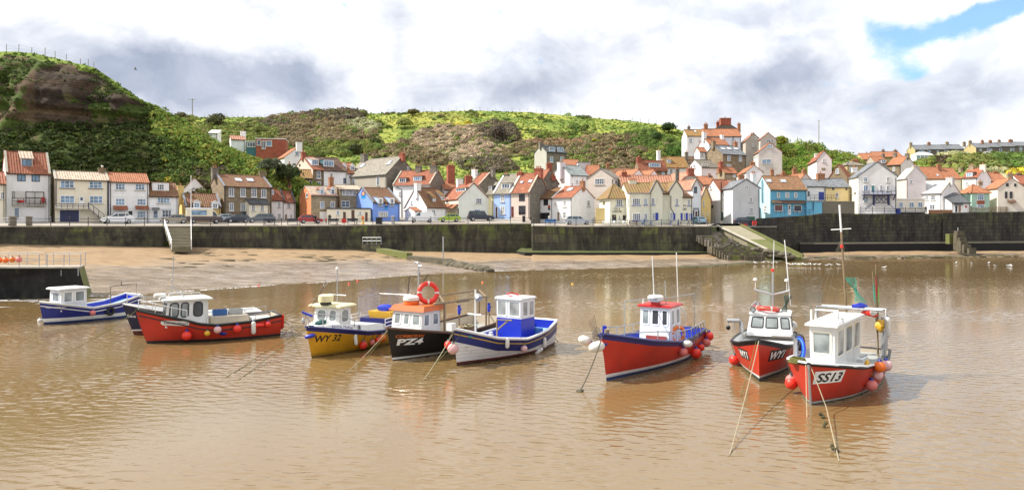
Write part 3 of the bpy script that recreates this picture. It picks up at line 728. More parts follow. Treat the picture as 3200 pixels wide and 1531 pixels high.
def cliffcol(px,py,p):
 n = mnoise.noise((p.x * .10,p.y * .10,p.z * .10)); n2 = mnoise.noise((p.x * .45,p.y * .3,p.z * .45)); st = mnoise.noise((p.x * .03,2.2,p.z * .75 + p.x * .04))
 crest = interp([(-700,160),(0,163),(100,165),(190,187),(300,215),(350,248),(424,304),(505,340),(560,379),(1000,590)],px)
 low = interp([(-200,440),(0,415),(150,385),(300,392),(420,392),(500,362),(530,350),(560,300)],px)
 f = (py - crest)
 g1 = n * 40 + n2 * 30 + 24 * mnoise.noise((p.x * 1.1,p.y * .7,p.z * 1.1))
 if px < 560 and f > 14 + g1 * .35 and py < low + g1 and (n + .6 * n2 + .5 * mnoise.noise((p.x * .05,7.7,p.z * .22)) < .17):
  c = tuple(lerp(a,b,max(0,min(1,.5 + st * 1.0))) for a,b in zip(ROCKD,ROCK))
  if st > .34: c = tuple(lerp(a,b,.5) for a,b in zip(c,ROCKP))
  if px < 110 and py < 390: c = tuple(lerp(a,b,.45) for a,b in zip(c,ROCKP))
  return jitter(c,.4,n2)
 if f < 18: return jitter(GRASS,.3,n2)
 c = tuple(lerp(a,b,max(0,min(1,.3 + n * .6 + n2 * .4 + (.6 if px > 470 and f < 90 else 0)))) * (.42 if px < 480 else .9) for a,b in zip(GRASSD,GRASS))  # turf colour cut down to paint the cliff face in shade
 if px > 500 and py > 500 + (px - 500) * .12: c = tuple(lerp(a,b,.5) for a,b in zip(c,BROWND if n > .1 else OLIVE))
 if n2 > .45: c = tuple(lerp(a,b,.6) for a,b in zip(c,ROCK))
 return jitter(c,.35,n2)
# horizontal ledges in the rock
_at = CLIFF.at
def cliff_at(px,t,c=None):
 q = _at(px,t,c); x,y = proj(q)
 low = interp([(-200,430),(0,400),(300,385),(420,385),(500,350),(560,300)],px)
 k = max(0,min(1,(low - y) / 30)) * max(0,min(1,(560 - px) / 60))
 led = mnoise.noise((q.x * .02,9.1,q.z * .55 + q.x * .03)); gul = fbm(q.x * .22,4.4,q.z * .06,3)
 return q + Vector((.25,-1,0)) * ((led * 1.4 + gul * 1.6) * k + gul * .9 * min(1,t * 3) * max(0,(600 - px) / 600) * (1 if t < .97 else 0))
CLIFF.at = cliff_at
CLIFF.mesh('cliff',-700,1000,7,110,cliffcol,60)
# bushy green knoll and the far hill under the terraces
KNOLL = Hill([
 [(2330,712,160),(2800,712,163)],[(2330,620,172),(2800,630,175)],[(2330,560,184),(2560,560,188),(2800,575,190)],
 [(2330,520,200),(2430,500,202),(2560,505,204),(2680,525,206),(2800,565,206)],
 [(2330,500,212),(2400,466,213),(2425,449,213),(2480,446,214),(2560,459,215),(2620,480,216),(2680,505,217),(2720,525,217),(2800,560,218)]],1.2,.09)
def knollcol(px,py,p):
 n = mnoise.noise((p.x * .2,p.y * .2,p.z * .2)); return jitter(OLIVE,.5,n)
KNOLL.mesh('knoll',2330,2800,10,30,knollcol)
far_blobs = [(2990,480,60,14,PALEG,1.1,1.4),(2960,505,50,20,ROCK,1.0,.8),(3000,515,60,14,ROCKP,.9,.8),(3060,510,120,24,OLIVE,1.2,2.2),(3150,505,90,26,GRASSD,1.1,2.4),(3060,486,80,8,GRASS,1.1,.5),(3180,540,70,20,GORSE,.7,1.2),(3100,545,70,20,PALEG,.8,1.8),(2900,500,30,14,OLIVE,.9,1.5)]
farf = blobfield(far_blobs,(GRASS,.6))
FAR = Hill([
 [(2640,712,168),(3500,712,180)],[(2640,640,185),(3500,640,200)],[(2640,580,215),(3500,575,230)],
 [(2640,540,250),(2800,530,255),(2960,518,265),(3500,530,270)],
 [(2640,530,280),(2800,516,286),(2900,506,290),(2940,487,296),(2990,480,300),(3060,489,302),(3150,492,304),(3500,494,306)],
 [(2640,524,315),(2800,509,320),(2900,503,322),(3000,494,322),(3200,491,324),(3500,492,326)]],1.0,.06)
def farcol(px,py,p):
 c,R = farf(px,py); n = mnoise.noise((p.x * .1,p.y * .1,p.z * .1)); return jitter(c,.4,n)
FAR.mesh('far_hill',2640,3500,10,40,farcol,200)
# scrub: many small leaf clusters over each hill
def leaf_cloud(name,C,R,cnt,size,colr,kind='stuff',spread=.22,squash=.75,bright=.28):
 """C (N,3) centres, R (N,) radii, cnt clusters each, size (N,) leaf-cluster size, colr (N,3)."""
 C = np.asarray(C,float); R = np.asarray(R,float); N = len(C)
 cnt = np.broadcast_to(np.asarray(cnt,int),(N,)); idx = np.repeat(np.arange(N),cnt); M = len(idx)
 d = RNG.normal(size=(M,3)); d /= np.linalg.norm(d,axis=1)[:,None]; d[:,2] = np.abs(d[:,2]) * 1.0 - .15
 rad = R[idx] * (1 - spread * RNG.random(M) ** 2)
 lump = 1 + .18 * np.sin(d[:,0] * 5 + idx) * np.cos(d[:,1] * 6 + idx * 1.7)
 p = C[idx] + d * (rad * lump)[:,None] * np.array([1,1,squash])
 n = d + RNG.normal(scale=.27,size=(M,3)); n /= np.linalg.norm(n,axis=1)[:,None]
 a = np.cross(n,RNG.normal(size=(M,3))); a /= np.linalg.norm(a,axis=1)[:,None]; b = np.cross(n,a)
 s = (np.asarray(size,float)[idx] * (.6 + .8 * RNG.random(M)))[:,None]
 V = np.stack([p - a * s,p + b * s * .7,p + a * s,p - b * s * .7],1).reshape(-1,3)
 c = np.asarray(colr,float)[idx] * (1 + bright * (RNG.random((M,1)) - .5)) * (1 + .09 * RNG.normal(size=(M,3)))
 me = bpy.data.meshes.new(name); me.vertices.add(M * 4); me.vertices.foreach_set('co',V.ravel())
 me.loops.add(M * 4); me.loops.foreach_set('vertex_index',np.arange(M * 4)); me.polygons.add(M)
 me.polygons.foreach_set('loop_start',np.arange(M) * 4); me.polygons.foreach_set('loop_total',np.full(M,4))
 ca = me.color_attributes.new('Col','FLOAT_COLOR','POINT'); q = np.ones((M * 4,4)); q[:,:3] = np.repeat(np.clip(c,.004,1),4,0); ca.data.foreach_set('color',q.ravel())
 me.materials.append(VEG); me.update(calc_edges=True); me.validate()
 o = bpy.data.objects.new(name,me); COL.objects.link(o)
 if kind: o['kind'] = kind
 return o
def scatter(hill,n,px0,px1,t0,t1,choose,seed):
 r = random.Random(seed); C,R,K,Sz,Cl = [],[],[],[],[]
 for _ in range(n):
  px = r.uniform(px0,px1); t = r.uniform(t0,t1); p = hill.at(px,t); x,y = proj(p)
  got = choose(x,y,r,p)
  if not got: continue
  c,rad,cn,sz = got; C.append((p.x,p.y,p.z + rad * .12)); R.append(rad); K.append(cn); Sz.append(sz); Cl.append(c)
 return C,R,K,Sz,Cl
def mid_choose(x,y,r,p):
 if y > 600: return None
 c,R = midf(x,y,0)
 n = mnoise.noise((p.x * .09,p.y * .09,3.3))
 if c in (GRASS,GRASSY):
  if n < .05: return (jitter(c,.25,r.uniform(-1,.5)),r.uniform(.25,.5),9,.24)
  if n > .3 and r.random() < .5: c = GRASSD if r.random() < .6 else OLIVE; R = r.uniform(.7,1.5)
  else: return (jitter(c,.25,r.uniform(-1,1)),r.uniform(.3,.55),9,.25)
 R = R * r.uniform(.55,1.15)
 if r.random() < .16: c = r.choice((OLIVE,BROWN,GRASSD,GRASS))
 return (jitter(c,.35,r.uniform(-1,1)),R,int(24 + 22 * R),.23 + .08 * R)
leaf_cloud('scrub',*[x for x in scatter(HILL,7600,470,2330,.36,1.0,mid_choose,11)])
def cliff_choose(x,y,r,p):
 crest = interp([(-200,160),(0,163),(100,165),(190,187),(300,215),(350,248),(424,304),(505,340),(560,379),(1000,590)],x)
 n = mnoise.noise((p.x * .10,p.y * .10,p.z * .10)); low = interp([(-200,440),(0,415),(150,385),(300,392),(420,390),(500,350),(560,300)],x)
 if x < 560 and y < low:
  if y - crest < 14 and r.random() < .6: return (jitter(GRASS,.3,r.uniform(-1,1)),.3,6,.2)
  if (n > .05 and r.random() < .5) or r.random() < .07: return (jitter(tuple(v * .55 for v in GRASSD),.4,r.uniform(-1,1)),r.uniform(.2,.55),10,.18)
  return None
 top = y - crest < 85 + 25 * n
 if x > 470 and top: return (jitter(GRASS if r.random() < .75 else GRASSY,.3,r.uniform(-1,1)),r.uniform(.5,1.2),16,.32)
 q = r.random(); D_ = lambda c: tuple(v * (.34 if x < 500 else .85) for v in c)  # scrub dimmed to carry the cliff face's shade in its colour
 if x > 600 and y > 520 and q < .55: c = BROWND if q < .3 else OLIVE
 elif q < .55: c = GRASSD
 elif q < .8: c = GRASS
 elif q < .81 and x > 420: c = GORSE
 else: c = OLIVE
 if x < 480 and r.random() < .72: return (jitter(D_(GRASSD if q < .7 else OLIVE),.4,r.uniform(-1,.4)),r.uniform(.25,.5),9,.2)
 return (jitter(D_(c),.35,r.uniform(-1,1)),r.uniform(.5,1.3),38,.24)
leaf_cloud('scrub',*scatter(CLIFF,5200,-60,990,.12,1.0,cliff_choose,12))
def knoll_choose(x,y,r,p):
 c = r.choice((GRASS,GRASS,OLIVE,(.20,.30,.04),(.15,.27,.04),GRASSY))
 return (jitter(c,.3,r.uniform(-1,1)),r.uniform(1.0,2.2),80,.27)
leaf_cloud('scrub',*scatter(KNOLL,620,2360,2780,.35,1.0,knoll_choose,13))
def far_choose(x,y,r,p):
 c,R = farf(x,y); R *= r.uniform(.6,1.2)
 if c == GRASS and r.random() < .5: return None
 return (jitter(c,.35,r.uniform(-1,1)),R,int(12 + 10 * R),.45 + .12 * R)
leaf_cloud('scrub',*scatter(FAR,1300,2700,3280,.5,.86,far_choose,14))
# single bushes one can tell apart
def bush(name,label,p,R,c,n=420,size=.34,sq=.85,stem=True,group=None,cat='bush'):
 t = thing(name,label,cat,p,group=group); k = 5; r = random.Random(int(p.x * 10))
 C = [(0,0,R * .65)] + [(r.uniform(-.5,.5) * R,r.uniform(-.4,.4) * R,R * r.uniform(.4,.95)) for _ in range(k)]
 f = leaf_cloud('foliage',C,[R * .78] + [R * r.uniform(.4,.6) for _ in range(k)],[n // 3] + [n // 7] * k,[size] * (k + 1),[jitter(c,.25,r.uniform(-1,1)) for _ in range(k + 1)],None,.3,sq); f.parent = t
 mb = MB()
 for i in range(4):
  a = r.uniform(0,6.28); mb.tube([(0,0,-.6),(.15 * R * math.cos(a),.15 * R * math.sin(a),R * .4),(.45 * R * math.cos(a),.45 * R * math.sin(a),R * .9)],[.09,.06,.03],DARKWOOD,5)
 mb.build('stem',t); return t
def on(hill,px,py):
 c = hill.ctrl(px); best = min((abs(proj(hill.at(px,i / 160,c))[1] - py),i) for i in range(40,161)); return hill.at(px,best[1] / 160,c)
def onp(hill,px,py): return on(hill,px,py) - Vector((0,0,.3))
bush('round_bush','lone round bush standing on the grassy skyline beside the fence',onp(HILL,1291,362),2.5,(.13,.11,.04))
bush('gorse_bush','big olive bush on the bright grass just under the skyline',onp(HILL,1265,402),3.6,OLIVE,600)
bush('dark_bush','dark bush on the brown slope above the stone hall roof',onp(HILL,1108,482),2.6,(.075,.085,.03))
bush('dark_bush','dark green bush beside the strip of bright grass',onp(HILL,1175,458),2.3,(.08,.11,.03))
bush('dark_bush','small dark bush on the slope directly above the red chimney of the hall',onp(HILL,1202,470),1.2,(.07,.085,.026),260)
bush('dark_bush','wide dark bush with a purple cast beside the pale blossom',onp(HILL,1560,440),4.4,(.10,.08,.06),800)
bush('dark_bush','dense dark bush on the hill shoulder close to the hilltop white houses',onp(HILL,2092,418),3.4,(.06,.095,.028),650)
bush('dark_bush','dark round bush on the green shoulder of the hill',onp(HILL,2052,440),2.6,(.06,.10,.028))
bush('hedge_bush','clipped dark hedge block above the ochre roofed cottages',onp(HILL,2115,512),4.4,(.08,.15,.03),900)
bush('dark_bush','dark bush just beside the white hilltop house wall',onp(HILL,2150,470),2.6,(.055,.09,.026))
bush('dark_bush','olive bush among grass behind the brick house with white windows',onp(HILL,812,422),3.2,OLIVE)
bush('dark_bush','dark bush on the skyline near the utility pole',onp(HILL,672,400),4.6,(.10,.105,.045),800)
bush('dark_bush','brown bush at the foot of the utility pole',onp(HILL,565,375),2.8,(.16,.14,.07))
bush('orange_bush','orange-brown bush on the slope above the beige gable',onp(HILL,1906,480),1.1,(.42,.13,.05),220)
bush('gorse_bush','yellow green gorse bush on the slope above the grey roofed cottage',onp(HILL,1862,452),1.8,(.24,.25,.03))
bush('dark_bush','dense dark bush hanging over the stone cottage at the end of the green slope',P(905,575,141),3.0,(.06,.085,.03),700)
bush('grey_bush','grey green ivy bush behind the brown stone house chimney',P(838,548,139),2.4,(.09,.11,.06),520)
bush('garden_bush','yellow green garden bush beside the tall beige hilltop house',P(2440,462,205),2.6,(.20,.22,.03),520)
bush('garden_bush','low garden bush above the pale yellow lane wall beside the pub',P(1895,648,138),1.0,(.28,.26,.03),240,.2)
# fences along the hill tops
def fence(label,hill,pts,h,n_cat='fence',every=None,lean=0.0):
 r = random.Random(int(pts[0][0])); t = thing('fence',label,'fence',P(pts[0][0],pts[0][1],pts[0][2])); xs = []
 for (ax,ay,aY),(bx,by,bY) in zip(pts,pts[1:]):
  k = max(1,round((bx - ax) / every))
  for i in range(k): f = i / k; xs.append(P(lerp(ax,bx,f),lerp(ay,by,f),lerp(aY,bY,f)))
 xs.append(P(*pts[-1])); prev = None
 for q in xs:
  mb = MB(); hh = h * r.uniform(.8,1.15); top = q + Vector((r.uniform(-.1,.1),0,hh)); mb.tube([q - Vector((0,0,1.5)),top],.055,WOOD,5); mb.build('post',t,off=t.location)
  for z in (.5,.9):
   if prev is not None: pass
  prev = q
 mb = MB()
 for z in (.45,.85): mb.tube([q + Vector((0,0,h * z)) for q in xs],.012,GREYM,3)
 mb.build('wire',t,off=t.location); return t
fence('wire fence on thin posts along the crest of the grassy centre hill',HILL,[(1190,355,301.5),(1300,351,299.5),(1500,347,297.5),(1650,352,293.5),(1800,364,287.5),(1950,378,279.5),(2052,389,268)],1.5,every=24)
fence('wire fence along the lower skyline between the utility pole and the dark shrubs',HILL,[(640,368,301.5),(880,368,303.5)],1.5,every=17)
fence('short wooden fence on the top edge of the rocky cliff',CLIFF,[(20,163,149.9),(58,162,149.9),(140,174,149.9),(206,190,149.9),(252,203,149.9),(276,209,149.9),(294,214,149.9)],1.4,every=36)
ut = thing('utility_pole','grey utility pole with a forked crossarm on the low skyline','utility pole',P(601,368,300))
mb = MB(); mb.tube([(0,0,-1),(0,0,7.6)],[.2,.14],WOOD,8); mb.build('pole',ut)
mb = MB(); mb.tube([(-1.6,0,7.4),(0,0,7.0),(1.6,0,7.4)],.09,WOOD,6)
for x in (-1.6,0,1.6): mb.lathe([(.06,7.3 if x else 7.5),(.1,7.45 if x else 7.65),(.05,7.75 if x else 7.95)],GREYM,(x,0,0),n=6)
mb.build('crossarm',ut)
mb = MB(); mb.tube([(0,0,-4),(0,0,6.2)],[.13,.09],WOOD,8); mb.tube([(-.3,0,5.9),(.3,0,5.9)],.04,WOOD,5); solo(mb,'utility_pole','tall bare pole rising above the bushy green knoll','utility pole',P(2559,443,214))
mb = MB(); mb.tube([(0,0,-2),(0,0,1.5)],.1,WOOD,8); solo(mb,'utility_pole','short post just showing above the bushy knoll','utility pole',P(2492,445,212))
# ------------------------------------------------------------------ houses
class House:
 """A building set out from one ground corner; its features are given where the photograph shows them and are cast onto its walls and roof planes."""
 def __init__(s,name,label,K,pk,Z,rot,po,side,ye,yr,yb,typ,wall,roof,group=None,cat='house',under=3.0,over=.22,wall_side=None,verge=None,gutter=True,zr_at=None,eave2=None):
  s.typ = typ; r = math.radians(rot); d = Vector((math.cos(r),math.sin(r),0)); nb = Vector((-d.y,d.x,0))
  k = Vector((*PXZ(pk,Z),0)); m = (po - CX) / F; sg = 1 if K == 'L' else -1
  L = (m * k.y - k.x) / ((d.x - m * d.y)); L = abs(L)
  if abs(side) < 60: D = side
  else:
   q = (side - CX) / F; D = abs((q * k.y - k.x) / (nb.x - q * nb.y))
   D = max(2.5,min(D,16))
  A = k if K == 'L' else k - d * L; B = A + d * L
  s.A,s.B,s.d,s.nb,s.L,s.D = A,B,d,nb,L,D
  s.zb = zpy(yb,k.y); s.ze = zpy(ye,k.y); s.z0 = s.zb - under
  s.Cc,s.E = B + nb * D,A + nb * D
  at = lambda v,z: Vector((v.x,v.y,z))
  if typ == 'side': mid = k + nb * D / 2; s.zr = zpy(yr,mid.y)
  elif typ == 'gable': mid = (A + B) / 2; s.zr = zpy(yr,mid.y)
  elif typ == 'mono': mid = k + nb * D; s.zr = zpy(yr,mid.y)
  elif typ == 'hip': mid = k + nb * D / 2; s.zr = zpy(yr,mid.y)
  else: s.zr = s.ze
  s.root = thing(name,label,cat,at((A + B) / 2 + nb * D / 2,s.zb),group=group)
  s.wallm,s.roofm = wall,roof; ws = wall_side or wall
  ze,zr,z0,zb = s.ze,s.zr,s.z0,s.zb
  mb = MB(); a,b,c,e = A,B,s.Cc,s.E
  if typ == 'side':
   ra,rb = (A + e) / 2,(B + c) / 2
   mb.poly([at(a,z0),at(b,z0),at(b,ze),at(a,ze)],wall)
   mb.poly([at(b,z0),at(c,z0),at(c,ze),at(rb,zr),at(b,ze)],ws); mb.poly([at(c,z0),at(e,z0),at(e,ze),at(c,ze)],wall)
   mb.poly([at(e,z0),at(a,z0),at(a,ze),at(ra,zr),at(e,ze)],ws)
  elif typ == 'gable':
   f,h = (A + B) / 2,(c + e) / 2; eb = s.ze if eave2 is None else zpy(eave2,k.y); s.zeB = eb
   mb.poly([at(a,z0),at(b,z0),at(b,eb),at(f,zr),at(a,ze)],wall); mb.poly([at(b,z0),at(c,z0),at(c,eb),at(b,eb)],ws)
   mb.poly([at(c,z0),at(e,z0),at(e,ze),at(h,zr),at(c,eb)],wall); mb.poly([at(e,z0),at(a,z0),at(a,ze),at(e,ze)],ws)
  elif typ == 'mono':
   mb.poly([at(a,z0),at(b,z0),at(b,ze),at(a,ze)],wall); mb.poly([at(b,z0),at(c,z0),at(c,zr),at(b,ze)],ws)
   mb.poly([at(c,z0),at(e,z0),at(e,zr),at(c,zr)],wall); mb.poly([at(e,z0),at(a,z0),at(a,ze),at(e,zr)],ws)
  else:
   for p,q,w_ in ((a,b,wall),(b,c,ws),(c,e,wall),(e,a,ws)): mb.poly([at(p,z0),at(q,z0),at(q,ze),at(p,ze)],w_)
  mb.build('wall',s.root,off=s.root.location)
  s.planes = {'front': (at(a,ze),-nb),'right': (at(b,ze),d),'left': (at(a,ze),-d)}
  rb_ = MB(); th = .12
  def slab(p,q,r_,t,base=0):        # p,q along the eave,r_,t along the ridge
   pts = [Vector(v) for v in (p,q,r_,t)]; u = (pts[1] - pts[0]).normalized(); n = u.cross(pts[3] - pts[0]).normalized(); v = n.cross(u)
   uv = [((x - pts[0]).dot(u) + base,(x - pts[0]).dot(v)) for x in pts]
   top = [x + n * th for x in pts]; rb_.poly(top,roof,uv); rb_.poly([x + n * .005 for x in pts][::-1],roof,uv[::-1])
   for i in range(4):
    j = (i + 1) % 4; rb_.poly([pts[i] + n * .005,pts[j] + n * .005,top[j],top[i]],roof)
   return n
  vo = .10
  if typ in ('side','hip'):
   run = D / 2; dz = zr - ze; k_ = over / run; ea = -nb * over; drop = dz * k_
   hip = typ == 'hip'; hx = min(L / 2 - .05,D / 2) if hip else -vo
   p,q = at(a + ea - d * (over if hip else vo),ze - drop),at(b + ea + d * (over if hip else vo),ze - drop)
   r0,r1 = at((a + e) / 2 + d * hx,zr),at((b + c) / 2 - d * hx,zr)
   n = slab(p,q,r1,r0); s.planes['roof'] = (p + n * th,n)
   p2,q2 = at(c - ea + d * (over if hip else vo),ze - drop),at(e - ea - d * (over if hip else vo),ze - drop); slab(p2,q2,r0,r1)
   if hip:
    for x,y,rr in ((q,p2,r1),(q2,p,r0)):
     pts = [x,y,rr]; u = (y - x).normalized(); nn = u.cross(rr - x).normalized(); v = nn.cross(u); rb_.poly([z + nn * th for z in pts],roof,[((z - x).dot(u),(z - x).dot(v)) for z in pts])
    for x,y in ((p,r0),(q,r1)): rb_.tube([x + Vector((0,0,th)),y + Vector((0,0,th))],.13,roof,6)
   s.ridge = (r0,r1)
   rb_.tube([r0 + Vector((0,0,th * .8)),r1 + Vector((0,0,th * .8))],.13,roof,6)
  elif typ == 'gable':
   f0 = at((a + b) / 2 - nb * vo,zr); f1 = at((c + e) / 2,zr); W = L / 2
   oL = over / W * (zr - ze); oR = over / W * (zr - s.zeB)
   pl,ql = at(e - d * over,ze - oL),at(a - d * over - nb * vo,ze - oL); n = slab(pl,ql,f0,f1); s.planes['roofL'] = (pl + n * th,n)
   pr,qr = at(b + d * over - nb * vo,s.zeB - oR),at(c + d * over,s.zeB - oR); n = slab(pr,qr,f1,f0); s.planes['roofR'] = (pr + n * th,n)
   s.ridge = (f0,f1); rb_.tube([f0 + Vector((0,0,th * .8)),f1 + Vector((0,0,th * .8))],.13,roof,6)
   p,q = ql,qr
  elif typ == 'mono':
   drop = over / D * (zr - ze); p,q = at(a - nb * over - d * vo,ze - drop),at(b - nb * over + d * vo,ze - drop); n = slab(p,q,at(c + d * vo,zr),at(e - d * vo,zr)); s.planes['roof'] = (p + n * th,n); s.ridge = (at(e,zr),at(c,zr))
  else:
   o = .12; p,q = at(a - nb * o - d * o,ze),at(b - nb * o + d * o,ze); rb_.prism([p,q,at(c + nb * o + d * o,ze),at(e + nb * o - d * o,ze)],(0,0,.16),roof); s.ridge = (at(e,ze),at(c,ze))
  s.roof = rb_.build('roof',s.root,off=s.root.location)
  if gutter and typ in ('side','mono'):
   mb = MB(); up = Vector((0,0,-.02)); mb.tube([p + up - nb * .05,q + up - nb * .05],.055,BLACK,5); e_ = at(b - d * .18,0); mb.tube([at(e_ - nb * .2,ze - .12),at(e_ - nb * .07,ze - .35),at(e_ - nb * .07,zb)],.045,BLACK,5)
   mb.build('gutter',s.root,off=s.root.location)
  if verge and typ in ('side','gable'):
   ends = []
   if typ == 'side':
    for v0,v1,v2,o in ((a,ra,e,-d),(b,rb,c,d)): ends.append((at(v0 - nb * .12,ze - .08),at(v1,zr + .06),at(v2 + nb * .12,ze - .08),o))
   else: ends.append((at(a - d * .15,ze - .1),at((a + b) / 2,zr + .06),at(b + d * .15,s.zeB - .1),-nb))
   for x,y,z,o in ends:
    mb = MB()
    for u,v in ((x,y),(y,z)):
     t = (v - u); nn = t.cross(o).normalized(); nn = nn if nn.z > 0 else -nn
     lo = u + nn * .02 - o * .22; mb.prism([lo,lo + o * .30,v + nn * .02 + o * .08,v + nn * .02 - o * .22],nn * .20,verge)
    mb.build('verge',s.root,off=s.root.location)
 # --- features -----------------------------------------------------------
 def frame3(s,face):
  if isinstance(face,tuple): return face
  p0,n = s.planes[face]; u = Vector((0,0,1)).cross(n); u = u.normalized(); return p0,n,u
 def rect(s,face,x0,y0,x1,y1):
  """Photo rectangle cast onto a wall: centre, width axis, normal, width, height."""
  p0,n,u = s.frame3(face); xm,ym = (x0 + x1) / 2,(y0 + y1) / 2
  c = hit(xm,ym,p0,n); a = hit(x0,ym,p0,n); b = hit(x1,ym,p0,n); t = hit(xm,y0,p0,n); bt = hit(xm,y1,p0,n)
  return c,u,n,abs((b - a).dot(u)),abs(t.z - bt.z)
 def win(s,face,x0,y0,x1,y1,nx=2,ny=2,fr=FRAMEW,pane=PANE,sill=None,parent=None,proud=.05,bar=None):
  c,u,n,W,Hh = s.rect(face,x0,y0,x1,y1); Z = Vector((0,0,1)); ax = (u,n,Z); par = parent or s.root; off = par_loc(par)
  mb = MB(); f = bar or min(.09,.13 * min(W,Hh) + .02); o = c + n * (proud / 2)
  for sx in (-1,1): mb.box(o + u * sx * (W / 2 - f / 2),(f,proud,Hh),fr,ax)
  for sz in (-1,1): mb.box(o + Z * sz * (Hh / 2 - f / 2),(W - 2 * f - .002,proud - .004,f),fr,ax)
  for i in range(1,nx): mb.box(o + u * (W * i / nx - W / 2),(f * .7,proud - .012,Hh - 2 * f - .002),fr,ax)
  for i in range(1,ny): mb.box(o + Z * (Hh * i / ny - Hh / 2),(W - 2 * f - .002,proud - .02,f * .6),fr,ax)
  if not sill and Hh > .6 and fr is FRAMEW: sill = COPING
  if sill: mb.box(c + n * .07 - Z * (Hh / 2 + .05),(W + .22,.14,.095),sill,ax)
  w = mb.build('window',par,off=off); pm = MB(); q = c + n * .016
  pm.poly([q - u * (W / 2 - f * .5) - Z * (Hh / 2 - f * .5),q + u * (W / 2 - f * .5) - Z * (Hh / 2 - f * .5),q + u * (W / 2 - f * .5) + Z * (Hh / 2 - f * .5),q - u * (W / 2 - f * .5) + Z * (Hh / 2 - f * .5)],pane); pm.build('pane',w,off=off)
  return w
 def door(s,face,x0,y0,x1,y1,mat,frame=FRAMEW,panes=False,name='door',handle=True):
  c,u,n,W,Hh = s.rect(face,x0,y0,x1,y1); Z = Vector((0,0,1)); ax = (u,n,Z); off = s.root.location
  mb = MB(); mb.box(c + n * .02,(W - .14,.04,Hh - .07),mat,ax)
  for i in (-1,1):
   for k in ((-.28),.2): mb.box(c + n * .045 + u * i * W * .2 + Z * Hh * k,(W * .26,.012,Hh * .3),mat,ax)
  if frame:
   for sx in (-1,1): mb.box(c + n * .04 + u * sx * (W / 2 - .035),(.07,.08,Hh),frame,ax)
   mb.box(c + n * .04 + Z * (Hh / 2 - .035),(W - .142,.078,.07),frame,ax)
  dd = mb.build(name,s.root,off=off)
  if panes: pm = MB(); q = c + n * .056; pm.box(q + Z * Hh * .2,(W * .5,.012,Hh * .36),PANE,ax); pm.build('pane',dd,off=off)
  elif handle: h = MB(); h.box(c + n * .07 + u * W * .3,(.05,.05,.16),STEEL,ax); h.build('handle',dd,off=off)
  return dd
 def garage(s,face,x0,y0,x1,y1,mat,frame=None,name='garage_door',ribs=6):
  c,u,n,W,Hh = s.rect(face,x0,y0,x1,y1); Z = Vector((0,0,1)); ax = (u,n,Z); mb = MB(); mb.box(c + n * .02,(W,.04,Hh),mat,ax)
  for i in range(ribs): mb.box(c + n * .045 + Z * (Hh * ((i + .5) / ribs - .5)),(W - .1,.014,Hh / ribs * .72),mat,ax)
  if frame:
   for sx in (-1,1): mb.box(c + n * .05 + u * sx * (W / 2 + .06),(.12,.1,Hh),frame,ax)
   mb.box(c + n * .05 + Z * (Hh / 2 + .06),(W + .24,.1,.12),frame,ax)
  return mb.build(name,s.root,off=s.root.location)
 def panel(s,face,x0,y0,x1,y1,mat,depth=.06,name='sign',proud=0.0):
  c,u,n,W,Hh = s.rect(face,x0,y0,x1,y1); mb = MB(); mb.box(c + n * (depth / 2 + proud),(W,depth,Hh),mat,(u,n,Vector((0,0,1)))); return mb.build(name,s.root,off=s.root.location)
 def canopy(s,face,x0,y0,x1,y1,mat,out=.8,name='pent_roof'):
  """Little sloping roof standing out from the wall, top edge at y0 and front edge at y1."""
  c,u,n,W,Hh = s.rect(face,x0,y0,x1,y1); Z = Vector((0,0,1)); t = c + Z * Hh / 2; b = c - Z * Hh / 2 + n * out
  mb = MB(); e = (b - t).cross(u); e = e.normalized() * (.09 if e.z > 0 else -.09); q = [t - u * W / 2,t + u * W / 2,b + u * W / 2,b - u * W / 2]
  sl = (b - t).length; mb.poly([x + e for x in q],mat,[(0,sl),(W,sl),(W,0),(0,0)]); mb.poly(q[::-1],mat)
  for i in range(4): j = (i + 1) % 4; mb.poly([q[i],q[j],q[j] + e,q[i] + e][::-1],mat)
  return mb.build(name,s.root,off=s.root.location)
 def chimney(s,x0,x1,yt,f=None,mat=BRICKR,pots=2,end=None,deep=.75,yb=None,cap=True,potm=POTC,pot_h=.45):
  """Stack whose sides show at columns x0..x1 and whose top shows at row yt; f places it along the ridge (0 at the ridge's start)."""
  r0,r1 = s.ridge; xm = (x0 + x1) / 2
  if f is None:            # where the column's sight line crosses the ridge in plan
   v = ray(xm,HY); a,b = r0,r1; dx,dy = b.x - a.x,b.y - a.y; den = v.x * dy - v.y * dx
   f = ((v.y * a.x - v.x * a.y) / den) if abs(den) > 1e-6 else .5; f = max(-.03,min(1.03,f))
  q = r0.lerp(r1,f); Y = q.y; c = Vector(((xm - CX) / F * Y,Y,0)); W = (x1 - x0) * Y / F; zt = zpy(yt,Y)
  zb = (zpy(yb,Y) if yb else min(s.zr - .9,zt - .8)); rd = (r1 - r0); rd.z = 0; rd.normalize()
  if s.typ == 'gable': rd = Vector((-rd.y,rd.x,0))
  ax = (rd,Vector((-rd.y,rd.x,0)),Vector((0,0,1))); mb = MB(); mb.box((c.x,c.y,(zt + zb) / 2),(W,deep,zt - zb),mat,ax)
  if cap:
   mb.box((c.x,c.y,zt + .07),(W + .14,deep + .14,.14),mat,ax); mb.box((c.x,c.y,zt - .28),(W + .08,deep + .08,.08),mat,ax)
  o = mb.build('chimney',s.root,off=s.root.location)
  for i in range(pots):
   g = (i - (pots - 1) / 2) * min(.42,W / max(pots,1)); pm = MB(); pm.lathe([(.14,0),(.12,pot_h * .8),(.15,pot_h * .85),(.15,pot_h)],potm,Vector((c.x,c.y,zt + .14)) + rd * g,n=8); pm.build('chimney_pot',o,off=s.root.location)
  return o
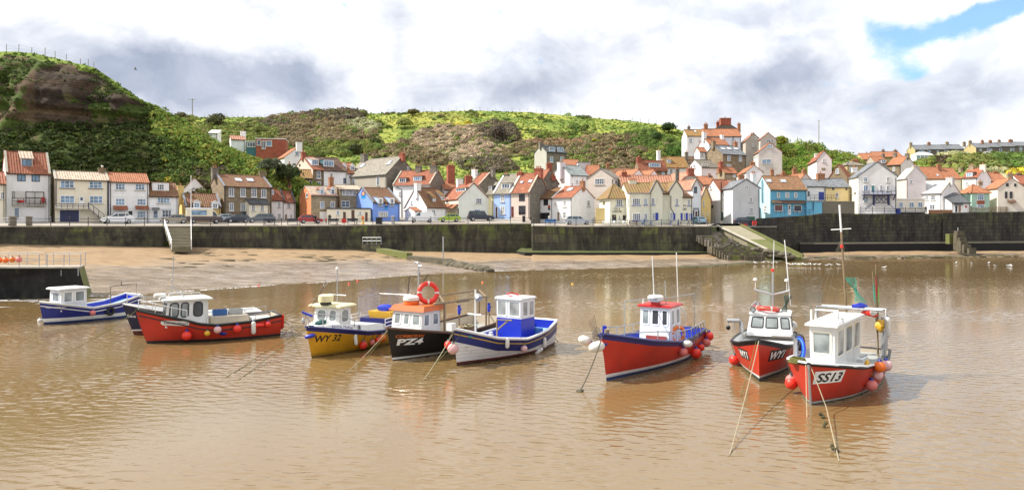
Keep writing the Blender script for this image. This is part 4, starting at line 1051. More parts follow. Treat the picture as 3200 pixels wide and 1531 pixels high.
 def sky(s,x0,y0,x1,y1,face='roof',pane=None):
  p0,n = s.planes[face]; u = Vector((0,0,1)).cross(n).normalized(); v = n.cross(u); xm,ym = (x0 + x1) / 2,(y0 + y1) / 2
  c = hit(xm,ym,p0,n); W = abs((hit(x1,ym,p0,n) - hit(x0,ym,p0,n)).dot(u)); Hh = abs((hit(xm,y0,p0,n) - hit(xm,y1,p0,n)).dot(v)); W = min(W * .9,1.2); Hh = min(Hh * .95,1.3)
  mb = MB(); mb.box(c + n * .06,(W,Hh,.12),LEAD,(u,v,n)); o = mb.build('skylight',s.root,off=s.root.location)
  pm = MB(); pm.box(c + n * .128,(W - .16,Hh - .16,.012),pane or SKYL,(u,v,n)); pm.build('pane',o,off=s.root.location); return o
 def dormer(s,x0,x1,yt,yb,face='roof',kind='flat',roofm=None,cheek=None,fw=None,wy=None,nx=2,ny=1,fr=FRAMEW,pane=PANE,rise=.0,back=6.0,over=.12,frontm=None):
  """Dormer whose front face spans x0..x1, yt..yb with its foot on the roof plane."""
  p0,n = s.planes[face]; u = Vector((0,0,1)).cross(n).normalized(); xm = (x0 + x1) / 2
  c = hit(xm,yb,p0,n); out = Vector((n.x,n.y,0)).normalized(); W = abs((hit(x1,yb,p0,n) - hit(x0,yb,p0,n)).dot(u)); zt = c.z + (yb - yt) * c.y / F
  Hh = zt - c.z; slope = math.hypot(n.x,n.y) / max(n.z,.05); run = Hh / max(slope,.2); rt = roofm or s.roofm; ck = cheek or LEAD; fm = frontm or WHITE
  run = min(run,back); Z = Vector((0,0,1)); off = s.root.location; mb = MB()
  fl,frr = c - u * W / 2,c + u * W / 2; o = out * .04
  mb.poly([fl + o,frr + o,frr + o + Z * Hh,fl + o + Z * Hh],fm)
  bl,br = fl - out * run + Z * Hh,frr - out * run + Z * Hh
  mb.poly([fl + o + Z * Hh,bl,fl + o],ck); mb.poly([frr + o,br,frr + o + Z * Hh],ck)
  dm = mb.build('dormer',s.root,off=off); rm = MB()
  a,b = fl + Z * Hh + out * .16 - u * over,frr + Z * Hh + out * .16 + u * over; e,f_ = bl - u * over,br + u * over
  if kind == 'gable':
   r_ = rise or W * .4; ra = (a + b) / 2 + Z * r_; rb2 = (e + f_) / 2 + Z * r_ - out * min(r_ / max(slope,.2),3)
   gm = MB();
   for p,q in ((a,ra),(ra,b)): pass
   L1 = (ra - a).length; D1 = (rb2 - ra).length
   rm.poly([e,a,ra,rb2],rt,[(0,0),(D1,0),(D1,L1),(0,L1)]); rm.poly([b,f_,rb2,ra],rt,[(0,0),(D1,0),(D1,L1),(0,L1)])
   rm.poly([a - out * .12,b - out * .12,ra - out * .12],fm); rm.tube([a,ra,b],.05,fr,5)
  elif kind == 'shed':
   rr_ = rise or .5; e2,f2 = e + Z * rr_,f_ + Z * rr_; e2 -= out * rr_ / max(slope,.2); f2 -= out * rr_ / max(slope,.2)
   D1 = (e2 - a).length; rm.prism([a,b,f2,e2],(0,0,.07),rt); rm.uv[1 if len(rm.uv) > 1 else 0] = [(0,0),(W,0),(W,D1),(0,D1)]
   rm.poly([fl + Z * Hh,e2 - Z * rr_ * 0,fl - out * run + Z * Hh],ck); rm.poly([frr + Z * Hh,frr - out * run + Z * Hh,f2],ck)
  else: rm.prism([a,b,f_,e],(0,0,.12),rt)
  rm.build('dormer_roof',dm,off=off)
  inset = fw if fw is not None else .1; wh = wy or (.16,.10)
  x0w,x1w = x0 + (x1 - x0) * inset,x1 - (x1 - x0) * inset; y0w,y1w = yt + (yb - yt) * wh[0],yb - (yb - yt) * wh[1]
  # window as a sub-part of the dormer: frame with its panes in one mesh
  cc = c + o + Z * Hh * (1 - (wh[0] + 1 - wh[1]) / 2) ; Ww = W * (1 - 2 * inset); Hw = Hh * (1 - wh[0] - wh[1]); wm = MB(); ax = (u,out,Z); f = min(.08,.12 * min(Ww,Hw) + .02)
  wm.poly([cc + out * .012 - u * Ww / 2 - Z * Hw / 2,cc + out * .012 + u * Ww / 2 - Z * Hw / 2,cc + out * .012 + u * Ww / 2 + Z * Hw / 2,cc + out * .012 - u * Ww / 2 + Z * Hw / 2],pane)
  for sx in (-1,1): wm.box(cc + out * .025 + u * sx * (Ww / 2 - f / 2),(f,.05,Hw),fr,ax)
  for sz in (-1,1): wm.box(cc + out * .025 + Z * sz * (Hw / 2 - f / 2),(Ww - 2 * f - .002,.046,f),fr,ax)
  for i in range(1,nx): wm.box(cc + out * .02 + u * (Ww * i / nx - Ww / 2),(f * .8,.04,Hw - 2 * f - .002),fr,ax)
  for i in range(1,ny): wm.box(cc + out * .018 + Z * (Hw * i / ny - Hw / 2),(Ww - 2 * f - .002,.034,f * .6),fr,ax)
  wm.build('window',dm,off=off); return dm
 def pipe(s,face,pts,mat=BLACK,r=.06,name='drainpipe'):
  p0,n,u = s.frame3(face); mb = MB(); mb.tube([hit(x,y,p0,n) + n * (r + .01) for x,y in pts],r,mat,6); return mb.build(name,s.root,off=s.root.location)
 def letter(s,face,txt,x0,x1,ybase,size_px,mat,name='lettering',shear=0.0):
  p0,n,u = s.frame3(face); c0 = hit(x0,ybase,p0,n); c1 = hit(x1,ybase,p0,n); W = (c1 - c0).dot(u); vs,fs,w0 = text_mesh(txt,1.0,shear,.012); ky = size_px * c0.y / F / .73; kx = W / w0; Z = Vector((0,0,1)); mb = MB()
  c0 = Vector((c0.x,c0.y,zpy(ybase,c0.y)))
  mb.add([c0 + n * .03 + u * (a * kx) + Z * (b * ky) for a,b in vs],fs,mat); return mb.build(name,s.root,off=s.root.location)
 def railing(s,face,x0,x1,yt,yb,out,mat=BLACK,n=5,name='balcony',floor=None,slats=False):
  p0,nn,u = s.frame3(face); a = hit(x0,yb,p0,nn); b = hit(x1,yb,p0,nn); b.z = a.z; Hh = (yb - yt) * a.y / F; Z = Vector((0,0,1)); mb = MB(); o = nn * out
  if floor: mb.prism([a,b,b + o,a + o],(0,0,-.14),floor)
  pts = [a + o + (b - a) * (i / n) for i in range(n + 1)]
  for q in pts: mb.tube([q,q + Z * Hh],.035,mat,5)
  for q in (a,b): mb.tube([q + Z * Hh,q + o + Z * Hh],.03,mat,5)
  for k in (.55,1.0): mb.tube([a + o + Z * Hh * k,b + o + Z * Hh * k],.035,mat,5)
  return mb.build(name,s.root,off=s.root.location)
def par_loc(o):
 while o.parent: o = o.parent
 return o.location
SKYL = glassy('skylight_pane',(.55,.58,.62),.12)
# ------------------------------------------------------------------ the village
def W_(r,g_,b): return render_wall((r,g_,b))
WW = W_(.80,.80,.80); WC = W_(.76,.70,.56); WB_ = W_(.60,.56,.47); WPK = W_(.62,.52,.45); WYE = W_(.68,.50,.20); WYC = W_(.72,.66,.42); WPUB = W_(.72,.715,.585)
WBL = W_(.20,.34,.78); WPB = W_(.36,.50,.82); WAQ = W_(.13,.40,.58); WAQLIT = W_(.42,.66,.72); WGN = W_(.38,.56,.46); WPI = W_(.72,.66,.66); WOR = W_(.60,.22,.09); WGR = W_(.55,.55,.55); WBG = W_(.60,.54,.48); WST = W_(.40,.36,.30); WSY = W_(.42,.34,.16); WTEAL = W_(.05,.16,.2)
DRED = paint('dark_red_paint',(.13,.015,.012),.45,.15); DGREEN = paint('dark_green_paint',(.02,.09,.06),.45,.2); DGREY = paint('blue_grey_paint',(.22,.28,.36),.5,.1); BLUEP = paint('royal_blue_paint',(.02,.05,.34),.4,.15); REDTRIM = paint('red_trim',(.45,.05,.04),.5,.15); KAYAK = paint('red_plastic',(.5,.04,.03),.4,.1); DBROWN = paint('brown_paint',(.10,.045,.03),.5,.2)
def absorb(main,*others):
 """Merge further wings into one building."""
 for h in others:
  dlt = h.root.location - main.root.location
  for c in list(h.root.children): c.parent = main.root; c.location = dlt
  bpy.data.objects.remove(h.root); h.root = main.root
  h._moved = True
 return main
def q_(px,off=11): return Zq(px) + off
# --- quayside, from the far end of the harbour --------------------------------
h = House('house','pale house half cut off by the edge of the photo, beside the tall white house','R',17,108,38,-90,7,575,540,692,'side',WC,TRED)
h.win('front',2,600,14,622)
h = House('house','tall white house with a red tiled roof, balcony and white garage door','L',20,110,38,157,7.5,539,475,692,'side',WW,TRED,verge=COPING)
h.dormer(67,101,497,520,kind='shed',roofm=TPALE,fr=FRAMED,pane=PANEB,fw=.06,wy=(.05,.05),nx=2,rise=1.3,over=.2)
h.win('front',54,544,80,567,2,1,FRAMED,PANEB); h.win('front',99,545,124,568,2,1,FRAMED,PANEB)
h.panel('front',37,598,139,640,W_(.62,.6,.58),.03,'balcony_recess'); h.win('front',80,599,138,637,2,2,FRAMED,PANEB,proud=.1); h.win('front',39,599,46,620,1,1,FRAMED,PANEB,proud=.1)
h.railing('front',37,142,619,640,.6,FRAMED,6,floor=COPING)
c,u,n,a_,b_ = h.rect('front',48,623,80,636); mb = MB(); mb.ball(c + n * .35,.5,KAYAK,14,8,(1.25,.5,.42)); solo(mb,'kayak','red inflatable kayak lying on the balcony of the tall white house','kayak',smooth=True)
c,u,n,a_,b_ = h.rect('front',128,620,140,638); mb = MB(); mb.box(c + n * .3,(.5,.45,.08),KAYAK); mb.box(c + n * .15 + Vector((0,0,.3)),(.5,.08,.6),KAYAK)
for x in (-.2,.2):
 for y in (-.18,.18): mb.box(c + n * .3 + Vector((x,y,-.22)),(.05,.05,.4),KAYAK)
solo(mb,'balcony_chair','red chair on the balcony of the tall white house','chair')
h.garage('front',81,651,138,690,WHITE,WHITE); h.door('front',44,649,61,686,DGREY); h.panel('front',83,642,137,647,COPING,.05,'beam')
A1 = h
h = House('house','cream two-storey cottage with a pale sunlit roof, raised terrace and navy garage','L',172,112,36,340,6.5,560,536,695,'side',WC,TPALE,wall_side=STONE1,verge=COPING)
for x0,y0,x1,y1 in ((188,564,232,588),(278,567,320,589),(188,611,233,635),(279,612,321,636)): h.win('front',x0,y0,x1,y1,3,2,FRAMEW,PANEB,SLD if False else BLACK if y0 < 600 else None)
h.door('front',247,614,263,640,WHITE,panes=True); h.railing('front',173,275,637,652,1.3,NAVY,6,'terrace',COPING); h.garage('front',187,657,247,694,NAVY,WHITE)
c,u,n,a_,b_ = h.rect('front',276,640,322,690); mb = MB(); p0 = hit(274,652,*h.planes['front']) + n * 1.0; p1 = hit(322,690,*h.planes['front']) + n * 1.0
for k in (0,.95): mb.tube([p0 + Vector((0,0,k)),p1 + Vector((0,0,k))],.04,NAVY,5)
for f in (0,.33,.66,1): q = p0.lerp(p1,f); mb.tube([q - Vector((0,0,.3)),q + Vector((0,0,.95))],.04,NAVY,5)
for i in range(11): q = p0.lerp(p1,(i + .5) / 11); mb.box(q - n * .45,(.35,.9,.06),COPING,(u,n,Vector((0,0,1))))
mb.build('outside_stair',h.root,off=h.root.location); h.chimney(309,329,529,mat=STONE1,pots=1); h.pipe('front',[(175,566),(175,640)]); h.pipe('front',[(338,566),(338,690)],NAVY)
h = House('house','white cottage with a plain terracotta roof and two small red pent roofs over its windows','L',341,h.B.y,34,465,6.5,568,541,697,'side',WW,TORG)
for x0,y0,x1,y1 in ((360,573,391,594),(422,575,453,595),(361,620,390,642),(428,621,456,642),(428,660,456,681)): h.win('front',x0,y0,x1,y1,3,2,FRAMEW,PANEB)
h.canopy('front',353,644,398,657,TRED,.9); h.canopy('front',422,645,464,655,TRED,.9); h.door('front',400,658,415,692,BLACK); h.garage('front',355,664,390,692,DGREY)
h.panel('front',357,613,394,615,WHITE,.08,'lintel'); h.panel('front',424,614,460,616,WHITE,.08,'lintel'); h.pipe('front',[(345,572),(345,690)])
h = House('house','white cottage with a wide white dormer in its brown-red roof and a gabled porch','L',466,h.B.y,33,557,6.5,612,572,696,'side',WW,TBRN)
h.dormer(476,528,571,596,fw=.3,wy=(.2,.05),nx=3,ny=2,frontm=WHITE,pane=PANE,cheek=WHITE,over=.25)
h.win('front',491,617,531,636,4,2,FRAMEW,PANEB); h.win('front',506,656,536,679,3,2,FRAMEW,PANE); h.door('front',478,657,494,682,DGREY,panes=True); h.canopy('front',474,650,498,656,SLG,.7,'porch_roof'); h.panel('front',504,654,537,656,LEAD,.06,'lintel')
h = House('house','low yellow cottage with two arched dormers, behind the ice cream van','L',580,124,32,690,7,646,606,697,'side',WYE,TBRN,verge=LEAD)
h.dormer(604,626,632,651,kind='gable',fw=.12,wy=(.1,.06),nx=2,ny=2,pane=PANEB,rise=.35); h.dormer(662,682,634,652,kind='gable',fw=.12,wy=(.1,.06),nx=2,ny=2,rise=.35)
h.chimney(555,573,583,f=0,mat=WYE,pots=1,yb=640); h.pipe('front',[(582,650),(582,695)])
h = House('house','white gable with a brown-red roof, tucked behind the low yellow cottage','L',573,133,28,643,7,592,557,640,'gable',WW,TBRN); h.panel('front',602,588,609,591,BLACK,.04,'vent')
h.chimney(526,538,556,f=.9,mat=STONE2,pots=1); h.chimney(568,580,549,f=.35,mat=BRICKO,pots=2)
h = House('house','large brown stone house with two rows of white sash windows and two skylights','L',700,129,38,849,9.0,582,546,692,'side',STONE1,TBRN,verge=LEAD)
for x0,y0,x1,y1 in ((715,587,731,614),(751,588,767,615),(786,588,802,616),(816,591,832,618),(716,634,730,659),(752,635,767,659)): h.win('front',x0,y0,x1,y1,2,4,FRAMEW,PANE,WHITE)
h.chimney(662,681,527,f=0.02,mat=STONE2,pots=2,deep=.9); h.chimney(810,829,538,f=.97,mat=STONE1,pots=0); h.sky(733,557,757,569); h.sky(770,558,793,569)
h.door('front',755,664,771,692,paint('teal_door',(.04,.16,.24),.4),panes=True); h.win('front',717,676,744,694,3,1,FRAMEW,PANED); h.canopy('front',753,660,774,666,SLD,.6,'porch_roof'); h.pipe('front',[(703,586),(703,692)])
e = House('x','x','L',778,129.8,38,842,2.0,637,622,692,'mono',WC,SLD); e.win('front',786,639,797,660,2,3,FRAMEW,PANED); e.win('front',814,640,825,661,2,3,FRAMEW,PANED); e.win('front',786,676,800,692,2,1,FRAMEW,PANE); absorb(h,e)
h = House('house','narrow white cottage joined to the brown stone house, red roof with a small dormer','L',846,136.6,33,888,6,625,587,692,'side',WW,TRED,verge=SLD)
h.win('front',868,631,877,649,2,3,FRAMEW,PANE); h.win('front',841,638,849,649,1,2); h.win('front',841,666,849,682,2,2); h.win('front',868,667,878,684,2,3); h.dormer(849,856,592,609,nx=1,pane=PANEB)
h = House('house','white end cottage with a red roof and brick chimney, next to the orange gable','L',888,h.B.y,33,923,6,631,595,692,'side',WW,TRED,verge=SLD)
h.win('front',897,635,908,650,2,2); h.door('front',889,669,898,690,WOOD); h.win('front',907,670,912,682,1,2); h.chimney(900,909,580,f=.9,mat=BRICKO,pots=1)
h = House('house','stone-fronted house with an orange gable end and two little dormers in its pale roof','L',972,135,35,1054,936,610,583,692,'side',STONE3,TPALE,wall_side=WOR)
h.dormer(999,1013,592,608,kind='gable',fw=.1,wy=(.05,.05),nx=1,ny=2,pane=PANEB,rise=.45,roofm=TRED); h.dormer(1033,1047,591,608,kind='gable',fw=.1,wy=(.05,.05),nx=1,ny=2,rise=.45,roofm=TRED)
h.panel('front',973,608,1053,611,REDTRIM,.1,'fascia'); h.win('front',1000,630,1013,652,2,3,FRAMEW,PANEB); h.win('front',1033,630,1046,649,2,3); h.win('left',957,603,963,618,1,1,FRAMEW,PANE); h.garage('front',1001,664,1018,690,WHITE,WHITE); h.chimney(1028,1041,557,mat=BRICKO,pots=1)
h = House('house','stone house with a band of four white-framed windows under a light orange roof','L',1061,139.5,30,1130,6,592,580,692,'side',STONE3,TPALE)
h.win('front',1069,595,1114,611,4,1,FRAMEW,PANEC); h.win('front',1067,628,1092,648,2,2,FRAMEW,PANE)
h = House('house','bright blue house with a brown roof and blue arched signs','L',1165,136,38,1249,1098,632,588,693,'side',WBL,TBRN,verge=LEAD)
for x0,x1 in ((1181,1197),(1217,1233)): h.dormer(x0,x1,617,636,fw=.2,wy=(.28,.02),nx=1,ny=2,frontm=WHITE,cheek=WPB,kind='shed',roofm=TBRN,rise=.3); h.win('front',x0 + 2,632,x1 - 3,644,1,2,FRAMEW,PANE)
h.win('front',1183,662,1212,677,4,2,FRAMEW,PANEC)
SIGNB = paint('sign_blue',(.02,.28,.62),.4); SIGNN = paint('sign_navy',(.01,.03,.2),.4); SIGNO = paint('sign_peach',(.7,.35,.2),.5)
def arch_sign(hh,face,x0,y0,x1,y1):
 c,u,n,W,Hh = hh.rect(face,x0,y0,x1,y1); Z = Vector((0,0,1)); mb = MB()
 def arch(r,z0,mat,pr):
  pts = [c + n * pr + u * (-r) + Z * z0] + [c + n * pr + u * (-r * math.cos(a)) + Z * (Hh / 2 - W / 2 + r * math.sin(a)) for a in (PI * i / 10 for i in range(11))] + [c + n * pr + u * r + Z * z0]
  mb.poly(pts[::-1] if False else pts,mat)
 mb.box(c - Z * (W / 4) + n * .02,(W,.04,Hh - W / 2),SIGNB,(u,n,Z)); arch(W / 2,Hh / 2 - W / 2,SIGNN,.05); arch(W * .34,Hh / 2 - W * .62,SIGNO,.06); mb.box(c - Z * (Hh * .02) + n * .045,(W,.02,W * .35),SIGNN,(u,n,Z))
 mb.build('sign',hh.root,off=hh.root.location)
arch_sign(h,'left',1130,594,1142,620); arch_sign(h,'front',1202,635,1212,655)
h = House('toilet_block','low white flat-roofed block with three dark doorways, in front of the blue house','L',1021,133,12,1158,4.5,652,652,695,'flat',WC,SLD,cat='public toilets')
for x0,x1,y0 in ((1071,1082,662),(1097,1109,656),(1140,1150,663)): h.door('front',x0,y0,x1,692,DBROWN,None,handle=False)
h.win('front',1052,658,1060,672,1,1,FRAMEW,PANEB); h.win('front',1121,659,1130,672,1,1,FRAMEW,PANEC); h.panel('front',1022,650,1157,654,SLD,.1,'fascia'); h.panel('front',1113,666,1118,671,WHITE,.03,'notice')
h = House('house','white cottage with a rounded chimney gable, brown roof and two sloping dormers','L',1334,140,46,1395,1266,646,587,690,'side',WW,TBRN,verge=None)
h.dormer(1352,1362,620,630,kind='shed',roofm=TOCHRE,fw=.1,wy=(.1,.1),nx=2,ny=2,rise=1.3); h.dormer(1380,1389,614,626,kind='shed',roofm=TOCHRE,fw=.1,wy=(.1,.1),nx=2,rise=1.2)
h.chimney(1296,1314,575,f=0.0,mat=WW,pots=1,yb=620); h.win('left',1284,628,1288,638,1,1); h.win('left',1329,656,1332,667,1,1); h.win('front',1349,656,1360,670,2,2)
e = House('x','x','L',1296,137.5,30,1316,1266,660,650,692,'side',WW,TORG); e.door('front',1308,662,1315,690,DBROWN); absorb(h,e)
h = House('house','tall plain white block with dormers and stone chimneys, behind the blue house','R',1345,150,-25,1229,1392,575,533,692,'side',WW,TRED,wall_side=STONE2,verge=COPING)
h.dormer(1247,1269,557,571,fw=.08,wy=(.05,.05),nx=3,cheek=SLG,frontm=WHITE); h.dormer(1292,1318,551,566,fw=.05,wy=(.05,.05),nx=4,pane=PANEB,cheek=SLG); h.chimney(1299,1318,521,f=.55,mat=STONE2,pots=2); h.chimney(1344,1366,519,f=1.0,mat=STONE2,pots=2); h.win('front',1247,598,1254,611,2,2); h.pipe('front',[(1240,578),(1242,586),(1255,592),(1256,690)])
h = House('stone_hall','long grey stone hall with a big slate roof, red end chimney and two skylights','R',1208,155,-43,1085,1300,543,491,600,'side',WST,SLB,wall_side=STONE2,cat='hall')
h.chimney(1129,1148,484,f=.1,mat=STONE2,pots=1,deep=1.1); h.chimney(1247,1266,482,f=1.0,mat=BRICKR,pots=2); h.sky(1127,513,1139,524); h.sky(1210,504,1223,516); h.win('front',1103,558,1110,580,1,4,FRAMEW,PANE); h.win('front',1177,552,1186,580,1,4,FRAMEW,PANE); h.win('right',1272,521,1278,537,1,3)
h = House('house','pink gable-ended house with a stone front, standing above the orange gable','L',978,150,38,1012,915,530,489,595,'side',STONE1,TRED,wall_side=WPK)
h.dormer(974,995,499,517,fw=.05,wy=(.06,.04),nx=3,ny=1,cheek=W_(.5,.56,.62),kind='shed',roofm=TPALE,rise=.5,frontm=WHITE,pane=PANEB); h.win('front',990,535,1002,558,2,2,FRAMEW,PANE,WHITE); h.win('front',989,568,1003,582,2,1); h.chimney(942,953,478,f=0.0,mat=BRICKR,pots=1); h.win('left',935,513,939,521,1,1,FRAMED,PANED)
h = House('house','plain white house under a flat slate dormer, wall to wall with the pink gable house','L',1012,h.B.y,38,1084,9,532,492,600,'side',WW,TDRK)
h.dormer(1011,1043,500,521,fw=.04,wy=(.08,.04),nx=4,ny=1,cheek=WTEAL,frontm=WHITE,roofm=SLG,pane=PANEB); h.win('front',1032,541,1041,559,1,2,FRAMEW,PANEC); h.win('front',1073,557,1081,574,1,1,FRAMED,PANE)
h = House('house','small dark stone cottage with an ochre roof, at the end of the green slope','L',912,145,22,976,6,556,531,600,'side',STONE2,TOCHRE); h.win('front',916,559,928,572,1,1); h.win('front',937,560,947,574,1,1); h.door('front',966,566,975,580,DRED); h.chimney(899,909,515,f=0,mat=STONE2,pots=1)
h = House('house','white gable house with a broad white chimney, high up beside the green slope','L',888,163,32,968,7,492,463,560,'gable',WW,TORG); h.chimney(926,943,447,f=.02,mat=WW,pots=0,yb=475); h.win('front',922,474,934,487,2,1,FRAMEW,PANEB)
h = House('house','flat-roofed red brick house with a white-framed bay, on the slope','L',800,168,12,893,7,434,434,500,'flat',BRICKR,WHITE); h.win('front',803,438,815,455,1,1,FRAMEW,PANE); h.win('front',832,440,850,458,1,1,FRAMEW,PANEB,proud=.15); h.win('front',818,440,830,466,2,1,FRAMEW,PANE)
e = House('x','x','L',770,168.5,5,800,5,443,443,500,'flat',WTEAL,WHITE); e.win('front',772,445,798,460,3,1,FRAMEW,PANE); absorb(h,e)
h = House('house','small pink-roofed cottage with a tall white chimney, half hidden by the green slope','L',722,170,25,766,5,436,425,480,'side',WW,TPINK); h.chimney(752,767,413,f=1.0,mat=WW,pots=1,yb=470)
h = House('house','tiny white building mostly hidden by the crest of the green slope','L',652,172,10,680,4,416,408,450,'mono',WW,WHITE); h.win('front',656,419,664,427)
h = House('house','house with two orange dormer roofs, behind the slate hall gable','L',1045,162,30,1112,6,540,508,575,'side',WW,TORG)
h.dormer(1068,1083,516,532,kind='gable',nx=2,cheek=LEAD,rise=.5,roofm=TORG); h.dormer(1095,1108,518,532,kind='gable',nx=2,cheek=LEAD,rise=.5,roofm=TORG)
# --- centre of the quay -------------------------------------------------------
h = House('house','broad pale gable facing the quay with a long red roof and lean-to','L',1432,143,25,1528,1376,621,574,690,'gable',W_(.74,.76,.70),TRED,wall_side=WC,verge=COPING)
h.win('front',1487,620,1505,636,3,2,FRAMEW,PANE); h.win('front',1482,654,1501,672,3,2,FRAMEW,PANEB); h.canopy('left',1376,640,1431,653,TORG,1.2,'lean_to_roof'); h.win('left',1394,618,1402,635,1,2); h.panel('front',1430,652,1433,677,BLACK,.08,'drainpipe'); h.dormer(1427,1454,588,598,face='roofL',nx=4,fw=.04,wy=(.05,.05),cheek=LEAD,roofm=TORG,over=.2); h.chimney(1427,1446,562,f=.75,mat=WW,pots=0); h.chimney(1453,1475,553,f=.35,mat=BRICKR,pots=3)
h = House('house','orange roofed house with a very tall red brick chimney','L',1388,153,25,1434,6,592,567,640,'side',WW,TORG); h.chimney(1397,1420,520,f=.45,mat=BRICKR,pots=3,deep=1.0,yb=575)
h = House('house','red roofed house with a dark stone side wall and a plain grey chimney','R',1499,154,-42,1466,1566,578,541,640,'side',WW,TRED,wall_side=STONE2,verge=COPING); h.chimney(1475,1491,532,f=.15,mat=WW,pots=1); h.chimney(1535,1546,527,f=1.15,mat=STONE2,pots=0)
H28 = House('house','beige cottage with dark windows, dark red door and a red roof with two skylights','R',1655,141,-30,1597,8,601,543,683,'side',WPK,TRED,wall_side=STONE2,verge=COPING)
h = H28; h.win('front',1622,606,1640,629,2,1,FRAMED,PANED); h.win('front',1621,643,1642,671,2,1,FRAMED,PANED); h.door('front',1597,645,1606,679,DRED,None); h.sky(1625,567,1636,574); h.sky(1651,563,1664,572); h.chimney(1618,1634,541,f=.06,mat=BRICKR,pots=2,deep=1); h.chimney(1672,1695,529,f=1.0,mat=BRICKR,pots=3,deep=1.1)
h = House('house','pale blue cottage with a white dormer in its mossy roof and a dark door','R',1597,H28.A.y,-30,1543,8,603,546,683,'side',WPB,SLB,verge=WHITE)
h.win('front',1565,608,1576,631,2,2,FRAMEW,PANEC); h.win('front',1564,645,1578,669,2,2,FRAMEW,PANEC); h.door('front',1548,646,1556,681,DBROWN); h.dormer(1568,1594,573,590,nx=3,fw=.05,wy=(.08,.05),cheek=WHITE,over=.2); h.chimney(1573,1592,547,f=.2,mat=STONE2,pots=2)
h = House('house','narrow pale yellow cottage squeezed between the pale gable and the pale blue cottage','R',1543,h.A.y,-30,1520,7,607,572,684,'side',WYC,SLB); h.dormer(1528,1538,581,596,nx=2,fw=.06,wy=(.05,.05),cheek=SLD)
H30 = House('house','white cottage with a big white gable end, red roof and brick end chimney','R',1787,140,-40,1727,1858,617,583,694,'side',WW,TRED)
h = H30; h.win('front',1760,627,1770,647,1,2,FRAMEW,PANEC); h.win('front',1759,662,1770,683,1,2,FRAMEW,PANEC); h.door('front',1741,662,1750,691,WOOD); h.win('front',1735,629,1740,640,1,2,FRAMEW,PANED); h.win('right',1834,626,1844,646,1,3,FRAMEW,PANEC); h.chimney(1814,1827,568,f=.98,mat=BRICKO,pots=1); h.sky(1773,588,1790,598)
h = House('house','white cottage with black windows and a dark shop window, joined to the white gable cottage','R',1727,H30.A.y,-40,1658,7.6,620,588,692,'side',WW,TBRN,verge=WHITE)
h.win('front',1667,626,1681,643,2,1,FRAMED,PANED); h.win('front',1699,624,1713,642,2,1,FRAMED,PANED); h.win('front',1665,665,1717,685,5,1,FRAMED,PANED); h.panel('front',1714,642,1720,649,KAYAK,.06,'sign',.1); h.panel('front',1714,649,1720,656,DGREEN,.06,'sign',.1)
h = House('house','pale pink-white house with a grey-green slate roof and a wide chimney gable','L',1782,154,38,1838,1724,546,517,620,'side',WW,SLGRN,wall_side=WPI); h.chimney(1743,1765,510,f=0,mat=WPI,pots=0,yb=560,deep=1); h.win('front',1786,548,1791,557); h.win('front',1800,562,1806,573); h.win('front',1786,572,1791,582)
h = House('house','large plain beige gable block with one wide window, behind the lane','R',1917,147,-25,1835,1944,556,528,660,'gable',WBG,SLB,wall_side=WPI); h.win('front',1859,558,1888,577,4,2,FRAMEW,PANE); h.win('right',1921,562,1929,577,3,1,FRAMEW,PANE); h.pipe('front',[(1914,560),(1914,640)])
h = House('house','lone dark stone house with two big dormers, high on the hillside','L',1708,188,30,1770,1670,475,455,535,'side',STONE2,SLD,wall_side=W_(.42,.41,.37)); h.dormer(1716,1734,459,474,nx=3,fw=.03,wy=(.05,.05),pane=PANEB,cheek=SLD,roofm=SLD); h.dormer(1742,1760,460,475,nx=3,fw=.03,wy=(.05,.05),pane=PANEB,cheek=SLD,roofm=SLD); h.win('front',1719,490,1728,507,1,2,FRAMEW,PANEB,WHITE); h.win('front',1751,490,1760,502,1,2,FRAMEW,PANEB,WHITE); h.chimney(1684,1696,446,f=0,mat=STONE2,pots=1)
# --- the pub ------------------------------------------------------------------
SHUT = BLUEP
pub = House('pub','pale yellow harbour pub with olive roofs, two gables and blue shutters','L',1962,132.4,2,2132,8.5,605,574,702,'side',WPUB,TOLIVE,cat='pub')
pub.chimney(1965,1987,568,f=.03,mat=WPUB,pots=3,yb=606,deep=1.0)
e = House('x','x','L',1906,134,8,1963,7.5,616,577,702,'hip',WPUB,TOLIVE,over=.5)
e.win('front',1925,623,1946,644,3,3,FRAMEW,PANE,BLUEP); e.letter('front','COD &',1917,1938,655.5,6.0,BLACK); e.letter('front','LOBSTER',1913,1943,664.5,7.0,BLACK); e.panel('front',1913,671,1925,692,BLACK,.05,'menu_board'); e.panel('front',1946,673,1955,690,BLACK,.05,'menu_board'); e.win('front',1934,672,1939,684,1,2,FRAMEW,PANE,BLUEP); e.door('front',1956,669,1962,700,DBROWN)
g1 = House('x','x','L',2035,132.0,2,2071,7,602,566,702,'gable',WPUB,TOLIVE,over=.1,verge=LEAD); g2 = House('x','x','L',2094,132.0,4,2134,7,598,567,702,'gable',WPUB,TOLIVE,over=.1,verge=LEAD)
g1.win('front',2035,619,2046,640,2,3,FRAMEW,PANE,BLUEP); g1.win('front',2038,665,2047,688,2,3,FRAMEW,PANE); g1.panel('front',2048,665,2057,688,SHUT,.06,'shutter')
g2.win('front',2111,620,2120,642,2,3,FRAMEW,PANE,BLUEP); g2.win('front',2093,664,2103,687,2,3,FRAMEW,PANE); g2.panel('front',2104,666,2110,687,SHUT,.06,'shutter'); g2.pipe('front',[(2096,612),(2096,650),(2104,664),(2104,668)])
e2 = House('x','x','L',2133,132.3,14,2164,7,616,596,702,'side',WPUB,TBRN)
e2.win('front',2148,624,2157,643,2,3,FRAMEW,PANE,BLUEP)
for x in (2126,2142): pass
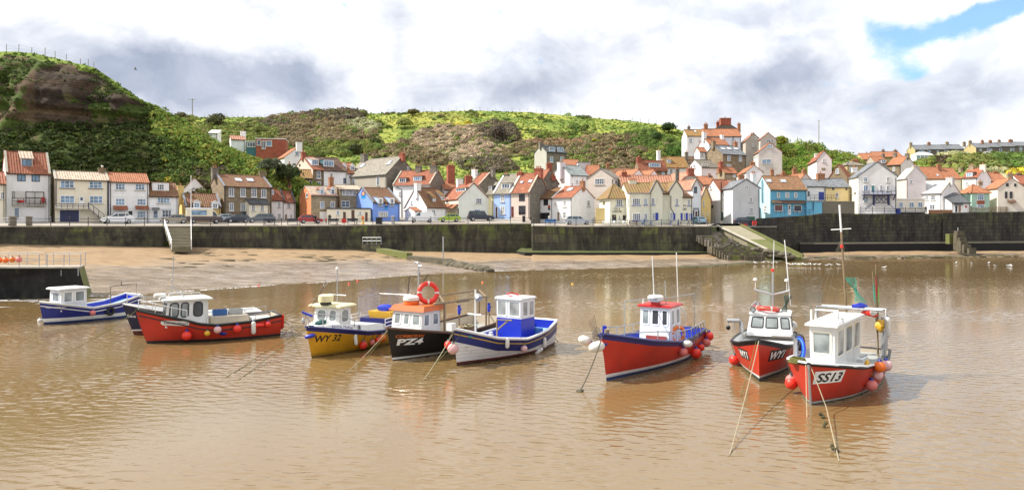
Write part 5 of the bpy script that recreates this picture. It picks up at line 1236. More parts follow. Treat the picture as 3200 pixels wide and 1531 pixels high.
e2.win('front',2137,666,2142,687,1,3,FRAMEW,PANE); e2.win('front',2150,666,2157,687,2,3,FRAMEW,PANE); e2.panel('front',2143,666,2149,688,SHUT,.06,'shutter'); e2.panel('front',2158,667,2163,688,SHUT,.06,'shutter'); g2.panel('front',2127,666,2133,688,SHUT,.06,'shutter')
e2.letter('front','COD &',2134,2143,645.5,6.0,BLACK); e2.letter('front','LOBSTER',2134,2146,657,7.0,BLACK)
b = MB(); pp = [(1961,132.6),(1966.5,130.9),(2006,130.7),(2034,132.2)]
fl = [Vector((*PXZ(a,c),zpy(702,c) - 2)) for a,c in pp]; hh_ = zpy(606,131.5) - fl[0].z; fl = [Vector((v.x,v.y,fl[0].z)) for v in fl]
for i in range(3): b.poly([fl[i],fl[i + 1],fl[i + 1] + Vector((0,0,hh_)),fl[i] + Vector((0,0,hh_))],WPUB)
top = [v + Vector((0,0,hh_)) for v in fl]; cen = sum(top,Vector()) / 4; b.prism([top[0] + Vector((-.1,-.05,0)),top[1] + Vector((-.1,-.15,0)),top[2] + Vector((.05,-.15,0)),top[3] + Vector((.1,-.05,0))],(0,0,.14),LEAD)
b.build('bay',pub.root,off=pub.root.location)
def bayface(i): n = (fl[i + 1] - fl[i]).cross(Vector((0,0,1))).normalized(); return (fl[i],n,(fl[i + 1] - fl[i]).normalized())
pub.win(bayface(1),1976,620,2001,641,4,3,FRAMEW,PANE,BLUEP); pub.win(bayface(1),1977,667,2002,689,4,3,FRAMEW,PANE,BLUEP); pub.win(bayface(2),2012,620,2022,640,2,3,FRAMEW,PANEB,BLUEP); pub.win(bayface(2),2013,667,2022,688,2,3,FRAMEW,PANE,BLUEP); pub.win(bayface(0),1962.5,621,1965.5,643,1,3,FRAMEW,PANE)
absorb(pub,e,g1,g2,e2)
h = House('house','long pink-orange corrugated roof directly behind the pub','L',1945,146,0,2107,7,592,550,640,'side',WC,TPINK); h.chimney(1943,1958,541,f=0,mat=BRICKR,pots=2,yb=575,deep=1); h.chimney(2111,2121,531,f=1.03,mat=STONE2,pots=2,deep=1.0,yb=570)
h = House('house','tall narrow white gable with a dark doorway, joined to the end of the pub','L',2164,139,14,2190,8,588,562,684,'gable',W_(.72,.75,.80),TPINK,verge=COPING); h.win('front',2169,584,2178,604,1,1,FRAMED,PANE); h.door('front',2171,659,2180,681,DBROWN); h.panel('front',2165,650,2184,655,LEAD,.12,'shop_sign'); h.panel('front',2165.5,657,2169,681,FRAMED,.05,'shutter'); h.panel('front',2181,657,2185,681,FRAMED,.05,'shutter'); h.chimney(2126,2142,575,f=1.0,mat=WC,pots=2) if False else None
h = House('house','narrow bright yellow gable beside the tall white gable','L',2192,143,16,2221,7,626,587,690,'gable',WYE,TPINK,verge=COPING); h.win('front',2197,627,2201,645,1,2); h.win('front',2210,664,2213,676,1,2); h.win('front',2197,662,2200,674,1,2); h.win('front',2200,605,2203,611,1,1)
h = House('house','grey-white red-roofed house with a green garage door, at the head of the slipway','L',2251,143,16,2292,2206,597,563,690,'side',W_(.76,.74,.60),TRED,wall_side=WGR); h.win('front',2258,605,2267,624,2,3,FRAMEW,PANE); h.win('front',2257,638,2266,651,2,2,FRAMEW,PANE); h.garage('front',2256,663,2279,688,DGREEN); h.win('left',2218,580,2224,592,1,2); h.pipe('front',[(2253,570),(2253,690)],BLACK,.1); h.win('left',2224,641,2229,650,1,1,FRAMED,PANE)
h = House('house','weathered grey-white gable with small windows, beside the slipway','L',2290,138,4,2374,9,588,562,705,'gable',W_(.58,.60,.62),SLG,verge=LEAD); h.win('front',2327,580,2339,589,2,2,FRAMEW,PANE); h.win('front',2342,617,2351,632,2,2,FRAMEW,PANE); h.win('front',2343,649,2353,667,2,2,FRAMEW,PANE); h.panel('front',2332,677,2359,690,DGREEN,.05,'hatch'); h.pipe('front',[(2371,592),(2372,640),(2373,688)])
h = House('house','blue two-storey house with a railed terrace, picture windows and a pale blue gable end','L',2407,145,8,2521,2358,592,552,676,'side',WAQ,TBRN,wall_side=WAQLIT); h.roof.data.materials[0] = TOCHRE if False else tiles((.33,.17,.085),.15)  # sunlight on the gable end is put into its paler wall colour
for x0,x1 in ((2428,2437),(2454,2466),(2482,2491)): h.win('front',x0,602,x1,618,1,2,FRAMEW,PANEC)
h.win('front',2420,640,2446,660,1,1,FRAMEW,glassy('red_reflecting_pane',(.12,.03,.02))); h.win('front',2480,641,2505,661,1,1,FRAMEW,PANED); h.canopy('front',2410,627,2513,636,TDRK,.8); h.door('front',2462,639,2471,672,WHITE,panes=True); h.win('left',2387,642,2397,663,1,2,FRAMEW,PANEC); h.sky(2391,561,2412,571); h.sky(2436,562,2459,571); h.chimney(2348,2361,545,f=0,mat=WW,pots=2,yb=600); h.railing('front',2407,2472,655,671,2.4,NAVY,5,'terrace_railing'); h.railing('front',2484,2521,656,672,2.4,NAVY,3,'terrace_railing')
e = House('x','x','L',2521,145.2,4,2569,5,630,630,676,'flat',WAQ,SLG); e.pipe('front',[(2541,632),(2541,657)],NAVY,.08); absorb(h,e)
h = House('house','white house with a slate roof and royal blue door, above the blue house extension','L',2520,152,2,2580,7,583,563,640,'side',WW,SLG); h.door('front',2557,599,2576,626,BLUEP); h.win('front',2524,598,2530,613,1,1,FRAMED,PANE); h.railing('front',2522,2602,611,628,1.5,FRAMED,6,'railing'); h.chimney(2501,2517,570,f=0,mat=BRICKO,pots=1) if False else None
h = House('house','cream-yellow house with a slate roof and a stout brick chimney','L',2581,152,0,2656,7,585,560,640,'side',W_(.74,.60,.32),SLG); h.win('front',2611,602,2621,620,1,1,FRAMEW,PANEC); h.win('front',2600,586,2607,594,1,1,FRAMED,PANE); h.win('front',2642,587,2648,595,1,1,FRAMED,PANE); h.chimney(2553,2575,545,f=0,mat=BRICKO,pots=1,deep=1)
t = thing('garden_wall','tall blank brown-grey wall between the blue house and the large white gable','wall',P(2620,672,146)); mb = MB(); a,b_ = P(2570,676,146),P(2671,676,147); mb.prism([a,b_,b_ + Vector((0,.6,0)),a + Vector((0,.6,0))],(0,0,zpy(632,146) - a.z),W_(.17,.15,.115)); mb.build('wall_face',t,off=t.location); mb = MB()
for i in range(14): q = a.lerp(b_,(i + .5) / 14); mb.box(q + Vector((0,.3,zpy(632,146) - a.z + .1)),(.42,.62,.2),STONE2)
mb.build('coping',t,off=t.location)
h = House('house','large white gabled house with balconies and black cross-braced timber on the sea wall','L',2682,147.5,-9,2803,2653,552,508,675,'gable',WW,SLG,verge=LEAD,wall_side=WC)
for x0,y0,x1,y1,p in ((2699,554,2711,569,PANEB),(2770,553,2781,571,PANEC),(2698,579,2713,599,PANEB),(2750,579,2757,596,PANE),(2770,580,2781,597,PANEC),(2699,614,2713,634,PANEB),(2770,615,2782,633,PANE),(2747,619,2756,627,PANE)): h.win('front',x0,y0,x1,y1,2,1,FRAMEW,p)
h.door('front',2722,579,2734,600,paint('sea_green_paint',(.08,.25,.27),.4)); h.railing('front',2694,2793,597,608,1.4,NAVY,7,'balcony',NAVY)
mb = MB(); p0,n_ = h.planes['front']; Q = lambda x,y: hit(x,y,p0,n_) + n_ * 1.1
for x in (2725,2771): mb.box((Q(x,609) + Q(x,642)) / 2,(.3,.3,(Q(x,609) - Q(x,642)).length),NAVY)
for y in (613,634): mb.tube([Q(2725,y),Q(2771,y)],.08,NAVY,6)
for i in range(3): xa,xb = 2728 + i * 14,2728 + (i + 1) * 14; mb.tube([Q(xa,615),Q(xb,632)],.06,NAVY,5); mb.tube([Q(xb,615),Q(xa,632)],.06,NAVY,5)
mb.tube([Q(2724,636),Q(2697,657)],.07,NAVY,5); mb.tube([Q(2724,631),Q(2697,652)],.05,NAVY,5); mb.tube([Q(2772,636),Q(2790,655)],.06,NAVY,5)
for x,y in ((2697,608),(2792,608)): mb.tube([Q(x,y),hit(x,y + 16,p0,n_)],.1,NAVY,5)
mb.build('timber_brace',h.root,off=h.root.location); h.win('left',2658,560,2662,566) if False else None; h.chimney(2662,2677,527,f=.35,mat=WW,pots=1) ; h.pipe('front',[(2799,556),(2799,665)])
h = House('house','low white flat-roofed annexe with shuttered windows, joined to the large white gable','L',2803,147.5,-4,2890,6,623,623,668,'flat',W_(.76,.72,.64),WHITE)
for x0,x1 in ((2809,2822),(2841,2856),(2868,2883)): h.win('front',x0,632,x1,649,2,1,FRAMEW,PANEB)
h.panel('front',2805,663,2888,668,BLACK,.04,'plinth')
h = House('house','beige gable with a bleached slate roof, behind the flat-roofed annexe','L',2834,156,-6,2893,2803,556,524,650,'gable',WPI,SLW,wall_side=WBG,verge=COPING); h.win('front',2843,563,2852,574,2,2); h.pipe('front',[(2834,560),(2834,620)]); h.chimney(2853,2870,521,f=.1,mat=WBG,pots=1); h.win('front',2822,594,2827,602) if False else None  # side wall's beige carries its shadow in the colour
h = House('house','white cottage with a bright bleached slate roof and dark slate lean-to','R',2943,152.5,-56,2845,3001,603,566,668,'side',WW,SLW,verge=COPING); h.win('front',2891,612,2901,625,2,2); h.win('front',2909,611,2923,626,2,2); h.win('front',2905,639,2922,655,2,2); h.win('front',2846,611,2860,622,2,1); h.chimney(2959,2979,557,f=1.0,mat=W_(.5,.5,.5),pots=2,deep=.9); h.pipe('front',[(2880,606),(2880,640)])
e = House('x','x','L',2974,150.2,-2,3032,5,634,604,669,'mono',WW,SLD,under=.6); e.win('front',2983,641,2993,665,1,1,FRAMEW,PANED); e.win('front',2993,641,3004,665,1,1,FRAMEW,glassy('peach_pane',(.3,.16,.1))); e.canopy('front',2981,636,3007,641,SLD,.4); e.panel('front',3016,643,3022,649,REDTRIM,.02,'notice'); absorb(h,e)
h = House('house','pale green house with a hipped orange roof and a red panelled bay','L',3037,153,-5,3093,2989,603,578,655,'hip',WGN,TORG); h.win('front',3054,606,3074,626,3,1,FRAMEW,PANEB,proud=.12); h.panel('front',3053,627,3076,638,brick((.34,.10,.06)),.12,'bay_panel'); h.win('front',3053,639,3076,651,4,1,FRAMEW,PANEB)
h = House('house','cream gable house with slim dark windows and an orange roof','L',3118,152,-12,3206,3074,588,557,658,'gable',W_(.70,.64,.56),TORG,wall_side=WC); h.win('front',3144,573,3152,583,1,1,FRAMED,PANED); h.win('front',3169,574,3176,583,1,1,FRAMED,PANED); h.win('front',3140,599,3148,620,1,1,FRAMED,PANED); h.win('front',3155,599,3164,620,1,1,FRAMED,PANED); h.canopy('front',3147,626,3172,634,TDRK,.6); h.chimney(3149,3163,545,f=.1,mat=STONE3,pots=2); h.chimney(3058,3068,570,f=.9,mat=STONE3,pots=1)
h = House('house','low pink lean-to with a red roof at the foot of the cream gable house','L',3171,154,-4,3240,4,627,614,660,'mono',WPI,TRED,under=.6); h.win('front',3195,637,3200,645)
# --- second rank and upper streets ---------------------------------------------
def small(label,K,pk,Z,rot,po,side,ye,yr,yb,typ,wall,roof,wins=(),chim=(),dorm=(),wall_side=None,verge=None,group=None,fr=FRAMEW):
 h = House('house',label,K,pk,Z,rot,po,side,ye,yr,yb,typ,wall,roof,wall_side=wall_side,verge=verge,group=group)
 for w_ in wins: h.win(*w_[:5],2,2,fr,w_[5] if len(w_) > 5 else PANE)
 for c_ in chim: h.chimney(*c_[:3],f=c_[3],mat=c_[4],pots=c_[5] if len(c_) > 5 else 1)
 for d_ in dorm: h.dormer(*d_[:4],kind=d_[4],nx=d_[5],fw=.06,wy=(.08,.06),cheek=d_[6] if len(d_) > 6 else LEAD,pane=PANEB,rise=.4,over=.16)
 return h
small('white hilltop house with skylights in its ochre roof, the lower end of the hilltop row','L',2147,190,0,2205,6,425,407,480,'side',WW,TOCHRE,[('front',2153,433,2163,447,PANEB),('front',2183,435,2187,443)],[(2149,2156,398,0,STONE2)]).sky(2169,409,2176,414)
h = small('big white hilltop house with a wide orange roof and a teal window','L',2205,189,0,2316,6.5,426,405,500,'side',W_(.70,.72,.80),TORG,[('front',2286,427,2295,441,PANEB),('front',2285,446,2294,456)],[(2200,2211,391,0.02,BRICKO,2),(2305,2313,389,.98,BRICKO,1)])
h = small('dark stone gable topped by a massive red brick chimney, behind the big white hilltop house','L',2228,200,0,2312,7,408,384,470,'gable',STONE2,SLD); h.chimney(2250,2282,372,f=.1,mat=BRICKR,pots=1,deep=1.6,yb=392); h.chimney(2239,2249,384,f=.5,mat=BRICKR,pots=2)
small('white cottage with an orange roof just below the big white hilltop house','L',2216,180,18,2277,2183,451,432,500,'side',W_(.72,.74,.80),TORG,(),[(2195,2206,416,0,WW),(2252,2260,424,.8,WW)])
small('tiny white cottage with an orange lean roof, beside the stone house with three skylights','L',2186,176,14,2208,2171,474,462,500,'side',WW,TORG,[('front',2190,481,2198,489)])
h = small('brown stone house with a slate roof and three skylights','L',2259,171,26,2331,2200,481,455,535,'side',STONE1,SLG,[('front',2273,486,2282,503,PANEB),('front',2309,487,2318,505,PANEB),('front',2271,514,2285,521)],[(2224,2235,444,0,STONE1,2),(2292,2303,446,.95,BRICKO,1)])
for x in (2252,2272,2293): h.sky(x,462,x + 13,469)
small('tall plain beige gable with twin chimney pots, on the skyline','L',2330,196,-6,2381,8,441,418,490,'gable',W_(.50,.44,.38),TPINK,[('front',2359,427,2365,434),('front',2351,450,2356,460)],[(2346,2358,421,.1,STONE3,2)])
small('beige gable with an open balcony, second of the skyline gables','L',2376,190,-4,2426,2372,436,416,470,'gable',W_(.55,.49,.43),TPINK,[('front',2396,436,2408,446),('front',2409,435,2417,446,PANED)])
small('broad pale gable with two bright blue windows, below the skyline gables','L',2370,180,-9,2444,2355,476,447,545,'gable',W_(.66,.61,.57),TORG,[('front',2399,453,2414,462,PANEB),('front',2381,498,2410,512,PANEB),('left',2358,480,2361,492),('left',2365,478,2368,490),('left',2358,502,2361,515)])
small('white house with an ochre roof, small dormer and white end chimney','L',2080,174,8,2153,2050,523,491,560,'side',WW,TOCHRE,[('front',2093,528,2102,545),('front',2108,528,2114,543)],[(2053,2063,473,0,WW,1),(2140,2149,478,.98,STONE2,1)],[(2086,2097,499,510,'shed',2)])
small('low brown roof running between the ochre roofed house and the brown stone house','L',2153,177,6,2230,6,509,491,560,'side',WST,TDRK,(),[(2209,2217,478,.85,BRICKO,1)])
small('red roofed stone house with one long white dormer window','L',1998,168,14,2085,1980,531,503,560,'side',STONE1,TRED,[('front',2068,533,2076,548,PANEB)],[(1990,2003,494,.02,BRICKR,1)],[(2028,2064,509,523,'flat',6)])
small('white house with a corner bay of tall windows, in front of the brown stone house','L',2192,165,30,2243,2149,521,500,570,'side',WPI,SLB,[('left',2166,514,2174,525),('front',2193,513,2211,525,PANEC)])
small('stone cottage with an orange roof and brick chimney, next to the small white gable','L',2264,157,18,2302,2241,540,524,575,'side',STONE3,TORG,[('front',2290,541,2299,554,PANEC)],[(2247,2258,508,.0,BRICKR,1),(2242,2252,530,.0,BRICKO,2)])
small('small white gable with an orange roof and skylight, above the grey-white gable','L',2331,156,-8,2383,2299,538,517,575,'gable',WW,TORG,(),[(2345,2358,510,.6,BRICKO,1)])
h = small('tall pinkish-white tower-like house standing alone before the bushy knoll','L',2552,170,-14,2599,2524,500,472,570,'gable',WPI,TRED,[('front',2571,496,2578,507)],[(2546,2553,482,.4,WW,0)]); h.panel('front',2567,525,2579,532,WOOD,.05,'shutter')
small('brown rendered gable with a red roof, beside the tower-like house','R',2648,161,-38,2591,2662,553,515,600,'gable',W_(.24,.18,.11),TRED,[('front',2612,528,2622,543)],verge=None)
small('small yellow-grey hipped house behind the large white gable','L',2648,166,2,2698,6,517,507,600,'hip',WSY,SLB,[('front',2654,521,2664,535),('front',2676,521,2680,530)],[(2662,2684,503,.5,BRICKO,3)])
small('stone-fronted house with an orange roof and pink gable end, below the skyline houses','R',2815,192,-52,2772,2860,514,489,570,'side',STONE1,TORG,[('front',2790,522,2797,535)],[(2830,2840,482,1.0,STONE2,1),(2793,2801,480,.1,STONE2,1)],wall_side=WPI)
small('orange roofed house with a dark dormer, below the hilltop orange roofs','L',2738,203,4,2776,6,511,490,560,'side',WST,TORG,(),[(2756,2763,483,.3,STONE2)],[(2754,2768,499,510,'flat',2)])
small('broad orange roof with two chimneys on the skyline','L',2736,222,-4,2822,7,491,476,540,'side',WSY,TORG,(),[(2756,2763,470,.3,STONE2,1),(2793,2802,471,.68,STONE2,1)])
small('small orange roof at the lower end of the skyline houses','L',2698,216,-4,2738,7,499,481,540,'side',WSY,TORG,(),[(2705,2711,481,.1,BRICKO,1)])
h = small('long bright orange roof with skylights below the far bushy bank','L',2888,172,4,2952,7,558,523,600,'side',WC,TORG,(),[(2927,2940,516,.72,BRICKO,0)]); h.sky(2926,545,2934,551); h.sky(2948,545,2956,551) if False else None
h = small('second long orange roof, stepped down from the first below the far bushy bank','L',2953,173,4,3006,7,558,527,600,'side',WC,TORG,(),[(2998,3006,527,.98,STONE3,0)])
small('white dormer house with a red roof, two stout chimneys and a cream gable end','R',3055,163,-54,3008,3096,554,526,600,'side',WW,TRED,[('front',3018,569,3028,578)],[(3030,3043,518,.25,STONE3,1),(3064,3079,517,1.02,WC,1)],[(3020,3039,539,553,'flat',3)],wall_side=WPI)
small('low orange roof tucked behind the cream gable house','L',3092,168,0,3148,6,566,541,600,'side',WPK,TORG,(),[(3102,3119,541,.3,BRICKO,2)])
small('red and white roof end at the edge of the photo beside the cream gable house','L',3192,160,-4,3240,6,575,548,640,'side',WW,TRED,(),[(3176,3190,545,0,STONE2,2)])
small('small white gable with an orange roof, just behind the long pink-orange roof','L',1978,153,28,2012,7,548,530,600,'gable',WW,TORG)
small('second small white gable with a brick chimney, just behind the long pink-orange roof','L',2030,154,28,2058,7,549,533,600,'gable',WW,TORG,(),[(2026,2040,541,.3,BRICKR,0)])
small('brown stone gable with a pink roof and stubby red chimney, behind the pub end gable','L',2124,149,16,2196,8,577,537,620,'gable',WST,TPINK,(),[(2147,2168,529,.05,BRICKR,2)])
small('orange roofs stepping down behind the yellow gable','L',2188,152,6,2242,6,577,553,640,'side',WST,TORG,(),[(2212,2222,551,.6,STONE2,2)])
small('pale red roof with a white dormer beside the weathered grey-white gable','L',2266,149,4,2312,6,588,566,640,'side',WW,TPINK,(),[(2308,2325,550,.97,BRICKO,1)],[(2277,2293,573,584,'gable',2,WHITE)])
small('orange roofs with brick chimneys, behind the ridge of the blue house','L',2444,163,2,2506,6,566,549,620,'side',WPK,TORG,(),[(2443,2453,542,.02,BRICKO,2),(2477,2489,530,.5,BRICKO,2),(2408,2417,533,0,BRICKO,1)])
small('pinkish gable with a brick chimney, behind the slate roof with the blue door','L',2500,160,8,2536,6,562,543,620,'gable',WPK,TORG,(),[(2507,2516,533,.1,BRICKO,1)])
small('orange roof of a cottage behind the grey-green slate roof','L',1770,165,12,1816,6,520,500,570,'side',STONE2,TORG)
small('grey flat-fronted shed with a brick corner, behind the beige gable block','L',1806,163,0,1846,6,508,506,580,'flat',WGR,SLG)
small('orange roof with a low red wall, above the ridge of the beige gable block','L',1843,159,6,1880,6,545,518,600,'side',BRICKR,TORG)
small('line of low weathered roofs above the beige gable block','L',1902,164,4,1975,6,548,527,600,'side',WST,TBRN,(),[(1895,1903,515,0,BRICKO,1)])
small('stone gable with red chimneys rising behind the shop cottage','L',1692,147,14,1745,8,572,530,640,'gable',STONE2,TRED,(),[(1708,1725,514,.3,BRICKR,1),(1723,1735,552,.02,BRICKR,2)])
small('orange roof beside the pale yellow cottage dormer','L',1376,158,14,1396,6,585,571,640,'side',WPK,TORG)
# far terraces on the hill
def terr(pks,Z,rot,ye,yr,yb,first_side,roof,wall,side,labels,chims,wins,grp):  # fronts dark as shaded, gable ends yellow as sunlit: light put into wall colours
 prev = Z
 for i,(a,b) in enumerate(zip(pks,pks[1:])):
  h = House('terraced_house',labels[i],'L',a,prev,rot,b,first_side if i == 0 else 8,lerp(ye[0],ye[1],i / (len(pks) - 2)),lerp(yr[0],yr[1],i / (len(pks) - 2)),yb,'side',wall,roof,group=grp,wall_side=side); prev = h.B.y
  for x0,x1 in chims[i]: h.chimney(x0,x1,lerp(yr[0],yr[1],i / (len(pks) - 2)) - 7,mat=STONE3 if i % 2 == 0 else BRICKO,pots=2)
  for w_ in wins[i]: h.win('front',*w_,2,2,FRAMEW,PANEB)
terr([2860,2903,2957,3014],335,2,(468,466),(455,453),502,2833,SLG,W_(.13,.115,.10),WSY,
  ['first terraced house on the far hill, with a yellow gable end','second terraced house on the far hill, above the grassy mound','last house of the lower far terrace, next to the second terrace gable'],[[(2842,2850)],[(2898,2907)],[(2955,2964),(3009,3017)]],[[(2873,469,2888,478)],[(2899,470,2909,478),(2928,471,2934,478)],[(2951,470,2964,478),(2985,467,2992,477)]],'lower terrace on the far hill')
terr([3050,3092,3128,3172,3240],322,0,(462,456),(449,445),495,3012,SLG,W_(.15,.125,.105),WSY,
  ['terraced house with a yellow gable end, heading the upper far terrace','terraced house behind the white camper van on the far hill','terraced house with a white bay, above the parked white car on the far hill','taller end house of the upper far terrace, cut by the photo edge'],[[(3027,3036)],[(3066,3073),(3090,3099)],[(3118,3126)],[(3152,3164)]],[[(3061,463,3068,473)],[(3084,465,3100,473)],[(3123,464,3131,476),(3157,464,3170,473)],[(3186,460,3194,471),(3186,474,3194,482)]],'upper terrace on the far hill')
h = House('conservatory','white conservatory against the yellow end of the far terrace','L',2863,325,2,2914,4,484,477,505,'hip',WW,WHITE,cat='conservatory')
for i in range(4): h.win('front',2865 + i * 12,486,2875 + i * 12,499,2,1,FRAMEW,PANEB)
for lab,a,b,yr in (('left',3088,3122,471),('right',3144,3184,473)):
 h = House('garage','cream garage with a low gable, ' + ('behind the white camper van' if lab == 'left' else 'behind the parked white car on the far hill'),'L',a,312,0,b,6,yr + 6,yr,492,'gable',WSY,SLB,cat='garage'); h.panel('front',a + 6,yr + 8,b - 6,489,WHITE,.05,'garage_door')
# ------------------------------------------------------------------ boats
def bpaint(n,c,r=.32,v=.14,st=.0): return paint(n,c,r,v,.9,stain=st,coat=.15)
BRED = hullpaint('red_hull',(.46,.030,.016)); BRED2 = hullpaint('orange_red_hull',(.46,.036,.018)); BNAVY = hullpaint('navy_hull',(.014,.026,.19),.35,.3); BNAVY2 = hullpaint('ink_hull',(.012,.015,.045),.35,.3); BYEL = hullpaint('yellow_hull',(.60,.30,.012)); BBLK = hullpaint('black_hull',(.009,.009,.011),.3,.25)
BWHT = hullpaint('white_hull',(.70,.71,.70),.4,.55); BANT = bpaint('dark_antifouling',(.018,.014,.016),.6); BANTB = bpaint('blue_antifouling',(.012,.04,.14),.5); BANTR = bpaint('oxide_antifouling',(.10,.018,.015),.6); BGRY = bpaint('grey_deck',(.30,.31,.30),.7); BGRW = bpaint('work_white',(.70,.71,.70),.45,.1,.3); BBLU = bpaint('royal_blue',(.012,.03,.42),.35); BLBL = bpaint('pale_deck_blue',(.25,.42,.62),.5,.2,.3); BORG = bpaint('orange_roof',(.62,.13,.02),.45); BROOFR = bpaint('red_roof',(.50,.018,.015),.4); BCRM = bpaint('cream_roof',(.75,.70,.42),.5); BDBL = bpaint('deep_blue',(.012,.016,.13),.35); BYLS = bpaint('yellow_stripe',(.62,.42,.03),.4); BBEI = bpaint('beige_inside',(.50,.43,.33),.6,.15,.4)
FRED = paint('red_buoy',(.72,.035,.02),.42,.12,2); FORG = paint('orange_buoy',(.78,.16,.02),.42,.12,2); FPNK = paint('faded_pink_buoy',(.62,.17,.15),.5,.15,2); FPAL = paint('pale_pink_buoy',(.66,.40,.40),.5,.15,2); FYEL = paint('yellow_buoy',(.66,.38,.03),.45,.1,2); FWHT = paint('white_fender',(.68,.67,.62),.5,.15,2); FBLU = paint('blue_cap',(.01,.02,.22),.45); FGRY = paint('grey_cap',(.10,.11,.12),.5)
ROPE = paint('pale_rope',(.33,.28,.18),.9,.3,6); ROPEG = paint('weedy_rope',(.12,.115,.025),.9,.4,6); ROPED = paint('dark_rope',(.10,.09,.06),.9,.3,6); NETG = paint('green_net',(.03,.28,.20),.8,.2,4); BRONZE = paint('varnished_spar',(.21,.15,.085),.5,.2,3)
class Boat:
 def __init__(s,name,label,bow,back,L,B,sheer,rb=.45,ts=.82,n=2.4,pb=.85,zk=-.5,cat='fishing boat',roll=0):
  d = Vector((*back,0)).normalized(); s.h = -d; s.L,s.B,s.rb,s.ts,s.n,s.pb,s.zk = L,B,rb,ts,n,pb,zk
  s.sh = sheer; s.th = math.atan2(s.h.y,s.h.x)
  c = Vector((*bow,0)) + d * (L / 2 - rb * .75); s.root = thing(name,label,cat,c,s.th); s.c = c; s.left = Vector((-s.h.y,s.h.x,0)); s.bul = .35
 def sheer(s,q): return interp(s.sh,q)
 def bd(s,q):
  if q < .45: return s.B / 2 * (s.ts + (1 - s.ts) * math.sin(PI / 2 * q / .45))
  return s.B / 2 * max(0,1 - ((q - .45) / .55) ** s.n)
 def x(s,q,t): return -s.L / 2 + q * (s.L - s.rb * (1 - t) ** 1.2)
 def half(s,q,t): return s.bd(q) * max(0,t) ** lerp(.20,s.pb,max(0,(q - .3) / .7) ** 1.3)
 def tz(s,q,z): return (z - s.zk) / (s.sheer(q) - s.zk)
 def pt(s,q,z,side=1,out=0.0):
  t = max(0,min(1.0,s.tz(q,z))); return Vector((s.x(q,t),side * (s.half(q,t) + out),z))
 def surf(s,x,z,side=1,out=0.0):
  q = (x + s.L / 2) / s.L
  for _ in range(10): t = max(0,min(1,s.tz(min(max(q,0),1),z))); q = min(1,max(0,(x + s.L / 2) / (s.L - s.rb * (1 - t) ** 1.2)))
  return s.pt(q,z,side,out)
 def w(s,p): p = Vector(p); return s.c + s.h * p.x + s.left * p.y + Vector((0,0,p.z))
 def proj(s,p): return proj(s.w(p))
 def lx(s,px,y=0.0):                       # local x at which the line y = const shows at column px
  m = (px - CX) / F; a = s.c + s.left * y; return (m * a.y - a.x) / (s.h.x - m * s.h.y)
 def z(s,py,x,y): return zpy(py,s.w((x,y,0)).y)
 def front(s,pp,ps):                       # cross-boat face whose port and starboard edges show at columns pp and ps
  best = None
  for i in range(400):
   x = -s.L / 2 + s.L * i / 400; lo,hi = .05,3.0
   for _ in range(30):
    m = (lo + hi) / 2; a = s.proj((x,m,0))[0] - s.proj((x,-m,0))[0]
    lo,hi = (m,hi) if a < pp - ps else (lo,m)
   e = abs(s.proj((x,lo,0))[0] - pp)
   if best is None or e < best[0]: best = (e,x,lo)
  return best[1],best[2]
 def place(s,pp,ps,gap=.07):              # the same,kept inside the hull's sides
  x,w = s.front(pp,ps)
  for _ in range(6): w = min(w,s.bd((x + s.L / 2) / s.L) - gap); x = s.lx(pp,w)
  return x,w
 def on_hull(s,px,py,side=1,out=.12):
  best = None
  for i in range(240):
   x = -s.L / 2 + s.L * i / 239 * (1 if side > 0 else .5) + (0 if side > 0 else s.L / 2); zz = .6
   for _ in range(3): p = s.surf(x,min(zz,s.sheer((x + s.L / 2) / s.L)),side,out); zz = zpy(py,s.w(p).y)
   p = Vector((p.x,p.y,zz)); e = abs(s.proj(p)[0] - px)
   if best is None or e < best[0]: best = (e,p)
  return best[1]
 def hull(s,bands,gunwale,deck,inner,gr=.055,bul=None,strake=None):
  """bands: [(upper height or ('s', drop below sheer), material)] from the keel upwards."""
  if bul is not None: s.bul = bul
  N = 34; qs = [i / N for i in range(N + 1)]; qs = [1 - (1 - q) ** 1.25 for q in qs]; mb = MB(); prev = lambda q: s.zk
  for top,mat in bands:
   f = (lambda q,v=top: min(v,s.sheer(q) - .04)) if not isinstance(top,tuple) else (lambda q,v=top[1]: s.sheer(q) - v)
   k = 5 if mat in (BRED,BRED2,BBLK,BYEL,BWHT,BNAVY,BNAVY2) else 2
   for side in (1,-1):
    rows = [[s.pt(q,lerp(prev(q),f(q),j / k),side) for q in qs] for j in range(k + 1)]; mb.grid(rows,mat,flip=side < 0)
   a = [s.pt(0,lerp(prev(0),f(0),j / 3),1) for j in range(4)]; b = [s.pt(0,lerp(prev(0),f(0),j / 3),-1) for j in range(4)]
   mb.grid([a,b],mat,flip=True); prev = f
  mb.build('hull',s.root,True)
  dm = MB(); zd = lambda q: s.sheer(q) - s.bul; qs2 = qs[:-1] + [.985]
  P_ = [[s.pt(q,zd(q),1,-.07),s.pt(q,zd(q),-1,-.07)] for q in qs2]; dm.grid(P_,deck,flip=True); dm.build('deck',s.root)
  im = MB()
  for side in (1,-1): im.grid([[s.pt(q,zd(q) - .02,side,-.06) for q in qs2],[s.pt(q,s.sheer(q),side,-.06) for q in qs2]],inner,flip=side > 0)
  im.grid([[s.pt(0,zd(0) - .02,sd) + Vector((.06,0,0)) for sd in (1,-1)],[s.pt(0,s.sheer(0),sd) + Vector((.06,0,0)) for sd in (1,-1)]],inner); im.build('bulwark',s.root)
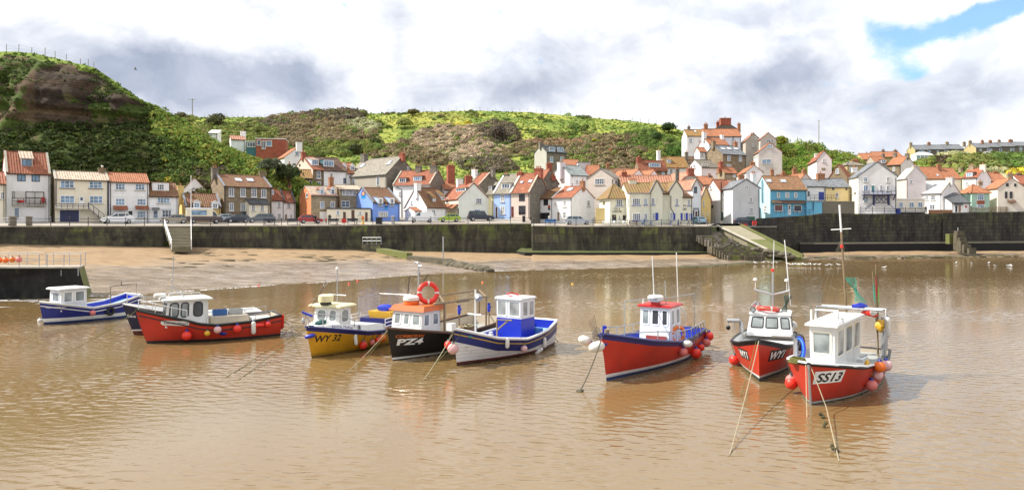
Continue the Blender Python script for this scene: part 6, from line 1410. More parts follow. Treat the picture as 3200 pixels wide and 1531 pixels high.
  gm = MB(); g = [s.pt(q,s.sheer(q),1,-.03) for q in qs]; g2 = [s.pt(q,s.sheer(q),-1,-.03) for q in qs]; gm.tube(g[::-1][:0] + [g2[i] for i in range(N,-1,-1)][::-1][::1] + g[::-1],gr,gunwale,8); gm.tube([s.pt(0,s.sheer(0),1),s.pt(0,s.sheer(0),-1)],gr,gunwale,8); gm.build('gunwale',s.root,True)
  if strake:
   dr,mat,r = strake; sm = MB()
   for side in (1,-1): sm.tube([s.pt(q,s.sheer(q) - dr,side,r * .3) for q in qs[:-1]],r,mat,6)
   sm.build('rubbing_strake',s.root,True)
 def windows(s,face,rects,fr,pane,rnd=.35,th=.07,proud=.02):
  """face: four local corners (bl, br, tr, tl) seen from outside; rects in face fractions."""
  bl,br,tr,tl = face; U = (br - bl); V = (tl - bl); n = U.cross(V).normalized()
  f = lambda u,v: bl.lerp(br,u).lerp(tl.lerp(tr,u),v); wu,wv = U.length,V.length
  for rc in rects:
   u0,u1,v0,v1 = rc[:4]; pm_ = rc[4] if len(rc) > 4 else pane; a,b = (u1 - u0) * wu,(v1 - v0) * wv; r = rnd * min(a,b)
   def ring(ins):
    o = []; aa,bb,q = a / 2 - ins,b / 2 - ins,max(.005,r - ins)
    for cx_,cy_,st in ((aa - q,bb - q,0),(-aa + q,bb - q,1),(-aa + q,-bb + q,2),(aa - q,-bb + q,3)):
     for k in range(5): t = PI / 2 * (st + k / 4); o.append((cx_ + q * math.cos(t),cy_ + q * math.sin(t)))
    return [f(lerp(u0,u1,.5 + x / a),lerp(v0,v1,.5 + y / b)) for x,y in o]
   A,I = ring(0),ring(min(th,.3 * min(a,b))); mb = MB(); mb.grid([[p for p in A],[p + n * proud for p in A],[p + n * proud for p in I],[p + n * .006 for p in I]],fr,closed=True); w = mb.build('window',s.root)
   pm = MB(); pm.poly([p + n * .008 for p in I],pm_); pm.build('pane',w)
 def house(s,xf,xb,w,z0,z1,wall,roof,rake=.2,wt=None,fwin=(),swin=(),fr=BLACK,pane=BOATPANE,over=.14,rth=.07,wb=None,fv=(.5,.9),sv=(.5,.9),arch=0.0,base=None,aft=True,rnd=.35,th=.06,camber=.05,slope=0.0):
  """Wheelhouse: front at xf, back at xb, half width w (wt at the top), from z0 to z1; base = (height, material) of a differently painted lower part."""
  wt = wt or w * .95; wb = wb or w; V = Vector
  fpb,fsb = V((xf,w,z0)),V((xf,-w,z0)); fpt,fst = V((xf - rake,wt,z1)),V((xf - rake,-wt,z1)); bpb,bsb = V((xb,wb,z0)),V((xb,-wb,z0)); bpt,bst = V((xb,wt * wb / w,z1 - slope)),V((xb,-wt * wb / w,z1 - slope))
  mb = MB()
  for q in ((fsb,fpb,fpt,fst)[::1],(fpb,bpb,bpt,fpt),(bpb,bsb,bst,bpt),(bsb,fsb,fst,bst)):
   q = list(q)
   if base:
    k = base[0]; a,b,c,d = q; mid0,mid1 = a.lerp(d,k),b.lerp(c,k); mb.poly([a,b,mid1,mid0],base[1]); mb.poly([mid0,mid1,c,d],wall)
   else: mb.poly(q,wall)
  mb.build('wheelhouse',s.root)
  if roof:
   rm = MB(); o = over; c4 = [V((xf - rake + o * 1.3,wt + o,z1)),V((xb - o,wt * wb / w + o,z1 - slope)),V((xb - o,-wt * wb / w - o,z1 - slope)),V((xf - rake + o * 1.3,-wt - o,z1))]; up = V((0,0,rth)); i4 = [p.lerp(sum(c4,V()) / 4,.12) + up + V((0,0,camber)) for p in c4]
   rm.poly(c4,roof); rm.grid([c4,[p + up for p in c4],i4],roof,closed=True,flip=True); rm.poly(i4[::-1],roof); rm.build('roof',s.root)
  s.faces = {'front': (fsb,fpb,fpt,fst),'port': (fpb,bpb,bpt,fpt),'star': (bsb,fsb,fst,bst)}
  if fwin: s.windows(s.faces['front'],[(a,b,*fv,*r) for a,b,*r in fwin],fr,pane,rnd,th)
  if swin: s.windows(s.faces['port'],[(a,b,*sv,*r) for a,b,*r in swin],fr,pane,rnd,th); s.windows(s.faces['star'],[(1 - b,1 - a,*sv,*r) for a,b,*r in swin],fr,pane,rnd,th)
  return z1 + rth + camber
 def bar(s,name,runs,mat=STEEL,r=.022,n=6):
  mb = MB()
  for run in runs: mb.tube(run,r,mat,n)
  return mb.build(name,s.root,True)
 def text(s,txt,px,py,h_,mat,width,side=1,shear=0.0,bold=.015,back=None,pad=.05,skew=0.0,name='lettering',out=.012):
  """Lettering laid on the hull; its lower leading corner shows at (px, py). Reads from bow to stern on the port side."""
  p = s.on_hull(px,py,side,0.0); vs,fs,w0 = text_mesh(txt,1.0,shear,bold); kx = width / w0; kz = h_ / .72; sg = -1 if side > 0 else 1
  if side < 0: p = Vector((p.x - width,p.y,p.z))
  f = lambda a,b,o: s.surf(p.x + sg * a,p.z + b + skew * a,side,o)
  if back:
   mb = MB(); k = 12; mb.grid([[f(lerp(-pad,width + pad,i / k) ,lerp(-pad,h_ + pad,j / 3),out * .5) for i in range(k + 1)] for j in range(4)],back); mb.build('number_plate',s.root)
  mb = MB(); mb.add([f(a * kx,b * kz,out) for a,b in vs],fs,mat); return mb.build(name,s.root)
def rope(label,pts,r=.022,mat=ROPE,sag=0.0,n=14,group=None,name='mooring_rope'):
 """Rope hanging between points with a little sag."""
 P_ = []
 for a,b in zip(pts,pts[1:]):
  a,b = Vector(a),Vector(b)
  for i in range(n): t = i / n; q = a.lerp(b,t); q.z -= sag * 4 * t * (1 - t) * (1 if len(pts) == 2 else .6); P_.append(q)
 P_.append(Vector(pts[-1])); c = P_[0]; mb = MB(); mb.tube([p - c for p in P_],r,mat,5); return solo(mb,name,label,'rope',c,group=group,smooth=True)
def buoy(label,p,r,mat,cap=FBLU,line=None,group=None,tilt=(0,0)):
 """Inflated ball fender: body with a moulded eye, and the lanyard it hangs from."""
 t = thing('ball_fender',label,'fender',p,rx=tilt[0],ry=tilt[1],group=group); mb = MB()
 prof = [(0.001,-r)] + [(r * math.sin(a),-r * math.cos(a)) for a in (PI * i / 12 for i in range(1,10))]; prof += [(r * .42,r * .86),(r * .30,r * 1.05)]
 mb.lathe(prof,mat,n=16); mb.build('body',t,True)
 cm = MB(); cm.lathe([(r * .44,r * .84),(r * .33,r * 1.06),(r * .22,r * 1.25),(r * .12,r * 1.28)],cap,n=10); cm.build('eye',t,True)
 if line is not None:
  e = Vector(line) - Vector(p); lm = MB(); lm.tube([Vector((0,0,r * 1.2)),e],.012,ROPED,4); l = lm.build('lanyard',t)
  l.matrix_local = Matrix.Rotation(-tilt[0],4,'X') if tilt == (0,0) else Matrix.Identity(4)
 return t
def fender(label,p,r,L,mat=FWHT,tilt=(0,0),line=None,capm=FBLU,group=None):
 """Long cylindrical fender."""
 t = thing('long_fender',label,'fender',p,rx=tilt[0],ry=tilt[1],group=group); mb = MB()
 mb.lathe([(r * .25,-L / 2 - r * .3),(r * .7,-L / 2),(r,-L / 2 + r * .6),(r,L / 2 - r * .6),(r * .7,L / 2),(r * .25,L / 2 + r * .3)],mat,n=14); mb.build('body',t,True)
 cm = MB(); cm.lathe([(r * .3,L / 2 + r * .28),(r * .2,L / 2 + r * .8)],capm,n=8)
 if line is not None: cm.tube([(0,0,L / 2 + r * .7),Vector(line) - Vector(p)],.012,ROPED,4)
 cm.build('eye',t); return t
def ring_buoy(label,p,R,ax,mat=FRED):
 t = thing('lifebuoy',label,'lifebuoy',p); mb = MB(); mb.torus((0,0,0),R,R * .25,mat,ax,28,10); mb.build('ring',t,True); bm = MB(); Z = Vector(ax).normalized(); X = Z.orthogonal().normalized(); Y = Z.cross(X)
 for i in range(4):
  a = PI / 4 + PI / 2 * i; d = X * math.cos(a) + Y * math.sin(a); tdir = -X * math.sin(a) + Y * math.cos(a); bm.torus(d * R,R * .262,R * .022,FWHT,tdir,14,4); bm.lathe([(R * .258,-R * .09),(R * .258,R * .09)],FWHT,d * R,tdir,14,False)
 bm.build('reflective_band',t,True); gm = MB(); gm.torus((0,0,0),R * 1.27,R * .03,ROPE,ax,28,5); gm.build('grab_line',t,True); return t
def hang(b,label,px,py,r,mat,cap=FBLU,side=1,group=None,out=None):
 p = b.on_hull(px,py,side,r * .8 if out is None else out); q = (p.x + b.L / 2) / b.L; top = b.pt(max(0,min(1,q)),b.sheer(max(0,min(1,q))),side,.03); return buoy(label,b.w(p),r,mat,cap,b.w(top),group)
def hangf(b,label,px,py,r,L,mat=FWHT,tilt=(0,0),side=1,group=None):
 p = b.on_hull(px,py,side,r); q = max(0,min(1,(p.x + b.L / 2) / b.L)); return fender(label,b.w(p),r,L,mat,tilt,b.w(b.pt(q,b.sheer(q),side,.03)) if tilt == (0,0) else None,group=group)
def wpt(px,py): Y = H * F / (py - HY); return Vector(((px - CX) / F * Y,Y,.0))      # a point on the water
V3 = Vector
# --- blue and white coble, farthest left ---------------------------------------
b = Boat('coble','small blue and white coble with a white windowed cabin, beside the concrete pier end',wpt(138,1014).xy,(.54,.84),5.75,2.2,[(0,1.40),(.25,1.02),(.55,.86),(1,1.40)],rb=.35,n=4.5)
b.hull([(-.1,BANTB),(.14,BANTB),(.36,BWHT),(('s',.30),BNAVY),(('s',.24),BWHT),(('s',.09),BNAVY),(('s',0),BWHT)],BWHT,BLBL,BBLU,.05,.3)
x,w_ = b.place(190,139); zt = b.z(905,x,0); b.house(x,b.lx(272,w_),w_,.75,zt,BGRW,BGRW,.05,fwin=[(.25,.85)],swin=[(.08,.44),(.52,.92)],fr=FRAMEW,pane=BOATPANE,fv=(.42,.9),sv=(.40,.92),rnd=.1)
b.text('SEA SPRAY',142,963,.085,BWHT,.85,bold=.01)
b.bar('gallows',[[V3((-.9,.85,.8)),V3((-.9,.85,2.05)),V3((-2.6,.85,2.15)),V3((-2.6,.85,1.0))],[V3((-1.6,.85,2.1)),V3((-1.6,.85,2.35))]],ROPED,.025)
B1 = b
hang(b,'small faded pink ball fender on the blue and white coble',290,977,.17,FPNK)
tp = b.on_hull(345,972,1,.1); mb = MB(); mb.torus((0,0,0),.2,.085,RUBBER,(-.54,-.84,0) if False else (.84,-.54,0),20,8); solo(mb,'tyre_fender','black tyre hung as a fender on the blue and white coble','fender',b.w(tp),smooth=True)
buoy('tiny white float at the waterline under the bow of the blue and white coble',wpt(126,1004) + V3((0,0,.05)),.16,FWHT,FGRY)
# --- dark navy boat half hidden by the red one ---------------------------------
b = Boat('fishing_boat','dark navy boat mostly hidden behind the red boat with five round-cornered windows',wpt(420,1047).xy,(.86,.51),7.0,2.5,[(0,1.0),(.5,.95),(1,1.72)],rb=.75)
b.hull([(.05,BANTR),(.24,BANTR),(.31,BWHT),(('s',0),BNAVY2)],BWHT,BGRW,BGRW,.05)
b.text('Sea Wi',388,991,.17,BWHT,.9,bold=.005,skew=-.05)
b.bar('bow_rail',[[b.pt(q,b.sheer(q) + .55,sd,-.05) for q in (.55,.7,.85,.97)] for sd in (1,-1)] + [[b.pt(q,b.sheer(q),sd,-.05),b.pt(q,b.sheer(q) + .55,sd,-.05)] for q in (.55,.7,.85,.97) for sd in (1,-1)],STEEL,.018)
B2 = b
# --- red boat with five windows -------------------------------------------------
b = Boat('fishing_boat','long red fishing boat with a white wheelhouse of five round-cornered windows',wpt(460,1073).xy,(.85,.53),6.9,2.7,[(0,1.12),(.22,.92),(.48,.86),(.60,.97),(.68,1.16),(1,1.74)],rb=.7,n=2.5)
b.hull([(-.05,BANT),(.10,BANT),(.13,BANTR),(('s',.10),BRED),(('s',0),BBLK)],BBLK,BGRW,BBEI,.06,.42,strake=(.28,BBLK,.03))
x,w_ = b.place(516,474); xb = b.lx(651,w_); zt = b.z(938,x,0); b.house(x,xb,w_,.8,zt,BGRW,BGRW,.12,fwin=[(.08,.46),(.54,.94)],swin=[(.06,.29),(.33,.53),(.63,.87,BOATPANED)],pane=BOATPANE,fv=(.42,.9),sv=(.36,.93),over=.2)
pl = b.on_hull(502,1008,1,0); k = 14; f = lambda a,z,o: b.surf(pl.x - a,pl.z + z - a * .06,1,o); mb = MB(); bh = lambda u: .125 * max(.05,1 - max(0,abs(u - .62) - .5) ** 2 / .0145) ** .5; us = [i * 1.24 / 30 for i in range(31)]; mb.grid([[f(u,k * bh(u),.014) for u in us] for k in (-1,-.5,0,.5,1)],BWHT); mb.build('name_board',b.root)
vs,fs,w0 = text_mesh('Genderloon',1,.3,0); mb = MB(); mb.add([f(.14 + a * .96 / w0,-.05 + q * .17,.03) for a,q in vs],fs,BDBL); mb.build('lettering',b.root)
rz = zt + .14; xa = b.lx(535,0)
b.bar('grab_rail',[[V3((x - .3,sd * w_,rz)),V3((x - .35,sd * w_,rz + .12)),V3((xb + .2,sd * w_,rz + .12)),V3((xb + .15,sd * w_,rz))] for sd in (1,-1)],BGRW,.02)
mb = MB(); mb.lathe([(.28,0),(.3,.04),(.3,.16),(.26,.2)],FWHT,(b.lx(500,0),0,rz),n=16); mb.build('radar_dome',b.root,True)
b.bar('mast',[[V3((xa,0,rz)),V3((xa - .1,0,rz + 1.5))],[V3((xa - .1,.02,rz + 1.4)),V3((xa - .1,.02,rz + 2.1))],[V3((xa - .02,0,rz + .6)),V3((xa - .6,.3,rz))],[V3((xa - .02,0,rz + .6)),V3((xa - .6,-.3,rz))],[V3((xa - .05,-.25,rz + .9)),V3((xa - .05,.25,rz + .9))]],GREYM,.022)
b.bar('bow_rail',[[b.pt(q,b.sheer(q) + .5,sd,-.06) for q in (.68,.78,.88,.98)] for sd in (1,-1)] + [[b.pt(q,b.sheer(q),sd,-.06),b.pt(q,b.sheer(q) + .5,sd,-.06)] for q in (.68,.78,.88,.98) for sd in (1,-1)],BGRW,.02)
b.bar('side_rail',[[b.pt(q,b.sheer(q) + .34,sd,-.04) for q in (.04,.2,.4,.55)] for sd in (1,-1)] + [[b.pt(q,b.sheer(q),sd,-.04),b.pt(q,b.sheer(q) + .34,sd,-.04)] for q in (.04,.2,.4,.55) for sd in (1,-1)],GREYM,.018)
mb = MB(); mb.box((-1.0,-.35,.95),(1.9,1.1,.42),BBEI); mb.box((-2.6,.1,.85),(1.0,1.0,.3),BGRW); mb.build('hatch_cover',b.root)
B3 = b
hang(b,'largest red ball fender on the long red boat, nearest its bow',583,1048,.245,FRED); hang(b,'yellow ball fender on the long red boat',648,1041,.15,FYEL,FGRY); hang(b,'whitish pear-shaped fender on the long red boat, next to the yellow one',679,1030,.19,FPAL); hang(b,'red ball fender between the whitish and long white fenders on the long red boat',741,1027,.21,FRED); hangf(b,'long white cylindrical fender near the stern of the long red boat',793,1024,.12,.62); hang(b,'red ball fender nearest the stern of the long red boat',837,1013,.16,FRED)
p = b.on_hull(808,1016,1,.1); mb = MB(); mb.lathe([(.02,-.33),(.1,-.24),(.1,.24),(.02,.33)],FRED,ax=(.85,.53,0),n=10); solo(mb,'long_fender','dull red cylindrical fender lying level along the stern of the long red boat','fender',b.w(p),smooth=True)
p = b.on_hull(697,1042,1,.06); mb = MB(); mb.ball((0,0,0),.2,FBLU,10,6,(1,.4,.45)); solo(mb,'glove','crumpled blue rag caught low on the side of the long red boat','rag',b.w(p),smooth=True); p = b.on_hull(535,1024,1,.02); mb = MB(); mb.ball((0,0,0),.12,FBLU,10,6,(1,.3,.5)); mb.build
mb = MB(); sp = b.w((-b.L / 2 - .08,.55,.75)); mb.prism([(0,-.2,.35),(0,.3,.35),(0,.24,-.3),(0,-.05,-.45)],(-.12,.06,0),FRED); solo(mb,'red_cloth','red cloth hanging over the stern of the long red boat','cloth',sp,b.th)
# --- yellow WY32 ----------------------------------------------------------------
b = Boat('fishing_boat','yellow fishing boat with number WY 32, white wheelhouse and cream roof',wpt(975,1117).xy,(.40,.917),7.3,2.7,[(0,.86),(.4,.78),(.6,.9),(1,1.42)],rb=.5,n=3.4)
b.hull([(-.1,BANT),(.02,BANT),(('s',.18),BYEL),(('s',0),BDBL)],BDBL,BGRW,BGRW,.05,.2)
xf_,w1 = b.front(1040,960);
mb = MB(); qs = [.42,.5,.6,.7,.8,.9,.96]; hb = lambda q: interp([(.42,.34),(.5,.36),(.8,.26),(1,.05)],q)
for sd in (1,-1): mb.grid([[b.pt(q,b.sheer(q) + .03,sd,-.05) for q in qs],[b.pt(q,b.sheer(q) + hb(q),sd,-.16) for q in qs]],BGRW,flip=sd < 0)
mb.grid([[b.pt(q,b.sheer(q) + hb(q),sd,-.16) for q in qs] for sd in (1,-1)],BGRW); mb.poly([b.pt(.42,b.sheer(.42),-1,-.05),b.pt(.42,b.sheer(.42),1,-.05),b.pt(.42,b.sheer(.42) + .34,1,-.16),b.pt(.42,b.sheer(.42) + .34,-1,-.16)],BGRW); mb.build('foredeck_coaming',b.root)
x,w_ = b.place(1056,974); zt = b.z(962,x,w_); b.house(x,b.lx(1097,w_),w_,.9,zt,BGRW,BCRM,.22,fwin=[(.10,.5),(.58,.90)],swin=[(.14,.84)],fr=FRAMEW,fv=(.46,.92),sv=(.42,.93),over=.2)
rz = zt + .13; xr = b.lx(1018,0); mb = MB(); mb.lathe([(.28,0),(.24,.1)],BLACK,(xr,0,rz),n=16); mb.build('radar_foot',b.root,True); mb = MB(); mb.lathe([(.3,.1),(.34,.13),(.36,.4),(.3,.44),(.02,.45)],BCRM,(xr,0,rz),n=20); mb.build('radar_drum',b.root,True)
xm = b.lx(1054,0); b.bar('mast',[[V3((xm,0,rz)),V3((xm,0,rz + 1.55))],[V3((xm,0,rz + .35)),V3((xm - .3,-.7,rz + .35)),V3((xm - .3,-.7,rz))],[V3((xm,0,rz + .35)),V3((xm,.5,rz + .35))]],GREYM,.028)
mb = MB(); mb.lathe([(.05,0),(.09,.03),(.05,.12)],FWHT,(xm,0,rz + 1.55),n=8); mb.build('masthead_light',b.root)
b.bar('bow_rail',[[b.pt(q,b.sheer(q) + .62 * (1 if q > .8 else .8),sd,-.12) for q in (.72,.82,.92,1.0)] for sd in (1,-1)] + [[b.pt(q,b.sheer(q),sd,-.12),b.pt(q,b.sheer(q) + .62 * (1 if q > .8 else .8),sd,-.12)] for q in (.72,.92,1) for sd in (1,-1)],STEEL,.02)
runs = []
for sd in (1,-1):
 for k in (.18,.36,.54): runs.append([b.pt(q,b.sheer(q) + k,sd,-.04) for q in (.02,.15,.3,.41)])
 for q in (.02,.1,.2,.3,.41): runs.append([b.pt(q,b.sheer(q),sd,-.04),b.pt(q,b.sheer(q) + .54,sd,-.04)])
b.bar('side_rail',runs,WHITE,.022)
b.text('WY 32',979,1069,.30,BLACK,1.05,bold=.022,skew=-.02); b.text('Jackie McKay',1055,1037,.10,BDBL,.95,shear=.3,bold=.0,out=-.02) if False else None
vs,fs,w0 = text_mesh('Jackie McKay',1,.35,0); q0 = b.lx(1054,1.0); mb = MB()
def coam(x,z,o): q = (x + b.L / 2) / b.L; return b.pt(q,b.sheer(q),1,-.05 - .11 * (z / max(.05,hb(min(max(q,.42),.96)))) + o) + V3((0,0,z))
mb.add([coam(q0 - a * 1.05 / w0,.09 + c * .15,.012) for a,c in vs],fs,BDBL); mb.build('lettering',b.root)
pw = coam(b.lx(1118,1.1),.17,.015); mb = MB(); mb.torus(pw,.11,.025,GREYM,(0,1,.3),16,6); mb.lathe([(.1,0),(.1,.01)],PANED,pw,(0,1,.3),14); mb.build('porthole',b.root,True)
mb = MB(); gx = -b.L / 2 + .55
for a,c in ((V3((gx - .5,1,.8)),V3((gx - .5,1,2.25))),(V3((gx - .5,-1,.8)),V3((gx - .5,-1,2.25))),(V3((gx + 1.3,-1.05,.8)),V3((gx + 1.3,-1.05,2.2)))): mb.tube([a,c],.022,GREYM,5)
mb.tube([V3((gx + 1.3,-1.05,2.2)),V3((gx - .5,-1,2.25)),V3((gx - .5,1,2.25))],.022,GREYM,5)
for i in range(16): t = i / 15; mb.tube([V3((gx - .5 + 1.8 * t,-1.02,1.1)),V3((gx - .5 + 1.8 * t,-1.02,2.22))],.006,GREYM,3)
for i in range(8): t = i / 7; mb.tube([V3((gx - .5,-1.02,1.1 + 1.12 * t)),V3((gx + 1.3,-1.02,1.1 + 1.12 * t))],.006,GREYM,3)
mb.build('pot_cage',b.root); mb = MB(); mb.box((gx + .6,-.1,.88),(1.5,1.7,.6),BDBL); mb.build('engine_box',b.root)
B4 = b
t = thing('fish_tub','yellow fish tub with a bundled royal blue tarpaulin, on the stern of the yellow boat','tub',b.w((gx + .7,.1,1.18)),b.th); mb = MB(); mb.box((0,0,.17),(.85,1.25,.34),FYEL,taper=(1.12,1.08)); mb.build('tub',t); mb = MB()
boulder(mb,(0,.05,.45),.42,BBLU,(.85,1.1,.5),3); mb.build('tarpaulin',t,True)
hang(b,'big orange-red ball fender, foremost of the cluster on the yellow boat',1135,1078,.20,FRED,FGRY); hang(b,'small dusty pink ball fender on the yellow boat',1163,1070,.145,FPNK,FGRY); hang(b,'red ball fender between the dusty pink and orange ones on the yellow boat',1180,1062,.145,FRED,FGRY); hang(b,'large orange ball fender at the stern of the yellow boat, by the black bow',1194,1056,.2,FORG,FGRY); hangf(b,'long white fender slung at the middle of the yellow boat',1111,1060,.085,.5,FWHT,(0,-.12))
p = b.on_hull(961,1050,1,.12); fender('blue cylindrical fender tied across the yellow bow',b.w(p),.085,.42,BDBL if False else BBLU,(0,PI / 2 - .25))
mb = MB(); p0 = b.w((b.lx(985,0),-.3,rz - .1)); mb.tube([(0,0,0),(.35,0,.45),(.62,0,.95)],.016,BLACK,5); mb.torus((.72,0,1.12),.16,.012,GREYM,(.6,.5,-.4),16,4); solo(mb,'landing_net','long-handled landing net standing on the roof of the yellow boat','landing net',p0)
mb = MB(); p0 = b.w((b.lx(962,.2),.2,2.0)); mb.tube([(-.25,0,.12),(.22,0,-.08)],.055,BBLU,6); mb.ball((-.2,0,-.28),.1,GREYM,8,6,(.8,.8,1.6)); mb.tube([(-.2,0,-.1),(-.2,0,.1),(.1,0,-.3)],.015,GREYM,4); solo(mb,'pot_hauler','blue hauler arm with a grey block beside the wheelhouse of the yellow boat','hauler',p0)
# --- black PZ4 -------------------------------------------------------------------
b = Boat('fishing_boat','black fishing boat with number PZ4, orange wheelhouse roof and an open brown stern',wpt(1228,1126).xy,(.52,.855),8.4,3.1,[(0,1.16),(.3,1.0),(.6,.92),(1,1.46)],rb=.5,n=3.6)
b.hull([(-.1,BANT),(.04,BANT),(.13,BGRW),(('s',.02),BBLK),(('s',0),DARKWOOD)],DARKWOOD,BGRY,BBEI,.06,.5)
x,w_ = b.place(1314,1219); xb = b.lx(1376,w_); zt = b.z(976,x,w_); b.house(x,xb,w_,.75,zt,BGRW,None,.18,fwin=[(.06,.30),(.38,.60),(.68,.96)],swin=[(.10,.42),(.58,.92)],fr=FRAMEW,fv=(.52,.93),sv=(.48,.92),rnd=.2)
rm = MB(); o = .14; c4 = [V3((x - .18 + o,w_ + o,zt)),V3((xb - o,w_ + o,zt)),V3((xb - o,-w_ - o,zt)),V3((x - .18 + o,-w_ - o,zt))]; i4 = [p + V3((-.10 if p.x > x - 1 else 0,-.05 if p.y > 0 else .25,.25)) for p in c4]; rm.poly(c4,BORG); rm.grid([c4,i4],BORG,closed=True,flip=True); rm.poly(i4[::-1],BORG); rm.build('roof',b.root)
rz = zt + .25; xr = b.lx(1291,0); mb = MB(); mb.lathe([(.3,0),(.34,.05),(.34,.16)],FORG,(xr,-.1,rz),n=16); mb.lathe([(.34,.17),(.38,.2),(.38,.33),(.3,.4),(.02,.42)],FWHT,(xr,-.1,rz),n=20); mb.build('radar_dome',b.root,True)
xm = b.lx(1308,.1); b.bar('mast',[[V3((xm,.1,rz)),V3((xm,.1,rz + 1.95))],[V3((xm,.1,rz + 1.75)),V3((xm,.3,rz + 1.75))],[V3((xm,.1,rz + 1.9)),V3((xm,-.1,rz + 1.9)),V3((xm,-.1,rz + 1.8))],[V3((xm,.1,rz + 1.3)),V3((xm,.18,rz + 1.45))]],GREYM,.04); b.bar('rod_holder',[[V3((xr,-.35,rz)),V3((xr - .1,-.3,rz + 1.25))],[V3((xr - .1,-.1,rz + .3)),V3((xr - .6,.4,rz + 1.35))]],BLACK,.02)
runs = []; zg = b.z(928,-1.5,.9)
def gpx(px,y): return b.lx(px,y)
gw = 1.15; xs = (b.lx(1389,gw),b.lx(1519,gw)); xs2 = (b.lx(1373,-gw),b.lx(1497,-gw)); bz = .85
for xx,yy in ((xs[0],gw),(xs[1],gw),(xs2[0],-gw),(xs2[1],-gw)): runs.append([V3((xx,yy,bz)),V3((xx,yy,zg))])
b.bar('gallows_post',[runs[0]],BRONZE,.055)
for r_ in runs[1:]: b.bar('gallows_post',[r_],BRONZE,.055)
b.bar('gallows_beam',[[V3((xs[0] + .8,gw,zg)),V3((xs[1] - .3,gw,zg))],[V3((xs2[0] + .6,-gw,zg)),V3((xs2[1],-gw,zg))],[V3((xs[0],gw,zg)),V3((xs2[0],-gw,zg))],[V3((xs[1],gw,zg)),V3((xs2[1],-gw,zg))]],BRONZE,.045); mb = MB(); mb.lathe([(.1,-.45),(.1,.45)],BRONZE,(lerp(xs[0],xs[1],.42),gw,zg),(1,0,0),10); mb.build('roller',b.root,True)
b.text('CORMORAN',1234,1055,.13,BORG,1.02,bold=.015,skew=-.03); b.text('PZ4',1239,1078,.27,BWHT,.98,bold=.045,skew=-.01)
B5 = b
ring_buoy('red lifebuoy standing upright on the orange roof of the black boat',b.w((b.lx(1338,.45),.45,rz + .52)),.42,(.35,-.9,.15))
for px_,la in ((1435,'dark blue glove drying on a stake near the wheelhouse of the black boat'),(1528,'dark blue glove drying on a stake at the far stern of the black boat')):
 p0 = b.w((b.lx(px_,-.2 if px_ < 1500 else .5),-.2 if px_ < 1500 else .5,1.2)); mb = MB(); mb.tube([(0,0,-.5),(0,0,.45)],.04,BRONZE,6); t = thing('glove_stake',la,'glove',p0); mb.build('stake',t); mb = MB(); mb.lathe([(.075,.28),(.085,.5),(.06,.62)],BBLU,n=8)
 for i in range(4): mb.tube([(-.05 + .034 * i,0,.6),(-.055 + .036 * i,.01,.72 + .02 * (i % 2))],.02,BBLU,5)
 mb.tube([(.07,0,.48),(.13,0,.58)],.022,BBLU,5); mb.build('glove',t,True)
# --- blue and white coble in the middle ------------------------------------------
b = Boat('coble','old clinker coble, navy over flaking white planks, with a royal blue and grey cabin',wpt(1428,1143).xy,(.56,.83),7.3,2.75,[(0,1.22),(.2,.98),(.5,.82),(.75,1.05),(1,1.60)],rb=.3,ts=.55,n=2.5)
BNAVYC = hullpaint('deep_blue_hull',(.014,.024,.15),.35,.3); CLK,ntc,bc = newmat('flaking_white_planks'); g = NT(ntc); s_ = g.sep(g.coord('Object')); pl_ = g.math('FRACT',g.math('MULTIPLY',s_[2],6.5)); nz = g.noise(g.coord('Object',(1,1,2.2)),2.2,5,.65); flake = g.math('MULTIPLY',g.ramp(nz,.55,.66),g.ramp(s_[0],1.5,-1.5,.25,1)); colc = g.mix(g.ramp(pl_,.0,.10),(.22,.22,.22),(.72,.74,.76)); colc = g.mix(g.math('MULTIPLY',flake,.8),colc,(.05,.04,.03)); rn = g.noise(g.coord('Object',(1,1,.5)),1.4,3); colc = g.mix(g.ramp(rn,.64,.72,0,.7),colc,(.36,.17,.06)); g.put(bc.inputs['Base Color'],colc); bc.inputs['Roughness'].default_value = .55; g.put(bc.inputs['Normal'],g.bump(pl_,.8,.03))
b.hull([(-.15,BANT),(.06,BANT),(.16,BANTR),(('s',.56),CLK),(('s',.24),BNAVYC),(('s',.20),BYLS),(('s',.06),BNAVYC),(('s',0),BWHT)],BWHT,BLBL,BBLU,.065,.4)
x,w_ = b.place(1628,1553); xb = b.lx(1670,w_); zt = b.z(938,x,w_); b.house(x,xb,w_,.5,zt,BGRW,BGRW,.0,wt=w_ * 1.03,fwin=[(.03,.42),(.5,.97)],swin=[(.08,.48),(.54,.94)],fr=FRAMEW,pane=PANEC,fv=(.60,.97),sv=(.60,.97),base=(.56,BBLU),rnd=.08,over=.06,th=.05)
mb = MB(); mb.torus((x - .5,0,zt + .14),.36,.04,BROOFR,(0,.3,1),18,6); mb.build
ring = solo(mb,'coiled_hose','red hose coiled on the cabin roof of the old clinker coble','hose',b.w((0,0,0)),b.th,smooth=True)
xm = b.lx(1486,.3); zm = b.z(905,xm,.3); b.bar('mast',[[V3((xm,.3,.75)),V3((xm,.3,1.25))]],BBLU,.05); b.bar('mast',[[V3((xm,.3,1.25)),V3((xm,.3,zm))],[V3((xm,-.1,2.1)),V3((xm,.6,2.1))]],BGRW,.045); mb = MB(); mb.lathe([(.02,-.12),(.16,-.05),(.17,.14)],GREYM,(xm,.42,zm - .3),(.2,.6,-.5),10); mb.build('deck_lamp',b.root)
